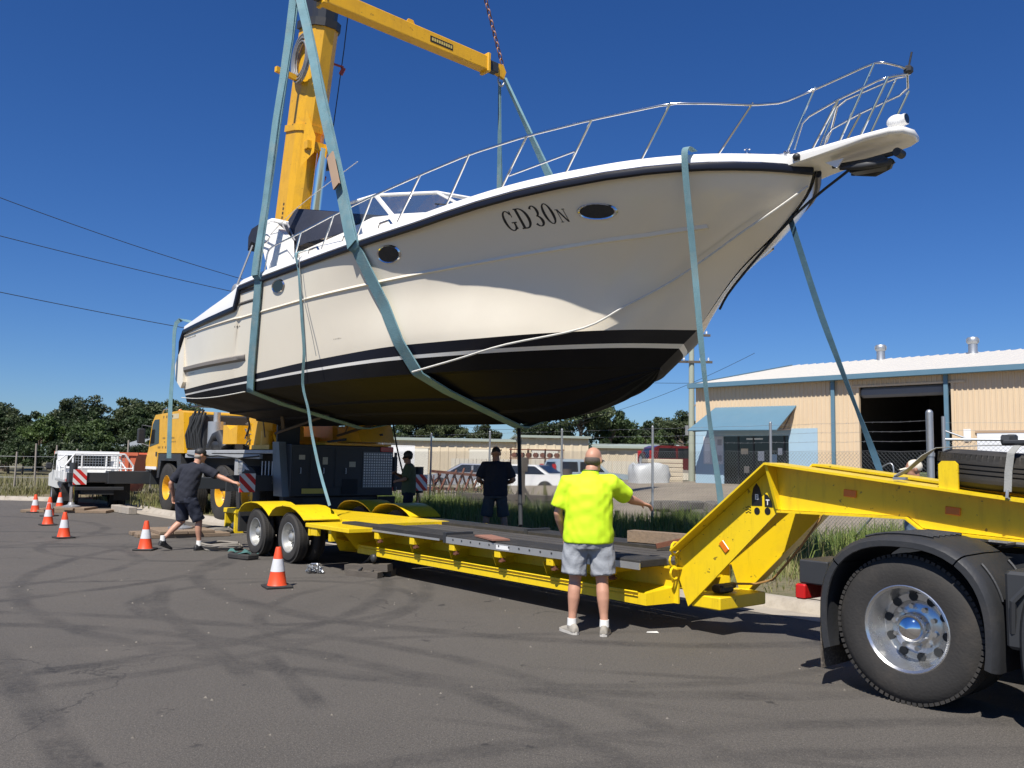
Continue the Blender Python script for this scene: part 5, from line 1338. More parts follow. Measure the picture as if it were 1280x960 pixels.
for s_ in (-1, 1): c.add([F_ + bd * 7.3 - upb * .42 + side_ * .3 * s_, F_ + bd * 6.0 - upb * .48 + side_ * .3 * s_, F_ + bd * 6.35 - upb * .80 + side_ * .16 * s_, F_ + bd * 6.7 - upb * .78 + side_ * .16 * s_], [(0, 1, 2, 3)])
c.bar(F_ + bd * 6.5 - upb * .62 - side_ * .3, F_ + bd * 6.5 - upb * .62 + side_ * .3, .18, .18); c.build('ram_bracket', cyel, boom)
c = MB(); c.bar(F_ + bd * 8.0 - side_ * .35, F_ + bd * 8.05 - side_ * 1.0 - upb * .1, .09, .12); c.build('side_arm', cyel, boom)
c = MB()
for r_ in (.42, .36, .30):
    for o_ in (.0, .05): c.tube([F_ + bd * (8.45 + r_ * 1.3 * cos(t)) - side_ * (.42 + o_) + upb * (r_ * sin(t) - .1) for t in [2 * pi * i / 18 for i in range(19)]], .022, 5)
c.build('hose_reel', gmetal, boom, smooth=True)
c = MB(); c.cyl(F_ + bd * 6.4 + side_ * .42, F_ + bd * 6.4 + side_ * .72, .2, n=14); c.bar(F_ + bd * 6.15 + side_ * .52, F_ + bd * 6.65 + side_ * .52, .26, .26); c.build('cable_drum', blackp, boom)
c = MB(); c.bar(F_ + bd * 5.8 + side_ * .42, F_ + bd * 6.0 + side_ * .5, .16, .2); c.build('boom_lamp', mat('fitting_red', (.35, .06, .04), .5), boom); c = MB(); c.bar(F_ + bd * 8.6 + side_ * .40, F_ + bd * 8.6 + side_ * .66, .04, .04); c.bar(F_ + bd * 8.42 + side_ * .62, F_ + bd * 8.58 + side_ * .68, .07, .09); c.build('boom_fitting', MATS['fitting_red'], boom)
c = MB()
for i in range(46): c.add([F_ + bd * (.4 + i * .105) - side_ * .353 - upb * (.0), F_ + bd * (.4 + i * .105 + .06) - side_ * .353 - upb * .0, F_ + bd * (.4 + i * .105 + .06) - side_ * .353 + upb * .07, F_ + bd * (.4 + i * .105) - side_ * .353 + upb * .07], [(0, 1, 2, 3)])
c.build('scale_mark', rope_k, boom)
c = MB(); c.tube([F_ + bd * 6.4 + side_ * .6, F_ + bd * 9.0 + side_ * .62, TIP + side_ * .3], .012, 5); c.build('cable', rope_k, boom)
hr = HF.loc(HOOK)
c = MB(); tipb = F_ + bd * 27.9
for dx in (-.12, .12): c.tube([hr + Vector((dx, 0, 1.0)), Vector((tipb.x + dx, tipb.y, tipb.z))], .012, 5)
c.build('hoist_rope', rope_k, crane)
# timber mats under the jack feet
def mat_stack(P, yaw, layers, label, m_=timber):
    t = thing('timber_mat', label, 'timber mat', (P[0], P[1], 0), radians(yaw))
    z = 0.0
    for k, (n_, L_, w_, h_) in enumerate(layers):
        for i in range(n_):
            mb = MB(); off = (i - (n_ - 1) / 2) * (w_ + .012)
            j = R.uniform(-.05, .05)
            if k % 2 == 0: mb.box(-L_ / 2 + j, L_ / 2 + j, off - w_ / 2, off + w_ / 2, z, z + h_, .008)
            else: mb.box(off - w_ / 2, off + w_ / 2, -L_ / 2 + j, L_ / 2 + j, z, z + h_, .008)
            mb.build('plank', m_, t)
        z += h_
    return t
mat_stack(HF.w(.72, yj1, 0), 35, [(4, 1.7, .28, .075), (4, 1.2, .26, .065)], 'stacked timber planks under the crane jack behind the walking man')
mat_stack(HF.w(9.55, yj3, 0), 5, [(3, 2.3, .3, .075), (4, 1.0, .26, .065)], 'timber planks under the crane jack beside the white ute')
p2 = HF.w(.72, yj2, 0); o = mat_stack(p2, 20, [(4, 1.2, .26, .07), (3, 1.0, .26, .06)], 'timber planks under the crane jack on the grass verge'); o.location.z = vz(p2.x, p2.y) - .07

# ================================================================== WHITE TRAY-BACK UTE
UF = Fr((-12.75, 26.7, 0), 123)     # x forward (away from the camera)
ute = thing('ute', 'white tray-back ute with mesh headboard parked beside the crane', 'ute', UF.o, UF.yaw)
def small_wheel(parent, x, y, r_, w_, flip, metal=alu, name='wheel'):
    e = bpy.data.objects.new(name, None); COL.objects.link(e); e.parent = parent; e.location = (x, y, r_); e.empty_display_size = .1
    if flip: e.rotation_euler = (0, 0, pi)
    t = MB(); t.lathe([(r_ * .6, .03), (r_ * .64, .005), (r_ * .85, .0), (r_ * .96, .02), (r_, .05), (r_, w_ - .05), (r_ * .96, w_ - .02), (r_ * .6, w_)], (0, 0, 0), (0, 1, 0), 24); t.build('tyre', tyre_m, e, smooth=True, ang=40)
    t = MB(); t.lathe([(r_ * .62, .02), (r_ * .56, .03), (r_ * .5, .06), (r_ * .2, .03), (.001, .025)], (0, 0, 0), (0, 1, 0), 20); t.build('rim', metal, e, smooth=True)
    return e
for x in (.75, 3.75):
    small_wheel(ute, x, -.92, .37, .24, False); small_wheel(ute, x, .92, .37, .24, True)
for x in (.75,):
    small_wheel(ute, x, -.66, .37, .22, False); small_wheel(ute, x, .66, .37, .22, True)
c = MB(); c.box(-.2, 4.4, -.45, .45, .42, .62); c.box(.9, 1.6, -.8, .8, .4, .75); c.build('chassis', dmetal, ute)
c = MB(); c.box(-.35, 2.1, -.98, .98, .80, .88, .01); tray = c.build('tray', mat('tray_grey', (.5, .5, .48), .5, .3, dirt=.3), ute)
for y in (-.97, .95):
    c = MB(); c.box(-.33, 2.08, y, y + .025, .88, 1.12); c.build('drop_side', white_p, tray)
for k in range(3):
    c = MB(); c.box(-.35, -.325, -.96 + k * .65, -.34 + k * .65, .885, 1.10, .004); c.build('tailgate_panel', white_p, tray)
hb = MB()
for z in (.92, 1.22, 1.62): hb.tube([(2.0, -.95, z), (2.0, .95, z)], .03, 6)
for y in (-.95, -.5, .5, .95): hb.tube([(2.0, y, .9), (2.0, y, 1.62 if abs(y) < .9 else 1.45)], .03, 6)
for s_ in (1, -1): hb.tube([(2.0, s_ * .95, 1.42), (2.0, s_ * .70, 1.64)], .03, 6); hb.tube([(2.0, s_ * .95, 1.4), (1.1, s_ * .96, 1.2), (.9, s_ * .96, .9)], .025, 6); hb.tube([(-.3, s_ * .95, 1.30), (-.3, s_ * .70, 1.66), ], .03, 6); hb.tube([(-.3, s_ * .95, .9), (-.3, s_ * .95, 1.32)], .03, 6)
hb.tube([(-.3, -.7, 1.66), (-.3, .7, 1.66)], .03, 6); hb.tube([(-.3, -.95, 1.22), (-.3, .95, 1.22)], .025, 6); hb.tube([(-.3, -.5, .9), (-.3, -.5, 1.66)], .025, 6); hb.tube([(-.3, .5, .9), (-.3, .5, 1.66)], .025, 6)
hb.build('headboard', white_p, ute, smooth=True)
wm = MB()
for i in range(18): wm.tube([(-.3, -.68 + i * .08, 1.24), (-.3, -.68 + i * .08, 1.62)], .006, 4)
for i in range(5): wm.tube([(-.3, -.7, 1.28 + i * .08), (-.3, .7, 1.28 + i * .08)], .006, 4)
wm.build('mesh_screen', galv, ute)
c = MB(); c.prism([(2.15, .55), (4.9, .55), (4.95, .95), (3.9, 1.05), (3.3, 1.72), (2.3, 1.75), (2.15, 1.1)], 'y', -.92, .92); c.build('cab', white_p, ute, smooth=True, ang=30)
c = MB(); c.box(2.14, 2.149, -.65, .65, 1.2, 1.62); c.prism([(2.5, 1.12), (3.7, 1.12), (3.25, 1.64), (2.5, 1.66)], 'y', -.925, -.921); c.prism([(2.5, 1.12), (3.7, 1.12), (3.25, 1.64), (2.5, 1.66)], 'y', .921, .925); c.build('cab_window', glassd, ute)
for y in (-.92, .62):
    c = MB(); c.box(-.40, -.35, y, y + .30, .82, .90, .008); c.build('tail_lamp', lamp_o if y < 0 else lamp_r, ute)
for y in (-.98, .50):
    c = MB(); c.box(.2, .215, y, y + .46, .22, .75); c.build('mud_flap', blackr, ute)
c = MB(); c.box(-.42, -.36, -.7, .7, .56, .66, .01); c.build('bumper', dmetal, ute)
for s_ in (1, -1):
    c = MB(); c.box(3.3, 3.42, s_ * .96, s_ * 1.16, 1.15, 1.35, .03); c.build('mirror', blackp, ute)

# ================================================================== WORKSHOP BUILDING
WF = Fr((8.6, 40.0, 0), -44.7)      # x along the front wall to the right, y into the building
shed = thing('workshop_building', 'cream metal clad workshop with white roof and blue trim behind the wire fence', 'building', WF.o, WF.yaw)
WL, WD, EZ, GZ = 27.0, 20.0, 5.30, .55
def corr(mb, x0, x1, z0, z1, y=0.0, pitch=.19, dep=.032):
    """ribbed sheet: alternating pans and ribs"""
    xs_ = [x0]; ys_ = [0]
    x = x0
    while x < x1 - 1e-6:
        for a, d_ in ((.62, 0), (.70, -dep), (.92, -dep), (1.0, 0)):
            q = x + pitch * a
            if q >= x1: break
            xs_.append(q); ys_.append(d_)
        x += pitch
    xs_.append(x1); ys_.append(0)
    mb.grid([[(a, y + d_, z) for a, d_ in zip(xs_, ys_)] for z in (z0, z1)])
DL, DR, DT = 7.62, 11.20, 4.90
def clad(x0, x1, z0, z1):
    c = MB(); corr(c, x0, x1, z0, z1); return c.build('wall_sheet', cream, shed)
clad(0, 5.9, 3.28, EZ); clad(5.9, DL, GZ, EZ); clad(DL, DR, DT, EZ); clad(DR, 15.0, GZ, EZ); clad(15.0, 20.0, GZ, EZ); clad(20, WL, GZ, EZ)
# painted blue shopfront wall with window opening
SH0, SH1, SHZ = 1.48, 4.62, 2.98
for x0, x1, z0, z1 in ((0, .42, GZ, 3.28), (.42, 1.48, GZ, 1.7), (.42, 1.48, 1.7, 3.28), (1.48, 4.62, 2.98, 3.28), (4.62, 5.9, GZ, 3.28)):
    c = MB(); c.box(x0, x1, -.03, .10, z0, z1); c.build('blue_wall_panel', bluel, shed)
c = MB(); c.box(SH0, SH1, .02, .06, GZ, SHZ); c.build('shop_window', glassd, shed)
for x in (2.2, 2.95, 3.7, 4.4):
    c = MB(); c.box(x - .03, x + .03, -.012, .02, GZ, SHZ); c.build('mullion', dmetal, shed)
for x, z, w_, h_, m_ in ((3.3, 2.1, .3, .42, white_p), (2.6, 1.5, .25, .3, creamf), (3.9, 1.9, .3, .55, bluel), (2.5, 2.3, .35, .25, creamf), (4.2, 2.3, .2, .3, white_p), (3.0, 2.85, .8, .07, white_p), (3.4, 1.2, .22, .3, gmetal)):
    c = MB(); c.box(x - w_ / 2, x + w_ / 2, .004, .018, z - h_ / 2, z + h_ / 2); c.build('window_poster', m_, shed)
c = MB(); c.box(.44, 1.46, -.06, -.031, 1.72, 2.98); nb_ = c.build('notice_board', mat('notice_grey', (.55, .57, .6), .5, var=.05), shed)
for i in range(3):
    for j in range(2):
        if (i + j) % 3 == 2: continue
        c = MB(); c.box(.90 + j * .28, 1.12 + j * .28, -.066, -.0605, 1.85 + i * .36, 2.12 + i * .36); c.build('notice_sheet', mat('notice_print', (.32, .33, .36), .6, var=.3, vscale=30), nb_)
c = MB(); c.box(.5, .78, -.066, -.0605, 1.78, 2.92); c.build('notice_sheet', white_p, nb_)
# awning
c = MB(); c.add([(1.05, -.02, 4.30), (4.98, -.02, 4.26), (4.75, -1.35, 3.18), (.42, -1.35, 3.22), (1.05, -.02, 4.26), (4.98, -.02, 4.22), (4.75, -1.33, 3.14), (.42, -1.33, 3.18)], [(0, 1, 2, 3), (7, 6, 5, 4), (0, 3, 7, 4), (1, 5, 6, 2), (3, 2, 6, 7), (0, 4, 5, 1)])
aw = c.build('awning', bluew, shed)
c = MB()
for x in (.7, 4.72): c.bar((x, -1.3, 3.17), (x, -.03, 3.25), .05, .05); c.bar((x, -.7, 3.2), (x + .1, -.05, 4.0), .04, .04)
c.build('awning_bracket', mat('bracket_brown', (.2, .14, .1), .7), aw)
# roof, gutter, downpipes, ridge vents
RZ = 7.25
n_ = 60
for side in (0, 1):
    c = MB(); rows = []
    for k in range(int(WL / .45) + 1):
        x = -.15 + k * .45; 
        for dx, dz in ((0, 0), (.33, 0), (.36, .035), (.42, .035)):
            y0, y1 = (-.28, WD / 2) if side == 0 else (WD / 2, WD + .28)
            z0, z1 = (EZ + .10, RZ) if side == 0 else (RZ, EZ + .1)
            rows.append([(x + dx, y0, z0 + dz), (x + dx, y1, z1 + dz)])
    c.grid(rows); c.build('roof_sheet', roofw, shed)
c = MB(); c.prism([(-.42, EZ + .12), (-.42, EZ - .08), (-.26, EZ - .10), (-.24, EZ + .10), (-.28, EZ + .10), (-.29, EZ - .05), (-.39, EZ - .04), (-.39, EZ + .12)], 'x', -.2, WL); c.build('gutter', bluew, shed)
c = MB(); c.prism([(-.30, EZ - .02), (WD / 2, RZ - .10), (WD / 2, RZ + .06), (-.30, EZ + .14)], 'x', -.22, -.17); c.build('barge_board', bluew, shed)
for x in (6.62, 11.0, 16.5, 22):
    c = MB(); c.box(x - .075, x + .075, -.16, -.045, GZ, EZ - .05, .01); c.bar((x, -.10, EZ - .08), (x, -.33, EZ - .02), .1, .1); c.build('downpipe', bluew, shed)
for x in (4.9, 9.2, 12.4, 17, 21.5):
    v_ = MB(); v_.lathe([(.0, .66), (.22, .63), (.27, .56), (.27, .40), (.22, .33), (.20, .31), (.20, 0), (.24, -.2)], (x, WD / 2 - .6, RZ + .02), (0, 0, 1), 20)
    vo = v_.build('roof_vent', galv, shed, smooth=True, ang=40)
    f_ = MB()
    for i in range(20): a = 2 * pi * i / 20; f_.box(-.006, .006, .27, .28, .40, .57, 0, Matrix.Translation((x, WD / 2 - .6, RZ + .02)) @ Matrix.Rotation(a, 4, 'Z'))
    f_.build('vent_fin', galv, vo)
# other walls, floor and roller door interior
c = MB(); c.prism([(0.02, GZ - .2), (WD, GZ - .2), (WD, EZ + .05), (WD / 2, RZ - .05), (0.02, EZ + .05)], 'x', .0, .06); c.prism([(0.02, GZ - .2), (WD, GZ - .2), (WD, EZ + .05), (WD / 2, RZ - .05), (0.02, EZ + .05)], 'x', WL - .06, WL); c.build('end_wall', cream, shed)
c = MB(); c.box(.06, WL - .06, WD - .06, WD, GZ - .2, EZ); c.build('rear_wall', cream, shed)
c = MB(); c.box(6.2, 6.26, .12, WD - .1, GZ, EZ); c.box(6.3, WL - .1, 12, 12.06, GZ, RZ - .6); c.build('inner_wall', dark_in, shed)
c = MB(); c.box(.0, WL, .0, WD, GZ - .2, GZ + .22); c.build('floor_slab', concrete, shed)
c = MB(); c.box(DL + .02, DR - .02, .06, .50, DT - .42, DT - .02, .1); c.build('roller_door_drum', mat('door_dark', (.16, .17, .18), .6), shed)
for x in (DL, DR):
    c = MB(); c.box(x - .05, x + .05, -.045, .12, GZ, DT + .04); c.build('door_jamb', cream, shed)
c = MB(); c.box(DL - .2, DR + .45, -.06, -.034, DT - .01, DT + .07); c.build('door_head', cream, shed)
c = MB(); c.box(12.0, 14.2, -.055, -.034, GZ + .3, 3.0, .005); c.build('side_door', mat('side_white', (.72, .74, .76), .5, var=.04), shed)
c = MB(); c.box(11.95, 14.25, -.07, -.036, 3.0, 3.08); c.build('door_lintel', mat('lintel', (.4, .28, .18), .7), shed)
c = MB(); c.box(10.0, 10.35, -.05, -.034, 2.75, 3.15); c.location = None
c = MB(); c.box(11.55, 11.8, -.05, -.034, 2.7, 3.15); c.build('wall_sign', white_p, shed)
# things inside the doorway
for x, y, s_, m_, lab in ((8.3, 1.6, .8, rust, 'rusty machine crate just inside the workshop doorway'), (9.2, 2.0, 1.0, greenc, 'green covered bundle inside the workshop doorway')):
    P = WF.w(x, y, GZ + .22); t = thing('workshop_crate', lab, 'crate', P, WF.yaw + .2); mb = MB(); mb.box(-.5 * s_, .5 * s_, -.4, .4, .12, .75 * s_, .06); mb.build('body', m_, t)
    mb = MB(); mb.box(-.5 * s_, .5 * s_, -.4, -.25, 0, .12); mb.box(-.5 * s_, .5 * s_, .25, .4, 0, .12); mb.build('skid', timber_d, t)
ws = MB(); ws.cyl((0, 0, 0), (0, 0, .06), .04, n=10); ws.lathe([(.03, .06), (.06, .1), (.11, .12), (.12, .2), (.0, .24)], (0, 0, 0), (0, 0, 1), 12)
# ================================================================== CHAIN LINK FENCE
F0 = Vector((6.63, 13.6)); FD = Vector((-.6, .8))
fence = thing('chain_link_fence', 'galvanised chain link fence with barbed wire along the grass verge', 'fence', (0, 0, 0))
mesh_m = mat('fence_wire', (.36, .37, .38), .5, .7, var=.1)
def fpt(s_, z): x = F0.x + FD.x * s_; y = F0.y + FD.y * s_; return Vector((x, y, vz(x, y) + z))
def link_panel(mb, A, B, z0, z1, pitch=.062, r_=.0021):
    """diamond wires between base points A and B (vectors at z=0 of the fence)"""
    L_ = (B - A).length; d = (B - A) / L_; H_ = z1 - z0
    def P(u, z): return A + d * u + Vector((0, 0, z))
    n = int((L_ + H_) / pitch)
    for dirn in (1, -1):
        for i in range(n + 1):
            c0 = i * pitch
            # line u = c0 - (z - z0)  (dirn 1) or mirrored
            za, zb = max(0, c0 - L_), min(H_, c0)
            if zb - za < .02: continue
            ua, ub = c0 - za, c0 - zb
            if dirn < 0: ua, ub = L_ - ua, L_ - ub
            a_, b_ = P(ua, z0 + za), P(ub, z0 + zb)
            off = Vector((-d.y, d.x, 0)) * (.003 * dirn)
            mb.tube([a_ + off, b_ + off], r_, 3, cap=False)
sp_ = [0, 3, 6, 9, 12, 15, 18, 21, 24]
for s_ in sp_:
    c = MB(); big = (s_ == 0); h_ = 2.34 if big else 2.26
    c.cyl(fpt(s_, -.2), fpt(s_, h_), .055 if big else .026, n=12); c.ellipsoid(fpt(s_, h_), (.056 if big else .027,) * 3, 10, 6); c.build('post', galv, fence, smooth=True)
for i in range(len(sp_) - 1):
    c = MB(); a, b = fpt(sp_[i], 0), fpt(sp_[i + 1], 0); link_panel(c, a, b, .06, 1.72, pitch=.066 if i < 3 else .075, r_=.0028 if i < 3 else .0034); c.build('chain_link_mesh', mesh_m, fence)
c = MB()
for z in (1.74, 1.9, 2.06, 2.22):
    c.tube([fpt(s_, z - (.012 if k % 2 else 0)) for k, s_ in enumerate([q * .5 for q in range(0, 49)])], .0022, 4, cap=False)
for z in (1.9, 2.06, 2.22):
    for k in range(150):
        p = fpt(k * .16, z - .005); c.tube([p + Vector((.012, 0, .016)), p - Vector((.012, 0, .016))], .0016, 3, cap=False)
c.build('barbed_wire', mesh_m, fence)
c = MB(); c.tube([fpt(0, 1.75), fpt(1.55, .05)], .02, 8); c.build('brace', galv, fence, smooth=True)
# gate continuing to the right of the big post
GF0 = fpt(-.12, 0); GD = Vector((.93, -.36, 0)).normalized()
gate = thing('wire_gate', 'galvanised chain link gate hinged on the heavy fence post', 'gate', (0, 0, 0))
def gpt(u, z): return GF0 + GD * (u + .09) + Vector((0, 0, z + .06))
c = MB(); c.cyl(gpt(0, 0), gpt(0, 2.22), .028, n=10); c.cyl(gpt(0, 1.86), gpt(4.2, 1.86), .022, n=10); c.cyl(gpt(0, .1), gpt(4.2, .1), .022, n=10); c.cyl(gpt(4.2, .0), gpt(4.2, 2.2), .028, n=10); c.cyl(gpt(0, 2.0), gpt(.30, 1.88), .014, n=8); c.cyl(gpt(0, 1.5), gpt(1.0, .12), .014, n=8); c.build('gate_frame', galv, gate, smooth=True)
c = MB(); link_panel(c, gpt(0, 0), gpt(4.2, 0), .1, 1.86, .066); c.build('chain_link_mesh', mesh_m, gate)
c = MB()
for z in (2.0, 2.12): c.tube([gpt(0, z), gpt(4.2, z)], .002, 4)
c.build('barbed_wire', mesh_m, gate)
for z in (.5, 1.65):
    c = MB(); c.lathe([(.062, 0), (.066, 0), (.066, .06), (.062, .06)], fpt(0, z), (0, 0, 1), 12, closed=True); c.build('hinge_band', galv, gate)
line('snagged_wire', [fpt(1.2, 1.05) + Vector((-.05, -.1, 0)), fpt(.95, 1.35) + Vector((-.05, -.1, 0)), fpt(.72, 1.52) + Vector((-.05, -.1, 0)), fpt(.62, 1.5) + Vector((-.05, -.1, 0)), fpt(.60, 1.28) + Vector((-.05, -.1, 0)), fpt(.52, 1.12) + Vector((-.05, -.12, 0))], .012, galv, 'bent galvanised wire looped over the fence brace', 'wire')
# old post fence on the far left
of = thing('post_fence', 'old post and wire fence along the trees on the far left', 'fence', (0, 0, 0))
for i in range(17):
    x = -29.5 + i * 1.0; y = 37.5 - .04 * i + .3 * sin(i); z = vz(x, y)
    c = MB(); h_ = R.uniform(1.6, 2.3); c.cyl((x, y, z - .2), (x + R.uniform(-.05, .05), y, z + h_), .04, n=8); c.build('post', mat('old_post', (.28, .25, .21), .9, var=.2), of)
c = MB()
for z in (.5, .95, 1.4): c.tube([(-29.5 + i, 37.5 - .04 * i + .3 * sin(i), vz(-29.5 + i, 37.5) + z) for i in range(17)], .008, 4)
c.build('fence_wire', mesh_m, of)

# ================================================================== POWER POLE AND LINES
PP = Vector((9.35, 44.5, .6)); pole = thing('power_pole', 'pale green-grey timber power pole with cross arms at the corner of the workshop', 'power pole', PP)
c = MB(); c.cyl((0, 0, -.5), (0, 0, 8.1), .17, .13, n=14); c.build('mast', mat('pole_grey', (.33, .36, .29), .9, var=.15, vscale=5, stretch=(1, 1, .1)), pole, smooth=True)
arms = []
for z, L_ in ((7.75, 1.5), (6.35, 1.7)):
    c = MB(); c.box(-L_ / 2 - .2, L_ / 2 + .2, -.20, -.10, z, z + .12); a = c.build('cross_arm', timber_d, pole)
    for x in (-L_ / 2, -L_ / 4, L_ / 4, L_ / 2):
        i_ = MB(); i_.lathe([(.02, 0), (.05, .02), (.03, .05), (.06, .08), (.03, .12), (.05, .15), (0, .18)], (x, -.15, z + .12), (0, 0, 1), 10); i_.build('insulator', white_p, a, smooth=True)
c = MB(); c.cyl((.45, -.1, 4.0), (.45, -.1, 4.9), .22, n=14); c.box(0.1, .5, -.14, -.06, 4.1, 4.2); c.build('transformer', gmetal, pole, smooth=True)
c = MB(); c.box(.25, 1.0, -.1, -.02, 4.55, 4.62); c.cyl((.9, -.06, 4.62), (.9, -.06, 5.0), .05, n=8); c.cyl((.6, -.06, 4.62), (.6, -.06, 4.95), .05, n=8); c.box(-.35, -.2, -.15, -.05, 2.6, 3.1); c.build('switch_gear', gmetal, pole)
c = MB()
for z in (2.2, 3.6): c.box(-.2, -.17, -.03, .03, z, z + .12)
c.build('pole_step', galv, pole)
def wire(A, B, sag, label):
    A, B = Vector(A), Vector(B); c = MB(); c.tube([A.lerp(B, t) - Vector((0, 0, sag * 4 * t * (1 - t))) for t in [i / 40 for i in range(41)]], .013, 5)
    return tag(c.build('power_line', rope_k), label, 'cable', 'overhead cables from the power pole')
def wire3(P3, label):      # parabola through three points given as (x, y, z) with parameter by plan distance
    P3 = [Vector(p) for p in P3]; L0 = P3[0]; tot = (P3[2] - P3[0]).to_2d().length
    t1 = (P3[1] - P3[0]).to_2d().length / tot; z0, z1, z2 = P3[0].z, P3[1].z, P3[2].z
    c_ = (z1 - z0 - (z2 - z0) * t1) / (t1 * t1 - t1); b_ = z2 - z0 - c_
    c = MB(); c.tube([Vector((L0.x + (P3[2].x - L0.x) * t, L0.y + (P3[2].y - L0.y) * t, z0 + b_ * t + c_ * t * t)) for t in [-.15 + 1.15 * i / 44 for i in range(45)]], .011, 5)
    return tag(c.build('power_line', rope_k), label, 'cable', 'overhead cables from the power pole')
PW = Vector((PP.x, PP.y, 0))
wire3([(-14.32, 23.3, 8.70), (-9.28, 27.82, 7.57), (9.1, 44.3, 8.45)], 'thin black overhead cable rising from the power pole past the boat stern')
wire3([(-14.27, 23.35, 7.63), (-9.46, 27.65, 7.08), (9.1, 44.3, 7.05)], 'thin black overhead cable rising from the power pole past the boat stern')
wire3([(-14.19, 23.41, 6.06), (-10.34, 26.86, 5.67), (9.2, 44.4, 5.9)], 'lowest black overhead cable meeting the transom of the boat')
wire3([(9.3, 44.6, 5.9), (4.76, 52.7, 4.35), (-6, 70, 5.0)], 'slack black service cable running from the power pole to the warehouse')

# ================================================================== FAR BUILDINGS
def warehouse(P, yaw, L_, D_, h0, h1, label, wall=creamf, roof=greenroof, doors=(), gz=.1):
    t = thing('warehouse', label, 'building', (P[0], P[1], gz), radians(yaw))
    c = MB(); corr(c, 0, L_, 0, h0, 0, .8, .05); c.build('front_wall', wall, t)
    c = MB(); c.prism([(0, 0), (D_, 0), (D_, h0), (D_ / 2, h1), (0, h0)], 'x', 0, .1); c.prism([(0, 0), (D_, 0), (D_, h0), (D_ / 2, h1), (0, h0)], 'x', L_ - .1, L_); c.box(0, L_, D_ - .1, D_, 0, h0); c.build('end_wall', wall, t)
    c = MB(); c.prism([(-.3, h0 - .02), (D_ / 2, h1), (D_ + .3, h0 - .02), (D_ + .3, h0 + .14), (D_ / 2, h1 + .16), (-.3, h0 + .14)], 'x', -.2, L_ + .2); c.build('roof', roof, t)
    c = MB(); c.box(-.2, L_ + .2, -.42, -.3, h0 - .06, h0 + .12); c.build('gutter', roof, t)
    for x0, x1, z1, m_ in doors:
        c = MB(); c.box(x0, x1, -.09, -.05, .02, z1); c.build('roller_door', m_, t)
        c = MB(); c.box(x0 - .1, x1 + .1, -.11, -.05, z1, z1 + .15); c.build('door_head', wall, t)
    return t
doorw = mat('door_cream', (.68, .64, .54), .6, var=.05)
warehouse((-14.0, 84), -3, 17, 14, 3.6, 3.85, 'long low cream warehouse seen behind the crane rear', doors=((3, 6, 2.8, doorw), (10, 13, 2.8, doorw)))
warehouse((.9, 78), 4, 6.2, 12, 3.9, 4.1, 'cream warehouse block with taller parapet behind the standing man', doors=((1, 3.4, 2.7, doorw),))
warehouse((7.6, 80), -8, 22, 14, 3.1, 3.45, 'cream warehouse with grey-green roof behind the red four wheel drive', doors=((4, 7.5, 2.5, doorw), (12, 15, 2.5, doorw)))
fl = thing('sheet_metal_fence', 'pale vertical sheet metal fence in front of the warehouses', 'fence', (-4.0, 58, 0.1), radians(-6))
for i in range(9):
    c = MB(); corr(c, i * 1.8, i * 1.8 + 1.76, 0, 1.75, 0, .3, .04); c.build('fence_sheet', mat('pale_sheet', (.6, .55, .45), .6, var=.06), fl)
hs_ = thing('house', 'small house with grey roof beside the crane cab', 'house', (-30.5, 68, 0), radians(-15))
c = MB(); c.box(0, 9, 0, 7, 0, 2.3); c.build('wall', mat('house_cream', (.55, .45, .3), .7), hs_)
c = MB(); c.add([(-.5, -.5, 2.3), (9.5, -.5, 2.3), (9.5, 7.5, 2.3), (-.5, 7.5, 2.3), (3, 3.5, 4.3), (6, 3.5, 4.3)], [(0, 1, 5, 4), (1, 2, 5), (2, 3, 4, 5), (3, 0, 4), (0, 3, 2, 1)]); c.build('roof', mat('roof_grey', (.2, .22, .23), .6), hs_)
for x in (1, 4, 7):
    c = MB(); c.box(x, x + 1.2, -.04, 0, .9, 2.0); w_ = c.build('window', glassd, hs_); c = MB(); c.box(x - .08, x + 1.28, -.07, -.0, .82, .9); c.build('sill', white_p, w_)
sk = thing('skip_bin', 'orange-red ribbed steel skip bin beyond the white ute', 'skip bin', (-15.9, 33.8, vz(-15.9, 33.8)), radians(4))
c = MB(); c.prism([(-1.35, 0.1), (1.2, .1), (1.5, 1.55), (-1.5, 1.55)], 'y', -.8, .8); c.build('bin', mat('bin_orange', (.50, .11, .045), .6, dirt=.4, dcol=(.2, .08, .05)), sk)
for i in range(9):
    c = MB(); x = -1.25 + i * .3; c.box(x, x + .07, -.86, -.80, .15, 1.52); c.build('rib', MATS['bin_orange'], sk)
c = MB(); c.box(-1.55, 1.55, -.86, -.78, 1.5, 1.62); c.box(-1.55, 1.55, .78, .86, 1.5, 1.62); c.build('rim_bar', MATS['bin_orange'], sk)

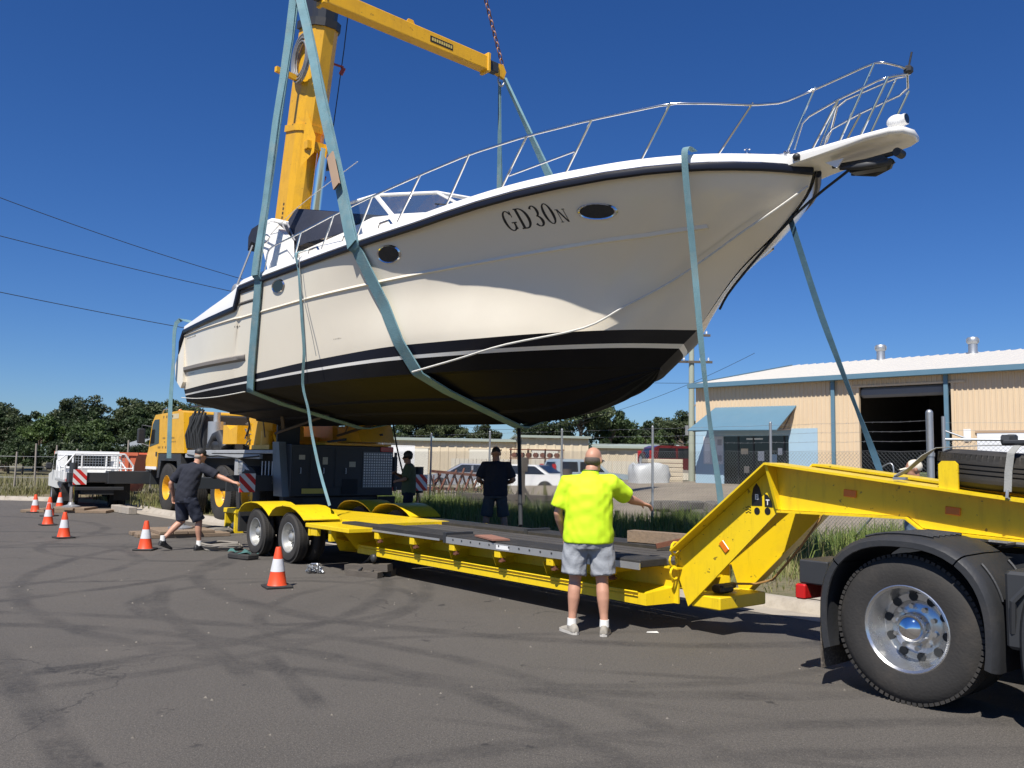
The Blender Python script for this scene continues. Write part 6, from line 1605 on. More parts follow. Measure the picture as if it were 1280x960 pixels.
# ================================================================== YARD VEHICLES
def car(P, yaw, label, body, kind='sedan', col2=None, gz=None):
    t = thing({'suv': 'four_wheel_drive', 'sedan': 'parked_car', 'van': 'box_van'}[kind], label, 'car' if kind != 'van' else 'van', (P[0], P[1], vz(*P) + .025 if gz is None else gz), radians(yaw))
    if kind == 'suv': prof = [(-2.2, .45), (-2.25, .9), (-2.15, 1.1), (-1.95, 1.72), (-1.7, 1.82), (.2, 1.80), (.95, 1.15), (2.05, 1.05), (2.25, .9), (2.25, .5)]; hw = .92; glass = [(-1.85, 1.16), (-1.72, 1.68), (.15, 1.68), (.72, 1.16)]; wr, wx = .39, (-1.3, 1.45)
    elif kind == 'sedan': prof = [(-2.25, .40), (-2.3, .75), (-2.1, .98), (-1.5, 1.02), (-.85, 1.42), (.35, 1.43), (1.15, .98), (2.0, .85), (2.25, .62), (2.25, .35)]; hw = .88; glass = [(-1.35, 1.0), (-.8, 1.36), (.3, 1.37), (.95, 1.0)]; wr, wx = .32, (-1.35, 1.4)
    else: prof = [(-2.6, .5), (-2.6, 2.5), (1.0, 2.5), (1.05, 1.9), (1.9, 1.75), (2.5, 1.1), (2.6, .5)]; hw = 1.0; glass = [(1.1, 1.2), (1.1, 1.72), (1.8, 1.62), (2.3, 1.15)]; wr, wx = .38, (-1.7, 1.7)
    zmid = 1.08 if kind == 'suv' else (1.0 if kind == 'sedan' else 9)
    c = MB(); rows = []
    def hwz(z): return hw - (max(0, z - zmid) * .22 if kind != 'van' else 0)
    n = len(prof)
    vs = [(x, -hwz(z), z) for x, z in prof] + [(x, hwz(z), z) for x, z in prof]
    # extra belt ring keeps the tumblehome visible
    c.add(vs, [tuple(range(n - 1, -1, -1)), tuple(range(n, 2 * n))] + [(i, (i + 1) % n, n + (i + 1) % n, n + i) for i in range(n)])
    c.build('body', body, t)
    for s_ in (-1, 1):
        g_ = MB(); g_.add([(x, s_ * (hwz(z) + .008), z) for x, z in glass], [(0, 1, 2, 3)]); g_.build('side_window', glassd, t)
        if kind != 'van':
            p_ = MB(); xm = (glass[1][0] + glass[2][0]) / 2
            p_.box(xm - .05, xm + .05, s_ * (hw - .14), s_ * (hw + .006), zmid, prof[4][1] - .1); p_.build('pillar', body, t)
        for x in wx:
            small_wheel(t, x, s_ * (hw + .02), wr, .22, s_ > 0)
            a_ = MB(); a_.lathe([(wr * 1.02, 0), (wr * 1.22, 0), (wr * 1.22, .05), (wr * 1.02, .05)], (x, s_ * (hw - .02), wr), (0, s_, 0), 24, closed=True); a_.v = [(v[0], v[1], max(v[2], wr * .9)) for v in a_.v]; a_.build('wheel_arch', col2 or blackp, t)
    if kind == 'suv':
        e = small_wheel(t, -2.28, 0, .36, .2, False, name='spare_wheel'); e.location = (-2.46, 0, 1.05); e.rotation_euler = (0, 0, -pi / 2)
        b_ = MB(); b_.box(-2.36, -2.2, -.9, .9, .48, .68, .03); b_.box(-2.2, 2.2, -.95, -.91, .4, .56); b_.build('bumper', col2 or blackp, t)
        g_ = MB(); g_.add([(-2.135, -.62, 1.2), (-2.135, .62, 1.2), (-1.99, .58, 1.66), (-1.99, -.58, 1.66)], [(0, 1, 2, 3)]); g_.build('rear_window', glassd, t)
        for s_ in (-1, 1): l_ = MB(); l_.box(-2.27, -2.1, s_ * .80, s_ * .93, .95, 1.55); l_.build('tail_lamp', lamp_r, t)
    elif kind == 'sedan':
        g_ = MB(); g_.add([(-1.46, -.72, 1.06), (-1.46, .72, 1.06), (-.92, .66, 1.40), (-.92, -.66, 1.40)], [(0, 1, 2, 3)]); g_.v = [(v[0] - .012, v[1], v[2] + .012) for v in g_.v]; g_.build('rear_window', glassd, t)
        g_ = MB(); g_.add([(1.10, -.72, 1.03), (1.10, .72, 1.03), (.42, .66, 1.41), (.42, -.66, 1.41)], [(0, 1, 2, 3)]); g_.v = [(v[0] + .012, v[1], v[2] + .012) for v in g_.v]; g_.build('windscreen', glassd, t)
        for s_ in (-1, 1): l_ = MB(); l_.box(-2.31, -2.2, s_ * .5, s_ * .85, .70, .82); l_.build('tail_lamp', lamp_r, t); l_ = MB(); l_.box(2.15, 2.25, s_ * .5, s_ * .82, .62, .74); l_.build('head_lamp', chrome, t)
    return t
maroon = mat('maroon_paint', (.10, .014, .016), .22, coat=.6, var=.05)
car((9.25, 46.0), 12, 'dark maroon four wheel drive with rear spare wheel beside the workshop', maroon, 'suv', mat('suv_grey', (.32, .30, .27), .4))
car((.7, 40), 155, 'white sedan parked behind the fence beside the standing man', white_p, 'sedan', gz=.12)
car((-2.0, 44), 170, 'silver sedan parked behind the fence between crane and rusty machine', mat('silver_paint', (.5, .51, .53), .3, .6, coat=.4), 'sedan', gz=.12)
car((-6.3, 46), 100, 'white box van behind the rear corner of the crane', white_p, 'van', gz=-.1)
jp = car((4.0, 46), 20, 'pale blue off-road wagon with bull bar behind the chain link fence', mat('pale_blue', (.34, .42, .47), .35, coat=.3), 'suv', blackp, gz=.05)
bb = MB()
for z in (.55, .75, .95): bb.tube([(2.4, -.7, z), (2.42, .7, z)], .03, 6)
for y in (-.6, 0, .6): bb.tube([(2.4, y, .5), (2.4, y, 1.0)], .03, 6)
bb.build('bull_bar', galv, jp, smooth=True)
# plastic-wrapped load and cream crate
wl = thing('wrapped_pallet', 'pallet load wrapped in pale translucent plastic behind the man in yellow', 'pallet', (6.3, 39.3, .25), radians(15))
c = MB(); rows = []
for k, (z, s_) in enumerate(((.12, .9), (.35, .92), (.6, .86), (.85, .9), (1.1, .88), (1.35, .84), (1.42, .7))):
    def sq(t): return 1 / (abs(cos(t)) ** 5 + abs(sin(t)) ** 5) ** .2
    rows.append([(.95 * s_ * sq(t) * cos(t) * (1 + .05 * sin(7 * t + k * 2)), .8 * s_ * sq(t) * sin(t) * (1 + .05 * cos(9 * t + k)), z + .07 * sin(3 * t + k)) for t in [2 * pi * i / 40 for i in range(41)]])
c.grid(rows); c.add(rows[-1][:-1], [tuple(range(40))]); c.build('wrapped_load', mat('plastic_wrap', (.50, .51, .50), .4, var=.15, vscale=6, bump=.8, bscale=8), wl, smooth=True, ang=60)
c = MB()
for y in (-.6, 0, .6): c.box(-1.0, 1.0, y - .05, y + .05, -.1, .1)
c.build('pallet', timber, wl)
cc = thing('water_tank_crate', 'cream ribbed crate standing beside the maroon four wheel drive', 'crate', (7.3, 41.5, .45), radians(5))
for k in range(7):
    c = MB(); c.box(-.85, .85, -.6, .6, .02 + k * .21, .21 + k * .21, .02); c.build('slat', mat('cream_slat', (.58, .50, .37), .7, var=.08), cc)
# rusty implement
ri = thing('rusty_implement', 'rusty red-brown farm implement frame in the yard beyond the fence', 'machine', (-2.25, 36, .1), radians(10)); ri.scale = (.8, .8, .8)
c = MB()
for k in range(7): x = -1.3 + k * .42; c.bar((x, -.4, .4), (x + .5, .4, 1.55 - .1 * abs(k - 3)), .09, .09); c.bar((x + .25, .3, .4), (x - .1, -.2, 1.3), .07, .07)
c.bar((-1.4, 0, 1.4), (1.9, 0, 1.15), .16, .14); c.bar((-1.5, .3, .5), (2.2, .3, .45), .14, .14); c.build('tine_frame', rust, ri)
c = MB()
for x in (-1.2, 1.7): c.lathe([(.25, 0), (.32, 0), (.32, .08), (.25, .08)], (x, -.3, .3), (0, 1, 0), 18, closed=True)
c.bar((-1.2, -.26, .3), (-1.2, -.26, 1.2), .06, .06); c.bar((1.7, -.26, .3), (1.7, -.26, 1.1), .06, .06); c.build('gauge_wheel', rust, ri)
ri2 = thing('rusty_rack', 'rusty steel rack of parts against the sheet metal fence', 'rack', (1.6, 55, .15), radians(0))
c = MB()
for x in (-1.6, -.5, .6, 1.7): c.bar((x, 0, 0), (x, 0, 2.4), .1, .1)
for z in (1.0, 1.75, 2.3): c.box(-1.7, 1.8, -.3, .3, z, z + .06)
c.build('frame', rust, ri2)
for k in range(7):
    c = MB(); c.cyl((-1.4 + k * .45, -.25, 1.98), (-1.3 + k * .45, .25, 1.98), .16, n=10); c.build('part', rust, ri2)
# dark timber stand and pile on the yard edge
for px_, s_, lab in (((.35, 24.6), 1.0, 'dark timber trestle stand behind the fence beside the standing man'), ((1.75, 26.5), .8, 'dark steel post stand behind the fence near the bull bar wagon')):
    t = thing('trestle', lab, 'trestle', (px_[0], px_[1], vz(*px_)))
    c = MB(); c.bar((0, 0, .1), (0, 0, 1.45 * s_), .14, .14); c.bar((-.5, 0, 0), (0, 0, .8), .08, .08); c.bar((.5, 0, 0), (0, 0, .8), .08, .08); c.box(-.14, .14, -.08, .08, 1.2 * s_, 1.6 * s_); c.build('frame', timber_d, t)
t = thing('timber_pile', 'low pile of dark old sleepers behind the fence', 'timber pile', (.5, 25.4, vz(.5, 25.4)), radians(-20))
for k in range(7):
    c = MB(); c.box(-1.9 + R.uniform(-.2, .2), 1.7 + R.uniform(-.2, .2), -.5 + (k % 3) * .3, -.24 + (k % 3) * .3, (k // 3) * .18, (k // 3) * .18 + .17, .01); c.build('sleeper', timber_d, t)
t = thing('concrete_block_pile', 'heap of broken dark concrete blocks behind the fence by the driveway', 'rubble', (4.9, 23.2, vz(4.9, 23.2)), radians(30))
for k in range(12):
    c = MB(); M = Matrix.Translation((R.uniform(-.8, .8), R.uniform(-.4, .4), .14 + .22 * (k // 6))) @ Matrix.Rotation(R.uniform(-.5, .5), 4, 'Z') @ Matrix.Rotation(R.uniform(-.3, .3), 4, 'X'); c.box(-.28, .28, -.16, .16, -.13, .13, .03, M); c.build('block', mat('old_concrete', (.13, .12, .105), .95, var=.25), t)
# low concrete edge of the yard
wl_ = MB(); wl_.grid([[kp(s_, 8.6, z) for s_ in (10, 14, 18, 22, 26)] for z in (-.1, .22)] + [[kp(s_, 8.8, z) for s_ in (10, 14, 18, 22, 26)] for z in (.22, -.1)])
struct(wl_.build('yard_edging', concrete))

# ================================================================== TREES
def leaf_mat(name, c1, c2):
    m = bpy.data.materials.new(name); m.use_nodes = True; N = m.node_tree.nodes; L = m.node_tree.links; b = N["Principled BSDF"]; b.inputs["Roughness"].default_value = .6
    at = N.new("ShaderNodeAttribute"); at.attribute_name = 'tint'; mx = N.new("ShaderNodeMix"); mx.data_type = 'RGBA'; mx.inputs["A"].default_value = (*c1, 1); mx.inputs["B"].default_value = (*c2, 1)
    L.new(at.outputs["Fac"], mx.inputs["Factor"]); oi = N.new("ShaderNodeObjectInfo"); h = N.new("ShaderNodeHueSaturation"); mr = N.new("ShaderNodeMapRange"); mr.inputs[3].default_value = .75; mr.inputs[4].default_value = 1.3
    L.new(oi.outputs["Random"], mr.inputs[0]); L.new(mr.outputs[0], h.inputs["Value"]); L.new(mx.outputs["Result"], h.inputs["Color"]); L.new(h.outputs[0], b.inputs["Base Color"])
    tr = N.new("ShaderNodeBsdfTranslucent"); L.new(h.outputs[0], tr.inputs[0]); ms = N.new("ShaderNodeMixShader"); ms.inputs[0].default_value = .25
    L.new(b.outputs[0], ms.inputs[1]); L.new(tr.outputs[0], ms.inputs[2]); L.new(ms.outputs[0], N["Material Output"].inputs[0]); return m
LM = [leaf_mat('gum_leaf', (.028, .050, .018), (.085, .105, .04)), leaf_mat('dark_leaf', (.018, .036, .012), (.05, .075, .022)), leaf_mat('bright_leaf', (.035, .07, .016), (.10, .15, .035))]
def crown_mesh(name, seed, rx, rz, nclump, nleaf, leaf, m_, zc):
    rs_ = np.random.RandomState(seed); C_ = []; 
    for i in range(nclump):
        a = rs_.rand() * 2 * pi; el = np.arcsin(rs_.uniform(-.75, 1)); rr = rs_.uniform(.45, 1.0)
        C_.append((rx * rr * cos(a) * cos(el), rx * rr * sin(a) * cos(el), zc + rz * rr * sin(el), rs_.uniform(.22, .42) * rx))
    C_ = np.array(C_); k = rs_.randint(0, nclump, nleaf); d = rs_.normal(size=(nleaf, 3)); d /= np.linalg.norm(d, axis=1)[:, None]
    rad = C_[k, 3] * rs_.uniform(.35, 1.05, nleaf) ** .7
    P = C_[k, :3] + d * rad[:, None] * np.array([1, 1, .72])
    n1 = rs_.normal(size=(nleaf, 3)); n1 /= np.linalg.norm(n1, axis=1)[:, None]; n2 = np.cross(n1, rs_.normal(size=(nleaf, 3))); n2 /= np.linalg.norm(n2, axis=1)[:, None]
    s_ = leaf * rs_.uniform(.6, 1.4, nleaf)[:, None]
    V = np.stack([P - n1 * s_, P + n2 * s_ * .45, P + n1 * s_, P - n2 * s_ * .45], 1)
    me = bpy.data.meshes.new(name); me.vertices.add(nleaf * 4); me.vertices.foreach_set('co', V.reshape(-1)); me.loops.add(nleaf * 4); me.loops.foreach_set('vertex_index', np.arange(nleaf * 4)); me.polygons.add(nleaf); me.polygons.foreach_set('loop_start', np.arange(nleaf) * 4); me.update(calc_edges=True); me.validate()
    t = np.repeat(np.clip(rs_.rand(nclump)[k] * .6 + rs_.rand(nleaf) * .4, 0, 1), 4); ca = me.color_attributes.new('tint', 'FLOAT_COLOR', 'POINT'); ca.data.foreach_set('color', np.stack([t, t, t, np.ones_like(t)], 1).astype(np.float32).reshape(-1))
    me.materials.append(m_); return me, C_
def tree_proto(seed, H_, rx, rz, m_, nclump=30, nleaf=7600, leaf=.17):
    zc = H_ - rz * .95; me, C_ = crown_mesh('crown', seed, rx, rz, nclump, nleaf, leaf, m_, zc)
    mb = MB(); rr = random.Random(seed); r0 = .05 * H_ ** .7
    mb.tube([(0, 0, -.3), (.05, .02, H_ * .2), (.12 * rr.uniform(-1, 1), .1, zc - rz * .3), (.2 * rr.uniform(-1, 1), .15 * rr.uniform(-1, 1), zc + rz * .3)], [r0, r0 * .8, r0 * .55, r0 * .2], 8)
    for i in range(0, nclump, 3):
        c = C_[i]; z0 = zc - rz * rr.uniform(.2, .75); mb.tube([(0.05, 0.05, z0), (c[0] * .5, c[1] * .5, (z0 + c[2]) / 2 - .1), (c[0], c[1], c[2])], [r0 * .38, r0 * .25, r0 * .08], 6)
    return me, mb.mesh('trunk')
PROT = [tree_proto(1, 8.5, 2.9, 2.9, LM[0]), tree_proto(2, 7.5, 2.6, 2.4, LM[1]), tree_proto(3, 9.5, 2.6, 3.4, LM[0], 22), tree_proto(4, 6.5, 2.5, 2.3, LM[2]), tree_proto(5, 10.5, 2.4, 2.6, LM[0], 16, 3400), tree_proto(6, 4.2, 2.4, 1.9, LM[1], 22, 4200)]
for a, b in PROT: b.materials.append(bark)
KIND = ['grey-green spreading gum tree', 'dense dark evergreen tree', 'tall narrow gum tree', 'bright green bushy tree', 'tall sparse gum tree with open crown', 'low dark shrubby tree']
def tree(k, x, y, s_, place, group):
    t = thing('tree', KIND[k] + ' ' + place, 'tree', (x, y, 0.0), R.uniform(0, 6.28), group); t.scale = (s_ * R.uniform(.9, 1.15), s_ * R.uniform(.9, 1.15), s_)
    for n_, me in (('crown', PROT[k][0]), ('trunk', PROT[k][1])):
        o = bpy.data.objects.new(n_, me); COL.objects.link(o); o.parent = t
    return t
GL_ = 'trees beyond the turning circle'
for k, x, y, s_ in ((1, -33, 56, .95), (0, -30, 58, 1.0), (3, -28.5, 52, .9), (1, -27, 55, 1.0), (0, -25, 57, 1.02), (3, -24.5, 50, .82), (1, -23, 54, .98), (0, -21.5, 56, 1.0), (2, -26.2, 60, .9), (4, -30.5, 62, .9), (0, -36, 60, 1.0), (5, -26, 46, .8), (5, -23, 47.5, .85), (5, -29.5, 47, .9), (1, -36.5, 54, 1.0), (0, -19.5, 60, .75), (1, -40, 58, 1.0), (5, -32.5, 48, .9), (3, -20.2, 58, .8), (0, -34.5, 57, .95), (1, -28.8, 57, 1.0), (0, -23.8, 58, 1.0), (5, -27.6, 47.5, .9), (5, -24.6, 48, .9), (5, -21.6, 48.5, .85), (5, -31.2, 49, .9), (5, -34.5, 50, 1.0), (1, -25.8, 53, .9), (1, -29.8, 54, .9), (1, -38.5, 52, .9), (5, -37.5, 49, 1.0), (5, -20.5, 49, .8), (1, -31, 53, .8), (1, -21.8, 52, .8)):
    x, y, s_ = x * 1.35, y * 1.35, s_ * .80
    tree(k, x, y, s_, 'beyond the turning circle left of the crane', GL_)
for k, x, y, s_ in ((0, -13, 118, 1.05), (1, -18, 122, .95), (0, -8, 120, .9), (1, -24, 112, .95), (2, -29, 118, .9), (0, -4, 122, .85), (1, -34, 110, 1.0), (0, -21, 126, 1.0), (1, -15.5, 116, .9), (0, -10, 128, 1.0), (3, -6, 116, .7)):
    tree(k, x, y, s_, 'behind the warehouses, over the crane rear', 'trees behind the warehouses')
for k, x, y, s_ in ((0, 8, 100, 1.25), (1, 12, 104, 1.2), (3, 15, 112, 1.0), (1, 18, 116, 1.05), (0, 21, 118, 1.0), (1, 24, 114, 1.15), (0, 27, 116, 1.0), (1, 5, 108, 1.1), (0, 30, 112, 1.1), (3, 19.5, 108, .9), (5, 10, 96, 1.0), (1, 33, 120, 1.1), (0, 2.5, 118, .95)):
    tree(k, x, y, s_, 'behind the warehouse with the grey-green roof', 'trees behind the green-roofed warehouse')
for k, x, y, s_ in ((2, 13.2, 66, .6), (1, 15.4, 68, .66)):
    tree(k, x, y, s_, 'close behind the left end of the workshop', 'trees behind the workshop')

# ================================================================== TRAFFIC CONES
def cone_proto():
    t = thing('traffic_cone', 'orange traffic cone with white band on the asphalt beside the crane', 'traffic cone', (0, 0, 0), 0, 'traffic cones along the road')
    c = MB(); c.box(-.165, .165, -.165, .165, 0, .032, .01); c.build('base', blackr, t)
    def seg(r0, z0, r1, z1, m_, n_): c = MB(); c.lathe([(r0, z0), (r1, z1)], (0, 0, 0), (0, 0, 1), 24); c.build(n_, m_, t, smooth=True)
    c = MB(); c.lathe([(.125, .030), (.115, .045), (.088, .20), (.088, .205)], (0, 0, 0), (0, 0, 1), 24); c.build('lower_body', orange, t, smooth=True)
    seg(.0895, .20, .062, .355, conew, 'reflective_band')
    c = MB(); c.lathe([(.061, .354), (.036, .485), (.030, .50), (.022, .50), (.020, .44)], (0, 0, 0), (0, 0, 1), 24); c.build('tip', orange, t, smooth=True)
    return t
cp_ = cone_proto(); cp_.location = (-2.9, 10.95, 0); cp_.rotation_euler = (0, 0, .5); cp_['label'] = 'orange traffic cone with white band in front of the trailer wheels'
for i, (x, y, l_) in enumerate(((-6.27, 15.0, 'orange traffic cone with white band beside the walking man'), (-8.66, 16.9, 'orange traffic cone with white band standing alone on the open asphalt'), (-10.58, 19.9, None), (-12.1, 22.8, None), (-13.25, 24.2, None), (-13.4, 25.8, None))):
    c = copy_tree(cp_); c.location = (x, y, 0); c.rotation_euler = (0, 0, R.uniform(0, 1.5)); c['label'] = l_ or 'orange traffic cone in the row leading towards the white ute'
# ================================================================== THINGS ON THE ROAD
def heap(loc, label, name, cat, fn, rz=0):
    t = thing(name, label, cat, loc, rz); fn(t); return t
def dun(t):
    for k, (a, b, w_, h_, m_) in enumerate((((-.35, -.05, .09), (.32, .05, .13), .16, .10, timber_d), ((-.3, .1, .05), (.3, .16, .05), .14, .09, timber_d), ((-.25, -.15, .04), (.28, -.12, .04), .13, .08, timber_d))):
        c = MB(); c.bar(a, b, w_, h_); c.build('block', m_, t)
    c = MB(); c.tube([(-.28, .2, .12), (-.1, .1, .2), (.05, -.02, .28), (.1, -.05, .26)], .02, 6); c.ellipsoid((.1, -.04, .25), (.05, .04, .06)); c.build('handle', dmetal, t, smooth=True)
    c = MB()
    for i in range(14): a = i * .9; c.tube([(.2 * cos(a) + .05 * cos(a + q), .17 * sin(a), .02 + .03 * (i % 3) + .04 * sin(q)) for q in (0, 1.5, 3)], .016, 5)
    c.build('chain', dmetal, t)
heap((-1.95, 12.2, 0), 'dark timber blocks and chain heaped beside the trailer beam', 'dunnage_heap', 'timber', dun, -.5)
def chn(t):
    c = MB()
    for i in range(10): a = i * 1.3; c.tube([(.12 * cos(a), .1 * sin(a * 1.4), .02 + .012 * i), (.08 * cos(a + 1), .1 * sin(a * 1.4 + 1), .035 + .012 * i), (.14 * cos(a + 2), .06 * sin(a), .02)], .014, 5)
    c.build('chain', galv, t)
heap((-2.75, 12.35, 0), 'small heap of pale chain between the cone and the trailer', 'chain_heap', 'chain', chn)
def coil(t):
    c = MB()
    for k in range(5): c.tube([((.32 + .05 * sin(3 * q + k)) * cos(q), (.26 + .04 * cos(2 * q + k)) * sin(q), .025 + .022 * k + .01 * sin(4 * q)) for q in [2 * pi * i / 20 for i in range(21)]], .022, 6)
    c.build('coil', mat('rope_grey', (.22, .2, .17), .9, var=.2), t, smooth=True)
heap((-5.05, 15.25, 0), 'grey rope coil lying by the walking man', 'rope_coil', 'rope', coil)
heap((-6.3, 18.6, 0), 'tangled dark rope lying beside the timber mat under the crane', 'rope_coil', 'rope', coil)
def tarp(t):
    c = MB(); c.grid([[(-.28 + .5 * i / 8, -.10 + .2 * j / 4 + .02 * sin(i), .05 + .06 * sin(i * 1.1 + j) * (1 if 0 < j < 4 else .3) + .05) for j in range(5)] for i in range(9)]); c.build('webbing', teal, t, smooth=True)
    c = MB(); c.box(-.26, .24, -.12, .12, 0, .09, .02); c.build('wheel_chock', blackr, t)
heap((-4.25, 13.95, 0), 'teal webbing draped over a rubber chock beside the rear trailer wheel', 'folded_strap', 'strap', tarp, -.6)
ptube = MB(); ptube.cyl((-6.2, 19.3, .12), (-5.2, 18.3, .12), .11, n=14); tag(ptube.build('white_pipe', white_p, smooth=True), 'short white pipe lying on the road under the crane', 'pipe')
ys = thing('yellow_stand', 'small yellow steel stand under the crane beside the trailer', 'stand', (-6.0, 18.9, 0), radians(-48))
c = MB(); c.box(-.3, .3, -.12, .12, .42, .52, .01); c.build('top', yel, ys)
for x in (-.27, .21): c = MB(); c.box(x, x + .06, -.1, .1, 0, .42); c.build('leg', yel, ys)
for i, (x, y) in enumerate(((-11.0, 25.35), (-10.55, 24.85))):
    c = MB(); c.box(-.45, .45, -.12, .12, 0.0, .2, .015); o = c.build('concrete_sleeper', concrete); o.location = (x - .2, y - .45, 0); o.rotation_euler = (0, 0, radians(130)); tag(o, 'pale concrete block lying at the kerb by the crane front wheel', 'concrete block', 'blocks by the crane wheel')
grit = MB()
rg_ = random.Random(5)
for i in range(230):
    x = rg_.uniform(-7, 5); y = rg_.uniform(2.6, 13); r_ = rg_.uniform(.004, .013)
    if (x - 3.1) * .743 + (y - 9.95) * .669 > -.5: continue
    grit.add([(x - r_, y - r_ * .6, 0), (x + r_, y - r_ * .5, 0), (x + r_ * .6, y + r_, 0), (x - r_ * .7, y + r_ * .8, 0), (x, y, r_ * 1.1)], [(0, 1, 4), (1, 2, 4), (2, 3, 4), (3, 0, 4)])
g_ = stuff(grit.build('loose_grit', mat('grit', (.19, .17, .14), .9, var=.5, vscale=3))); g_['label'] = 'loose stones and grit scattered on the asphalt'; g_['category'] = 'gravel'
pc = MB(); pc.add([(1.33, 8.42, .004), (1.45, 8.40, .006), (1.44, 8.46, .012), (1.35, 8.48, .004)], [(0, 1, 2, 3)]); tag(pc.build('paper_scrap', white_p), 'small scrap of white paper on the asphalt beside the man in yellow', 'paper')
# ================================================================== STRAPS AND ROPES HANGING FROM THE BOAT
pb = BF.w(.60, -.99, 4.30); pb0 = BF.w(.55, -.80, 4.33)
strap('tag_strap', [pb0, pb, BF.w(.60, -1.0, 4.1), (2.09, 9.80, 3.95), (2.19, 9.85, 2.93), (2.31, 9.93, 2.0), (2.43, 10.0, 1.26), (2.48, 10.05, .72)], .075, [(1, -.5, 0), (.9, -.4, 0), (.6, .6, 0), (.9, -.3, 0)], strap_m, 'pale blue-green strap hanging over the bow flare down to the trailer')
strap('tag_strap', [BF.w(.99, .0, 3.83), (3.59, 10.0, 3.53), (3.80, 9.9, 2.81), (4.09, 9.75, 1.84), (4.18, 9.70, 1.50), (4.22, 9.66, 1.32)], .075, [(.5, -.8, 0), (.7, -.7, .2), (.1, -.9, 0), (.9, .2, 0), (.9, -.3, 0)], strap_d, 'dark blue strap slanting from the stem to behind the gooseneck')
strap('tag_strap', [BF.w(-4.23, -1.86, 4.10), BF.w(-4.23, -2.05, 4.03)] + [BF.w(*(hull_surf(x, z, .03)[0])) for x, z in ((-4.23, 3.84), (-4.25, 3.63), (-4.30, 3.26), (-4.35, 2.89))] + [BF.w(-4.42, -1.80, 2.50), (-3.27, 13.8, 2.40), (-3.18, 13.75, 1.98), (-3.0, 13.6, 1.41), (-2.77, 13.32, .90)], .045, [(1, -.6, 0), (.8, -.3, 0), (.5, .7, 0), (.9, -.3, 0)], strap_m, 'thin blue-green strap hanging amidships down to the trailer fender')
pa = BF.w(-8.42, -1.86, 3.68)
strap('tag_strap', [BF.w(-8.2, -1.7, 3.69), pa, pa + Vector((-.02, 0, -.8)), pa + Vector((-.03, 0, -1.75)), pa + Vector((.0, .0, -2.83))], .09, [(.9, .2, 0), (.8, -.5, 0), (.9, .3, 0)], strap_m, 'blue strap hanging straight down from the stern corner')
strap('loose_cord', [BF.w(-4.17, -2.05, 4.0), BF.w(-4.13, -2.02, 3.6), BF.w(-4.03, -1.93, 3.1), BF.w(-3.98, -1.88, 2.80)], .012, (1, -.5, 0), strap_g, 'thin grey cord hanging beside the midship strap', 'cord')
line('bow_line', [BF.w(*(hull_surf(x, z, .045)[0])) for x, z in ((1.18, 4.05), (.93, 3.86), (.67, 3.70), (.32, 3.50), (-.01, 3.30), (-.36, 3.10), (-.69, 2.90))] + [BF.w(-1.25, -1.36, 2.74), BF.w(-1.85, -1.46, 2.64), BF.w(-2.42, -1.62, 2.53)], .014, rope_m, 'thin white rope stretched along the hull from the stem to the forward sling')
line('anchor_line', [BF.w(1.60, -.10, 4.08), BF.w(1.05, -.02, 3.82), BF.w(.40, .03, 3.30), BF.w(.2, .08, 3.1)], .016, rope_k, 'dark rope running from the anchor down the stem')
line('tag_line', [(.12, 14.2, 2.36), (.14, 13.3, 1.5), (.16, 12.42, .71)], .03, rope_k, 'black rope dropping from the keel to the trailer deck beside the standing man')
line('tag_line', [(-2.71, 19.5, 2.60), (-2.5, 18.8, 1.95), (-2.22, 18.0, 1.27)], .018, rope_k, 'black rope held by the person in the olive shirt')
line('fender_line', [(-5.91, 19.3, 2.86), (-5.89, 19.3, 2.7), (-5.94, 19.3, 2.54), (-5.88, 19.3, 2.34), (-5.94, 19.3, 2.1)], .024, mat('rope_brown', (.16, .12, .08), .9, var=.3), 'frayed brown rope end hanging under the stern, the thicker of two')
line('fender_line', [(-5.61, 19.3, 2.84), (-5.59, 19.3, 2.55), (-5.56, 19.3, 2.34), (-5.52, 19.3, 2.08)], .016, MATS['rope_brown'], 'thin brown rope end hanging under the stern')
line('stay_cord', [BF.w(-5.95, -1.66, 4.55), BF.w(-4.6, -1.85, 4.72), BF.w(-3.05, -1.98, 4.86)], .006, rope_m, 'thin white cord from the radar arch to the forward sling')
line('stern_line', [BF.w(-8.35, -1.74, 2.52), BF.w(-7.6, -1.80, 2.47), BF.w(-6.8, -1.82, 2.46), BF.w(-6.0, -1.80, 2.49)], .01, rope_m, 'thin pale rope along the chine at the stern')

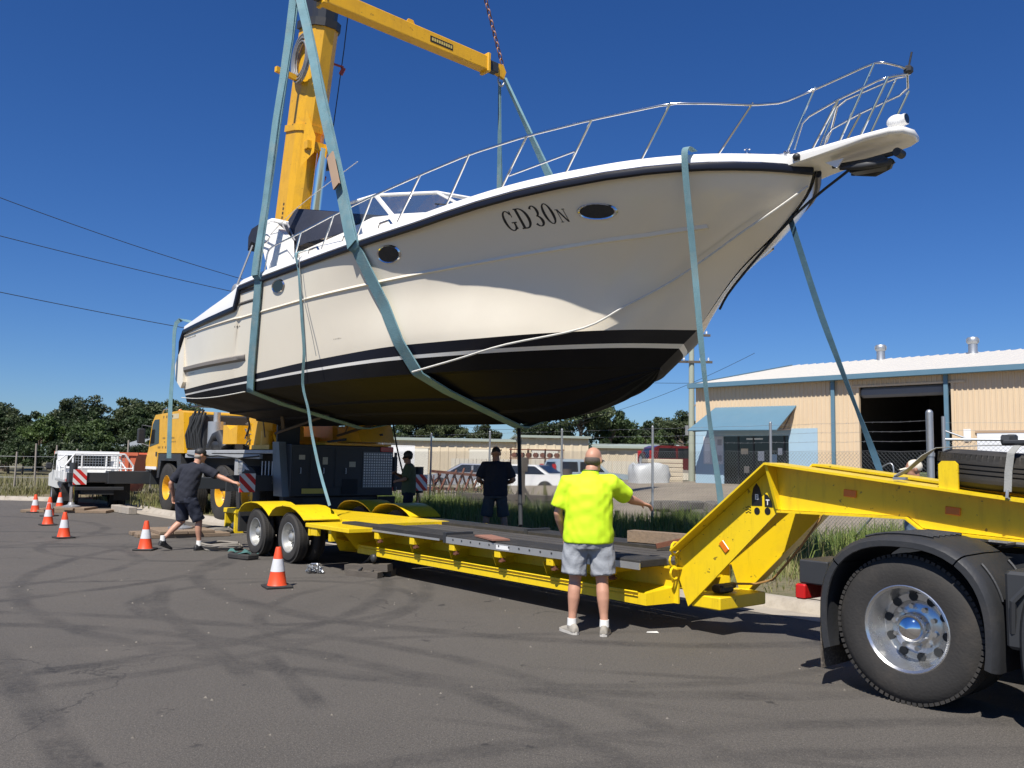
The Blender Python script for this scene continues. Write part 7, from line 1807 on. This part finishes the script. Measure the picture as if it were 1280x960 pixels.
# ================================================================== PEOPLE
def remesh(mb, name, m_, parent, vox=.011, it=6, disp=0.0, dseed=0, fac=.5):
    me = mb.mesh(name + '_raw'); o = bpy.data.objects.new(name + '_raw', me); COL.objects.link(o)
    r = o.modifiers.new('r', 'REMESH'); r.mode = 'VOXEL'; r.voxel_size = vox; r.use_smooth_shade = True
    s_ = o.modifiers.new('s', 'SMOOTH'); s_.factor = fac; s_.iterations = it
    dg = bpy.context.evaluated_depsgraph_get(); ev = o.evaluated_get(dg); me2 = bpy.data.meshes.new_from_object(ev); me2.name = name
    bpy.data.objects.remove(o)
    if disp:
        n = len(me2.vertices); co = np.zeros(n * 3); me2.vertices.foreach_get('co', co); co = co.reshape(-1, 3); nr = np.zeros(n * 3); me2.vertices.foreach_get('normal', nr); nr = nr.reshape(-1, 3)
        x, y, z = co.T; q = dseed
        w1 = np.sin(z * 23 + 7 * np.sin(x * 9 + q) + q) * np.sin(x * 15 + 5 * np.sin(z * 6 + q)) + .6 * np.sin(z * 47 + 9 * x + 6 * np.sin(y * 11 + q)) + .5 * np.sin((x + y) * 33 - z * 19 + 4 * np.sin(z * 8))
        co = co + nr * (disp * w1)[:, None]; me2.vertices.foreach_set('co', co.reshape(-1)); me2.update()
    me2.materials.clear(); me2.materials.append(m_)
    for p in me2.polygons: p.use_smooth = True
    ob = bpy.data.objects.new(name, me2); COL.objects.link(ob); ob.parent = parent; return ob
def fingers(mb, wrist, d, palm_n, thumb, curl=.5, s_=1.0):
    """hand: palm + four fingers + thumb; d = pointing direction, palm_n = palm normal, thumb = thumb side direction"""
    w_ = Vector(wrist); d = Vector(d).normalized(); n = Vector(palm_n); n = (n - d * n.dot(d)).normalized(); t = Vector(thumb); t = (t - d * t.dot(d) - n * t.dot(n)).normalized()
    mb.tube([w_ - d * .02, w_ + d * .03, w_ + d * .07, w_ + d * .095], [(.028 * s_, .022 * s_), (.036 * s_, .019 * s_), (.041 * s_, .017 * s_), (.038 * s_, .013 * s_)], 10, rights=t)
    for k, (off, L_) in enumerate(((.029, .072), (.010, .080), (-.010, .074), (-.028, .058))):
        b = w_ + d * .085 + t * off * s_; c = curl * (1 + .1 * k)
        p1 = b + (d * cos(c * .6) + n * sin(c * .6)) * L_ * .45 * s_; p2 = p1 + (d * cos(c * 1.5) + n * sin(c * 1.5)) * L_ * .32 * s_; p3 = p2 + (d * cos(c * 2.3) + n * sin(c * 2.3)) * L_ * .28 * s_
        mb.tube([b - d * .02, b, p1, p2, p3], [.0095 * s_, .0098 * s_, .009 * s_, .0082 * s_, .0066 * s_], 7)
    b = w_ + d * .025 + t * .026 * s_; p1 = b + (d * .6 + t * .75 + n * .25).normalized() * .04 * s_; p2 = p1 + (d * .85 + t * .35 + n * .4).normalized() * .032 * s_
    mb.tube([b, p1, p2, p2 + (d + n * .4).normalized() * .018 * s_], [.013 * s_, .012 * s_, .010 * s_, .007 * s_], 7)
def body_mesh(J, s_=1.0, bald=True):
    """J: joint dictionary (local metres). Returns the skin mesh builder."""
    mb = MB(); V = Vector
    # torso
    rt = J['right']
    mb.tube([J['pelvis'] - V((0, 0, .09)), J['pelvis'], J['waist'], J['chest'], J['upper'], J['neck0']], [(.15 * s_, .11 * s_), (.175 * s_, .125 * s_), (.165 * s_, .115 * s_), (.18 * s_, .125 * s_), (.16 * s_, .10 * s_), (.07 * s_, .065 * s_)], 16, rights=rt)
    mb.tube([J['neck0'] - V((0, 0, .04)), J['neck1'] + V((0, 0, .03))], [.066 * s_, .060 * s_], 12)
    for s in ('l', 'r'):
        a, b, c = J['sh_' + s], J['el_' + s], J['wr_' + s]
        mb.tube([J['upper'].lerp(a, .55), a, a.lerp(b, .35), a.lerp(b, .8), b, b.lerp(c, .25), b.lerp(c, .7), c], [.06 * s_, .062 * s_, .053 * s_, .044 * s_, .042 * s_, .045 * s_, .034 * s_, .027 * s_], 12)
        a, b, c = J['hp_' + s], J['kn_' + s], J['an_' + s]
        f = J['fwd']
        mb.tube([a + V((0, 0, .06)), a, a.lerp(b, .35), a.lerp(b, .8), b, b.lerp(c, .22) - f * .012, b.lerp(c, .4) - f * .012, b.lerp(c, .75), c], [.095 * s_, .098 * s_, .085 * s_, .063 * s_, .057 * s_, .060 * s_, .057 * s_, .040 * s_, .036 * s_], 14)
    # head
    h = J['head']; hf = J['hfwd']; hu = J['hup']; hr_ = hf.cross(hu).normalized(); M = Matrix((hr_, hf, hu)).transposed()
    mb.ellipsoid(h + hu * .035 - hf * .012, (.076 * s_, .096 * s_, .095 * s_), 20, 14, M)
    mb.ellipsoid(h - hu * .045 + hf * .02, (.062 * s_, .075 * s_, .075 * s_), 18, 12, M)
    mb.tube([h + hf * .085 + hu * .01, h + hf * .108 - hu * .028, h + hf * .088 - hu * .04], [.010, .016, .012], 8)      # nose
    mb.tube([h + hf * .074 - hu * .068 + hr_ * .022, h + hf * .083 - hu * .068, h + hf * .074 - hu * .068 - hr_ * .022], [.006, .009, .006], 6)   # lips
    mb.ellipsoid(h + hf * .07 - hu * .10, (.026, .022, .02), 8, 6, M)
    for q in (-1, 1):
        mb.ellipsoid(h + hr_ * q * .078 * s_ - hf * .012 + hu * .002, (.013, .022, .034), 10, 8, M)       # ears
        mb.ellipsoid(h + hf * .080 + hu * .038 + hr_ * q * .03, (.026, .012, .009), 8, 6, M)                # brows
    return mb, M
def eyes(J, parent):
    h, hf, hu = J['head'], J['hfwd'], J['hup']; hr_ = hf.cross(hu).normalized(); c = MB()
    for q in (-1, 1): c.ellipsoid(h + hf * .084 + hu * .012 + hr_ * q * .030, (.011, .011, .009), 8, 6)
    c.build('eye', mat('eye_dark', (.05, .04, .035), .2), parent, smooth=True)
def shoe(parent, an, f, m_, sole=None, L_=.28, lift=0.0, pitch=0.0):
    f = Vector((f[0], f[1], 0)).normalized(); an = Vector(an); r = f.cross(Vector((0, 0, 1)))
    g0 = Vector((an.x, an.y, lift))
    f2 = (f * cos(pitch) - Vector((0, 0, 1)) * sin(pitch)); u2 = r.cross(f2)
    mb = MB(); rows = []
    for t, w_, h_ in ((-.09, .030, .07), (-.07, .040, .10), (-.02, .042, .105), (.04, .044, .085), (.09, .049, .065), (.14, .050, .052), (.175, .040, .042), (.195, .02, .03)):
        rows.append([g0 + f2 * t + r * (w_ * cos(a)) + u2 * (.022 + (h_ - .022) * max(0, sin(a)) if sin(a) > 0 else .022) for a in [2 * pi * i / 14 for i in range(15)]])
    mb.grid(rows); mb.add([tuple(p) for p in rows[0][:-1]], [tuple(range(14))]); mb.add([tuple(p) for p in rows[-1][:-1]], [tuple(range(14))])
    mb.tube([an + Vector((0, 0, .0)), g0 + u2 * .06], [.044, .046], 10)
    o = remesh(mb, 'shoe', m_, parent, .008, 3)
    so = MB(); outl = [(-.095, .0), (-.08, .033), (-.02, .042), (.05, .045), (.11, .052), (.16, .048), (.195, .025), (.20, 0)]
    full = outl + [(a, -b) for a, b in reversed(outl[1:-1])]
    n = len(full); vs = [g0 + f2 * a + r * b + u2 * 0.002 for a, b in full] + [g0 + f2 * a + r * b + u2 * .028 for a, b in full]
    so.add(vs, [tuple(range(n)), tuple(range(2 * n - 1, n - 1, -1))] + [(i, (i + 1) % n, n + (i + 1) % n, n + i) for i in range(n)]); so.build('sole', sole or sockw, o)
V = Vector
# ---- man in the fluorescent polo, back to the camera, right arm out
def man_yellow():
    p = thing('person', 'person in fluorescent yellow polo and grey shorts seen from behind, one arm stretched out', 'person', (.76, 8.34, 0), radians(-4))
    f = V((0, 1, 0)); J = dict(right=V((1, 0, 0)), fwd=f, pelvis=V((0, 0, .93)), waist=V((0, .0, 1.08)), chest=V((0, -.01, 1.27)), upper=V((.0, .0, 1.42)), neck0=V((.015, .03, 1.49)), neck1=V((.03, .055, 1.55)), head=V((.045, .09, 1.635)), hfwd=V((.35, .92, -.12)).normalized(), hup=V((.05, .10, 1)).normalized())
    J['hup'] = (J['hup'] - J['hfwd'] * J['hup'].dot(J['hfwd'])).normalized()
    J.update(sh_l=V((-.205, .0, 1.415)), el_l=V((-.295, .02, 1.13)), wr_l=V((-.235, .16, .90)), sh_r=V((.215, .03, 1.42)), el_r=V((.40, .22, 1.27)), wr_r=V((.54, .40, 1.22)))
    J.update(hp_l=V((-.10, 0, .88)), kn_l=V((-.125, .02, .49)), an_l=V((-.15, -.02, .10)), hp_r=V((.10, 0, .88)), kn_r=V((.135, .0, .48)), an_r=V((.155, -.06, .10)))
    mb, M = body_mesh(J, 1.04); fingers(mb, J['wr_l'], V((.05, .22, -.9)), V((.9, .1, 0)), V((0, .6, -.2)), .6); fingers(mb, J['wr_r'], V((.8, .5, -.25)), V((0, -.1, -1)), V((-.4, .8, 0)), .5)
    body = remesh(mb, 'body', skin_m, p, .009, 5)
    eyes(J, p)
    sh = MB()
    sh.tube([V((0, .0, .86)), V((0, -.005, .95)), V((0, -.01, 1.06)), V((0, -.012, 1.2)), V((0, -.01, 1.32)), V((0, 0, 1.42)), V((.01, .025, 1.50))], [(.245, .185), (.245, .185), (.232, .175), (.232, .17), (.232, .165), (.205, .135), (.085, .085)], 20, rights=V((1, 0, 0)))
    for s in ('l', 'r'):
        a, b = J['sh_' + s], J['el_' + s]; sh.tube([V((0, 0, 1.40)).lerp(a, .5), a + V((0, 0, .0)), a.lerp(b, .4), a.lerp(b, .82)], [.10, .098, .092, .092], 14)
    shirt = remesh(sh, 'polo_shirt', hivis, p, .011, 6, .0026, 1.3)
    co = MB(); co.lathe([(.083, 0), (.090, .005), (.080, .045), (.072, .05)], (.012, .03, 1.492), (.05, .12, 1), 20); c_ = co.build('collar', hivis, p, smooth=True)
    co = MB(); co.tube([(.013 + .0815 * cos(t), .035 + .0815 * sin(t), 1.535 - .012 * sin(t)) for t in [2 * pi * i / 22 for i in range(23)]], .004, 5); co.build('collar_stripe', hitrim, c_)
    sr = MB(); sr.tube([V((0, 0, 1.02)), V((0, 0, .93)), V((0, 0, .85)), V((0, 0, .80))], [(.205, .16), (.225, .17), (.235, .175), (.21, .16)], 18, rights=V((1, 0, 0)))
    for s, kx in (('l', -.128), ('r', .135)): sr.tube([V((kx * .75, 0, .88)), V((kx, 0, .74)), V((kx * 1.04, 0, .60)), V((kx * 1.08, -.005, .55))], [.125, .124, .120, .122], 16)
    remesh(sr, 'shorts', shorts_g, p, .011, 5, .0045, 4.1)
    hr = MB(); h = J['head']; hu, hf = J['hup'], J['hfwd']; r = hf.cross(hu)
    hr.ellipsoid(h + hu * .002 - hf * .024, (.0815, .092, .066), 18, 12, M)
    remesh(hr, 'hair', hair_g, p, .008, 3)
    gl = MB(); gl.tube([h + r * .082 * q + hf * (.0) + hu * .015 for q in (1,)] + [h + r * .080 + hf * .09 + hu * .012], .005, 5); gl.tube([h - r * .082 + hu * .015, h - r * .080 + hf * .09 + hu * .012], .005, 5); gl.ellipsoid(h + hf * .098 + hu * .012 + r * .035, (.03, .012, .02), 8, 6, M); gl.ellipsoid(h + hf * .098 + hu * .012 - r * .035, (.03, .012, .02), 8, 6, M); gl.build('sunglasses', glassd, p)
    for s in ('l', 'r'):
        shoe(p, J['an_' + s], V((-.5 if s == 'l' else .12, .9, 0)), shoe_m, mat('sole_pale', (.5, .47, .42), .8))
        k = MB(); k.tube([J['an_' + s] + V((0, 0, .045)), J['an_' + s] + V((0, 0, -.02))], [.043, .046], 12); k.build('sock', sockw, p, smooth=True)
man_yellow()
# ---- walking man in navy with cap
def man_walk():
    p = thing('person', 'person in navy t-shirt, shorts and black cap walking with one arm stretched towards the crane', 'person', (-5.62, 15.0, 0), radians(-35))
    f = V((0, 1, 0)); J = dict(right=V((1, 0, 0)), fwd=f, pelvis=V((0, 0, .93)), waist=V((0.01, .02, 1.08)), chest=V((.03, .06, 1.27)), upper=V((.05, .10, 1.42)), neck0=V((.06, .14, 1.49)), neck1=V((.07, .17, 1.55)), head=V((.08, .20, 1.635)), hfwd=V((.15, .97, -.15)).normalized(), hup=V((0, .15, 1)))
    J['hup'] = (J['hup'] - J['hfwd'] * J['hup'].dot(J['hfwd'])).normalized()
    J.update(sh_l=V((-.17, .04, 1.41)), el_l=V((-.30, -.10, 1.15)), wr_l=V((-.36, .0, .91)), sh_r=V((.255, .15, 1.42)), el_r=V((.50, .30, 1.28)), wr_r=V((.72, .42, 1.19)))
    J.update(hp_l=V((-.10, 0, .88)), kn_l=V((-.13, -.03, .48)), an_l=V((-.20, -.36, .17)), hp_r=V((.10, .02, .88)), kn_r=V((.13, .20, .50)), an_r=V((.13, .22, .11)))
    J['kn_l'] = V((-.15, .06, .50)); J['an_l'] = V((-.22, -.25, .20))
    mb, M = body_mesh(J, 1.0); fingers(mb, J['wr_l'], V((-.05, .1, -.95)), V((.9, .0, 0)), V((0, .8, 0)), .7); fingers(mb, J['wr_r'], V((.8, .4, -.15)), V((-.2, .3, -.9)), V((-.4, .7, .2)), .8)
    remesh(mb, 'body', skin_m, p, .010, 5); eyes(J, p)
    sh = MB(); sh.tube([V((0, 0, .84)), V((0, .0, .95)), V((.01, .02, 1.08)), V((.03, .055, 1.25)), V((.045, .08, 1.36)), V((.05, .10, 1.43)), V((.06, .135, 1.495))], [(.20, .155), (.205, .16), (.205, .16), (.205, .155), (.20, .145), (.18, .12), (.078, .075)], 18, rights=V((1, .1, 0)))
    for s in ('l', 'r'):
        a, b = J['sh_' + s], J['el_' + s]; sh.tube([V((.05, .09, 1.40)).lerp(a, .5), a, a.lerp(b, .4), a.lerp(b, .85)], [.09, .088, .082, .08], 14)
    remesh(sh, 't_shirt', navyc, p, .012, 6, .0035, 2.2)
    sr = MB(); sr.tube([V((0, 0, 1.0)), V((0, 0, .92)), V((0, 0, .82))], [(.185, .14), (.2, .15), (.2, .15)], 16, rights=V((1, 0, 0)))
    for s in ('l', 'r'):
        a, b = J['hp_' + s], J['kn_' + s]; sr.tube([a, a.lerp(b, .5), a.lerp(b, .95)], [.118, .112, .110], 14)
    remesh(sr, 'shorts', navyc2, p, .011, 5, .004, .7)
    h, hu, hf = J['head'], J['hup'], J['hfwd']; r = hf.cross(hu)
    cp = MB(); cp.ellipsoid(h + hu * .055 - hf * .01, (.088, .105, .085), 18, 12, M); cp.v = [v for v in cp.v]
    cap = remesh(cp, 'cap', shoe_d, p, .008, 2)
    br = MB(); br.grid([[h + hf * (.07 + .09 * j / 3) + r * (.075 * (i - 3) / 3 * (1 - .25 * j / 3)) + hu * (.045 - .015 * j / 3 - .012 * ((i - 3) / 3) ** 2) for j in range(4)] for i in range(7)]); br.build('cap_brim', shoe_d, cap)
    hb_ = MB(); hb_.ellipsoid(h - hf * .045 - hu * .02, (.076, .062, .05), 14, 8, M); hb_.build('hair', mat('hair_pale', (.30, .27, .23), .8), p, smooth=True)
    shoe(p, J['an_r'], V((.0, 1, 0)), shoe_d, shoe_d); shoe(p, J['an_l'], V((-.1, 1, 0)), shoe_d, shoe_d, lift=.075, pitch=.35)
    for s in ('l', 'r'): k = MB(); k.tube([J['an_' + s] + V((0, 0, .06)), J['an_' + s] + V((0, 0, -.03))], [.043, .046], 12); k.build('sock', sockw, p, smooth=True)
man_walk()
# ---- two people standing in the shade of the hull
def man_shade(loc, rz, label, shirt_m, leg_m, long_trousers, hands, s_=1.0, beanie=False, wide=1.0, cap=None):
    p = thing('person', label, 'person', loc, rz)
    J = dict(right=V((1, 0, 0)), fwd=V((0, 1, 0)), pelvis=V((0, 0, .93)), waist=V((0, 0, 1.08)), chest=V((0, 0, 1.27)), upper=V((0, .01, 1.42)), neck0=V((0, .02, 1.49)), neck1=V((0, .03, 1.55)), head=V((0, .045, 1.635)), hfwd=V((0, 1, -.1)).normalized(), hup=V((0, .1, 1)).normalized())
    J.update(hands); J.update(hp_l=V((-.10, 0, .88)), kn_l=V((-.16, .02, .48)), an_l=V((-.20, 0, .10)), hp_r=V((.10, 0, .88)), kn_r=V((.16, .03, .48)), an_r=V((.20, 0, .10)))
    if long_trousers:
        for k in ('kn_l', 'an_l'): J[k] = J[k] + V((.08, 0, 0))
        for k in ('kn_r', 'an_r'): J[k] = J[k] - V((.08, 0, 0))
    mb, M = body_mesh(J, wide)
    for s, t in (('l', 1), ('r', -1)):
        d = (J['wr_' + s] - J['el_' + s]); fingers(mb, J['wr_' + s], d, V((t * .8, 0, -.3)), V((0, .3, 1)), .9)
    remesh(mb, 'body', skin_d, p, .011, 5); eyes(J, p)
    sh = MB(); sh.tube([V((0, 0, .86)), V((0, 0, .97)), V((0, 0, 1.1)), V((0, 0, 1.27)), V((0, 0, 1.38)), V((0, .01, 1.44)), V((0, .02, 1.50))], [(.21 * wide, .16), (.21 * wide, .16), (.205 * wide, .155), (.215 * wide, .15), (.205 * wide, .14), (.18, .12), (.078, .075)], 18, rights=V((1, 0, 0)))
    for s in ('l', 'r'):
        a, b = J['sh_' + s], J['el_' + s]; sh.tube([V((0, 0, 1.40)).lerp(a, .5), a, a.lerp(b, .4), a.lerp(b, .85)], [.09, .088, .08, .078], 14)
    remesh(sh, 'shirt', shirt_m, p, .012, 6, .003, 3.3)
    sr = MB(); sr.tube([V((0, 0, 1.0)), V((0, 0, .92)), V((0, 0, .82))], [(.19, .14), (.2, .15), (.2, .15)], 16, rights=V((1, 0, 0)))
    for s in ('l', 'r'):
        a, b, c = J['hp_' + s], J['kn_' + s], J['an_' + s]
        sr.tube([a, a.lerp(b, .5), a.lerp(b, .98)] + ([b.lerp(c, .5), b.lerp(c, .95)] if long_trousers else []), [.115, .108, .10 if long_trousers else .115] + ([.085, .085] if long_trousers else []), 14)
    remesh(sr, 'trousers' if long_trousers else 'shorts', leg_m, p, .011, 5, .004, 1.7)
    h, hu, hf = J['head'], J['hup'], J['hfwd']
    hr = MB(); hr.ellipsoid(h + hu * (.05 if beanie else .045) - hf * .02, (.094 if beanie else .084, .106 if beanie else .098, .10 if beanie else .088), 18, 12, M)
    if beanie:
        hr.ellipsoid(h + hu * .0 - hf * .05, (.085, .06, .06), 12, 8, M); bb_ = remesh(hr, 'bucket_hat', shoe_d, p, .009, 2); q = MB(); q.lathe([(.085, .0), (.125, -.03), (.12, -.032), (.085, -.008)], h + hu * .02, hu, 20); q.build('hat_brim', shoe_d, bb_, smooth=True)
    elif cap:
        c_ = remesh(hr, 'cap', cap, p, .009, 2); q = MB(); r = hf.cross(hu); q.grid([[h + hf * (.06 + .11 * j / 3) + r * (.08 * (i - 3) / 3 * (1 - .25 * j / 3)) + hu * (.045 - .02 * j / 3 - .012 * ((i - 3) / 3) ** 2) for j in range(4)] for i in range(7)]); q.build('cap_brim', cap, c_)
    else: remesh(hr, 'hair', hair_m, p, .009, 2)
    shoe(p, J['an_l'], V((-.2, 1, 0)), shoe_d, shoe_d); shoe(p, J['an_r'], V((.2, 1, 0)), shoe_d, shoe_d)
    p.scale = (s_,) * 3
A1 = (-.27, 16.0); man_shade((A1[0], A1[1], vz(*A1)), radians(6), 'person in dark navy t-shirt and charcoal shorts standing in the shade of the hull', navyc, greyc, False,
    dict(sh_l=V((-.215, 0, 1.42)), el_l=V((-.33, -.02, 1.16)), wr_l=V((-.20, .20, 1.08)), sh_r=V((.215, 0, 1.42)), el_r=V((.33, -.02, 1.16)), wr_r=V((.20, .20, 1.08))), 1.0, wide=1.1)
A2 = (-2.10, 17.9); man_shade((A2[0], A2[1], vz(*A2)), radians(95), 'person in olive shirt and dark hat holding a rope by the rear of the crane', greenc, navyc, True,
    dict(sh_l=V((-.19, 0.02, 1.40)), el_l=V((-.26, .08, 1.16)), wr_l=V((-.10, .26, 1.12)), sh_r=V((.19, 0.02, 1.40)), el_r=V((.24, .14, 1.20)), wr_r=V((.06, .30, 1.28))), .95, beanie=True)

A3 = (4.55, 9.65); man_shade((A3[0], A3[1], vz(*A3) + .03), radians(80), 'person in a cream cap and blue shirt standing behind the gooseneck holding the dark strap', mat('blue_shirt', (.10, .16, .24), .9, var=.15, bump=.3, bscale=20), navyc, True,
    dict(sh_l=V((-.19, 0.02, 1.40)), el_l=V((-.24, .10, 1.16)), wr_l=V((-.08, .34, 1.24)), sh_r=V((.19, 0.02, 1.40)), el_r=V((.24, .14, 1.20)), wr_r=V((.06, .36, 1.36))), .885, cap=mat('cap_cream', (.68, .62, .5), .8))
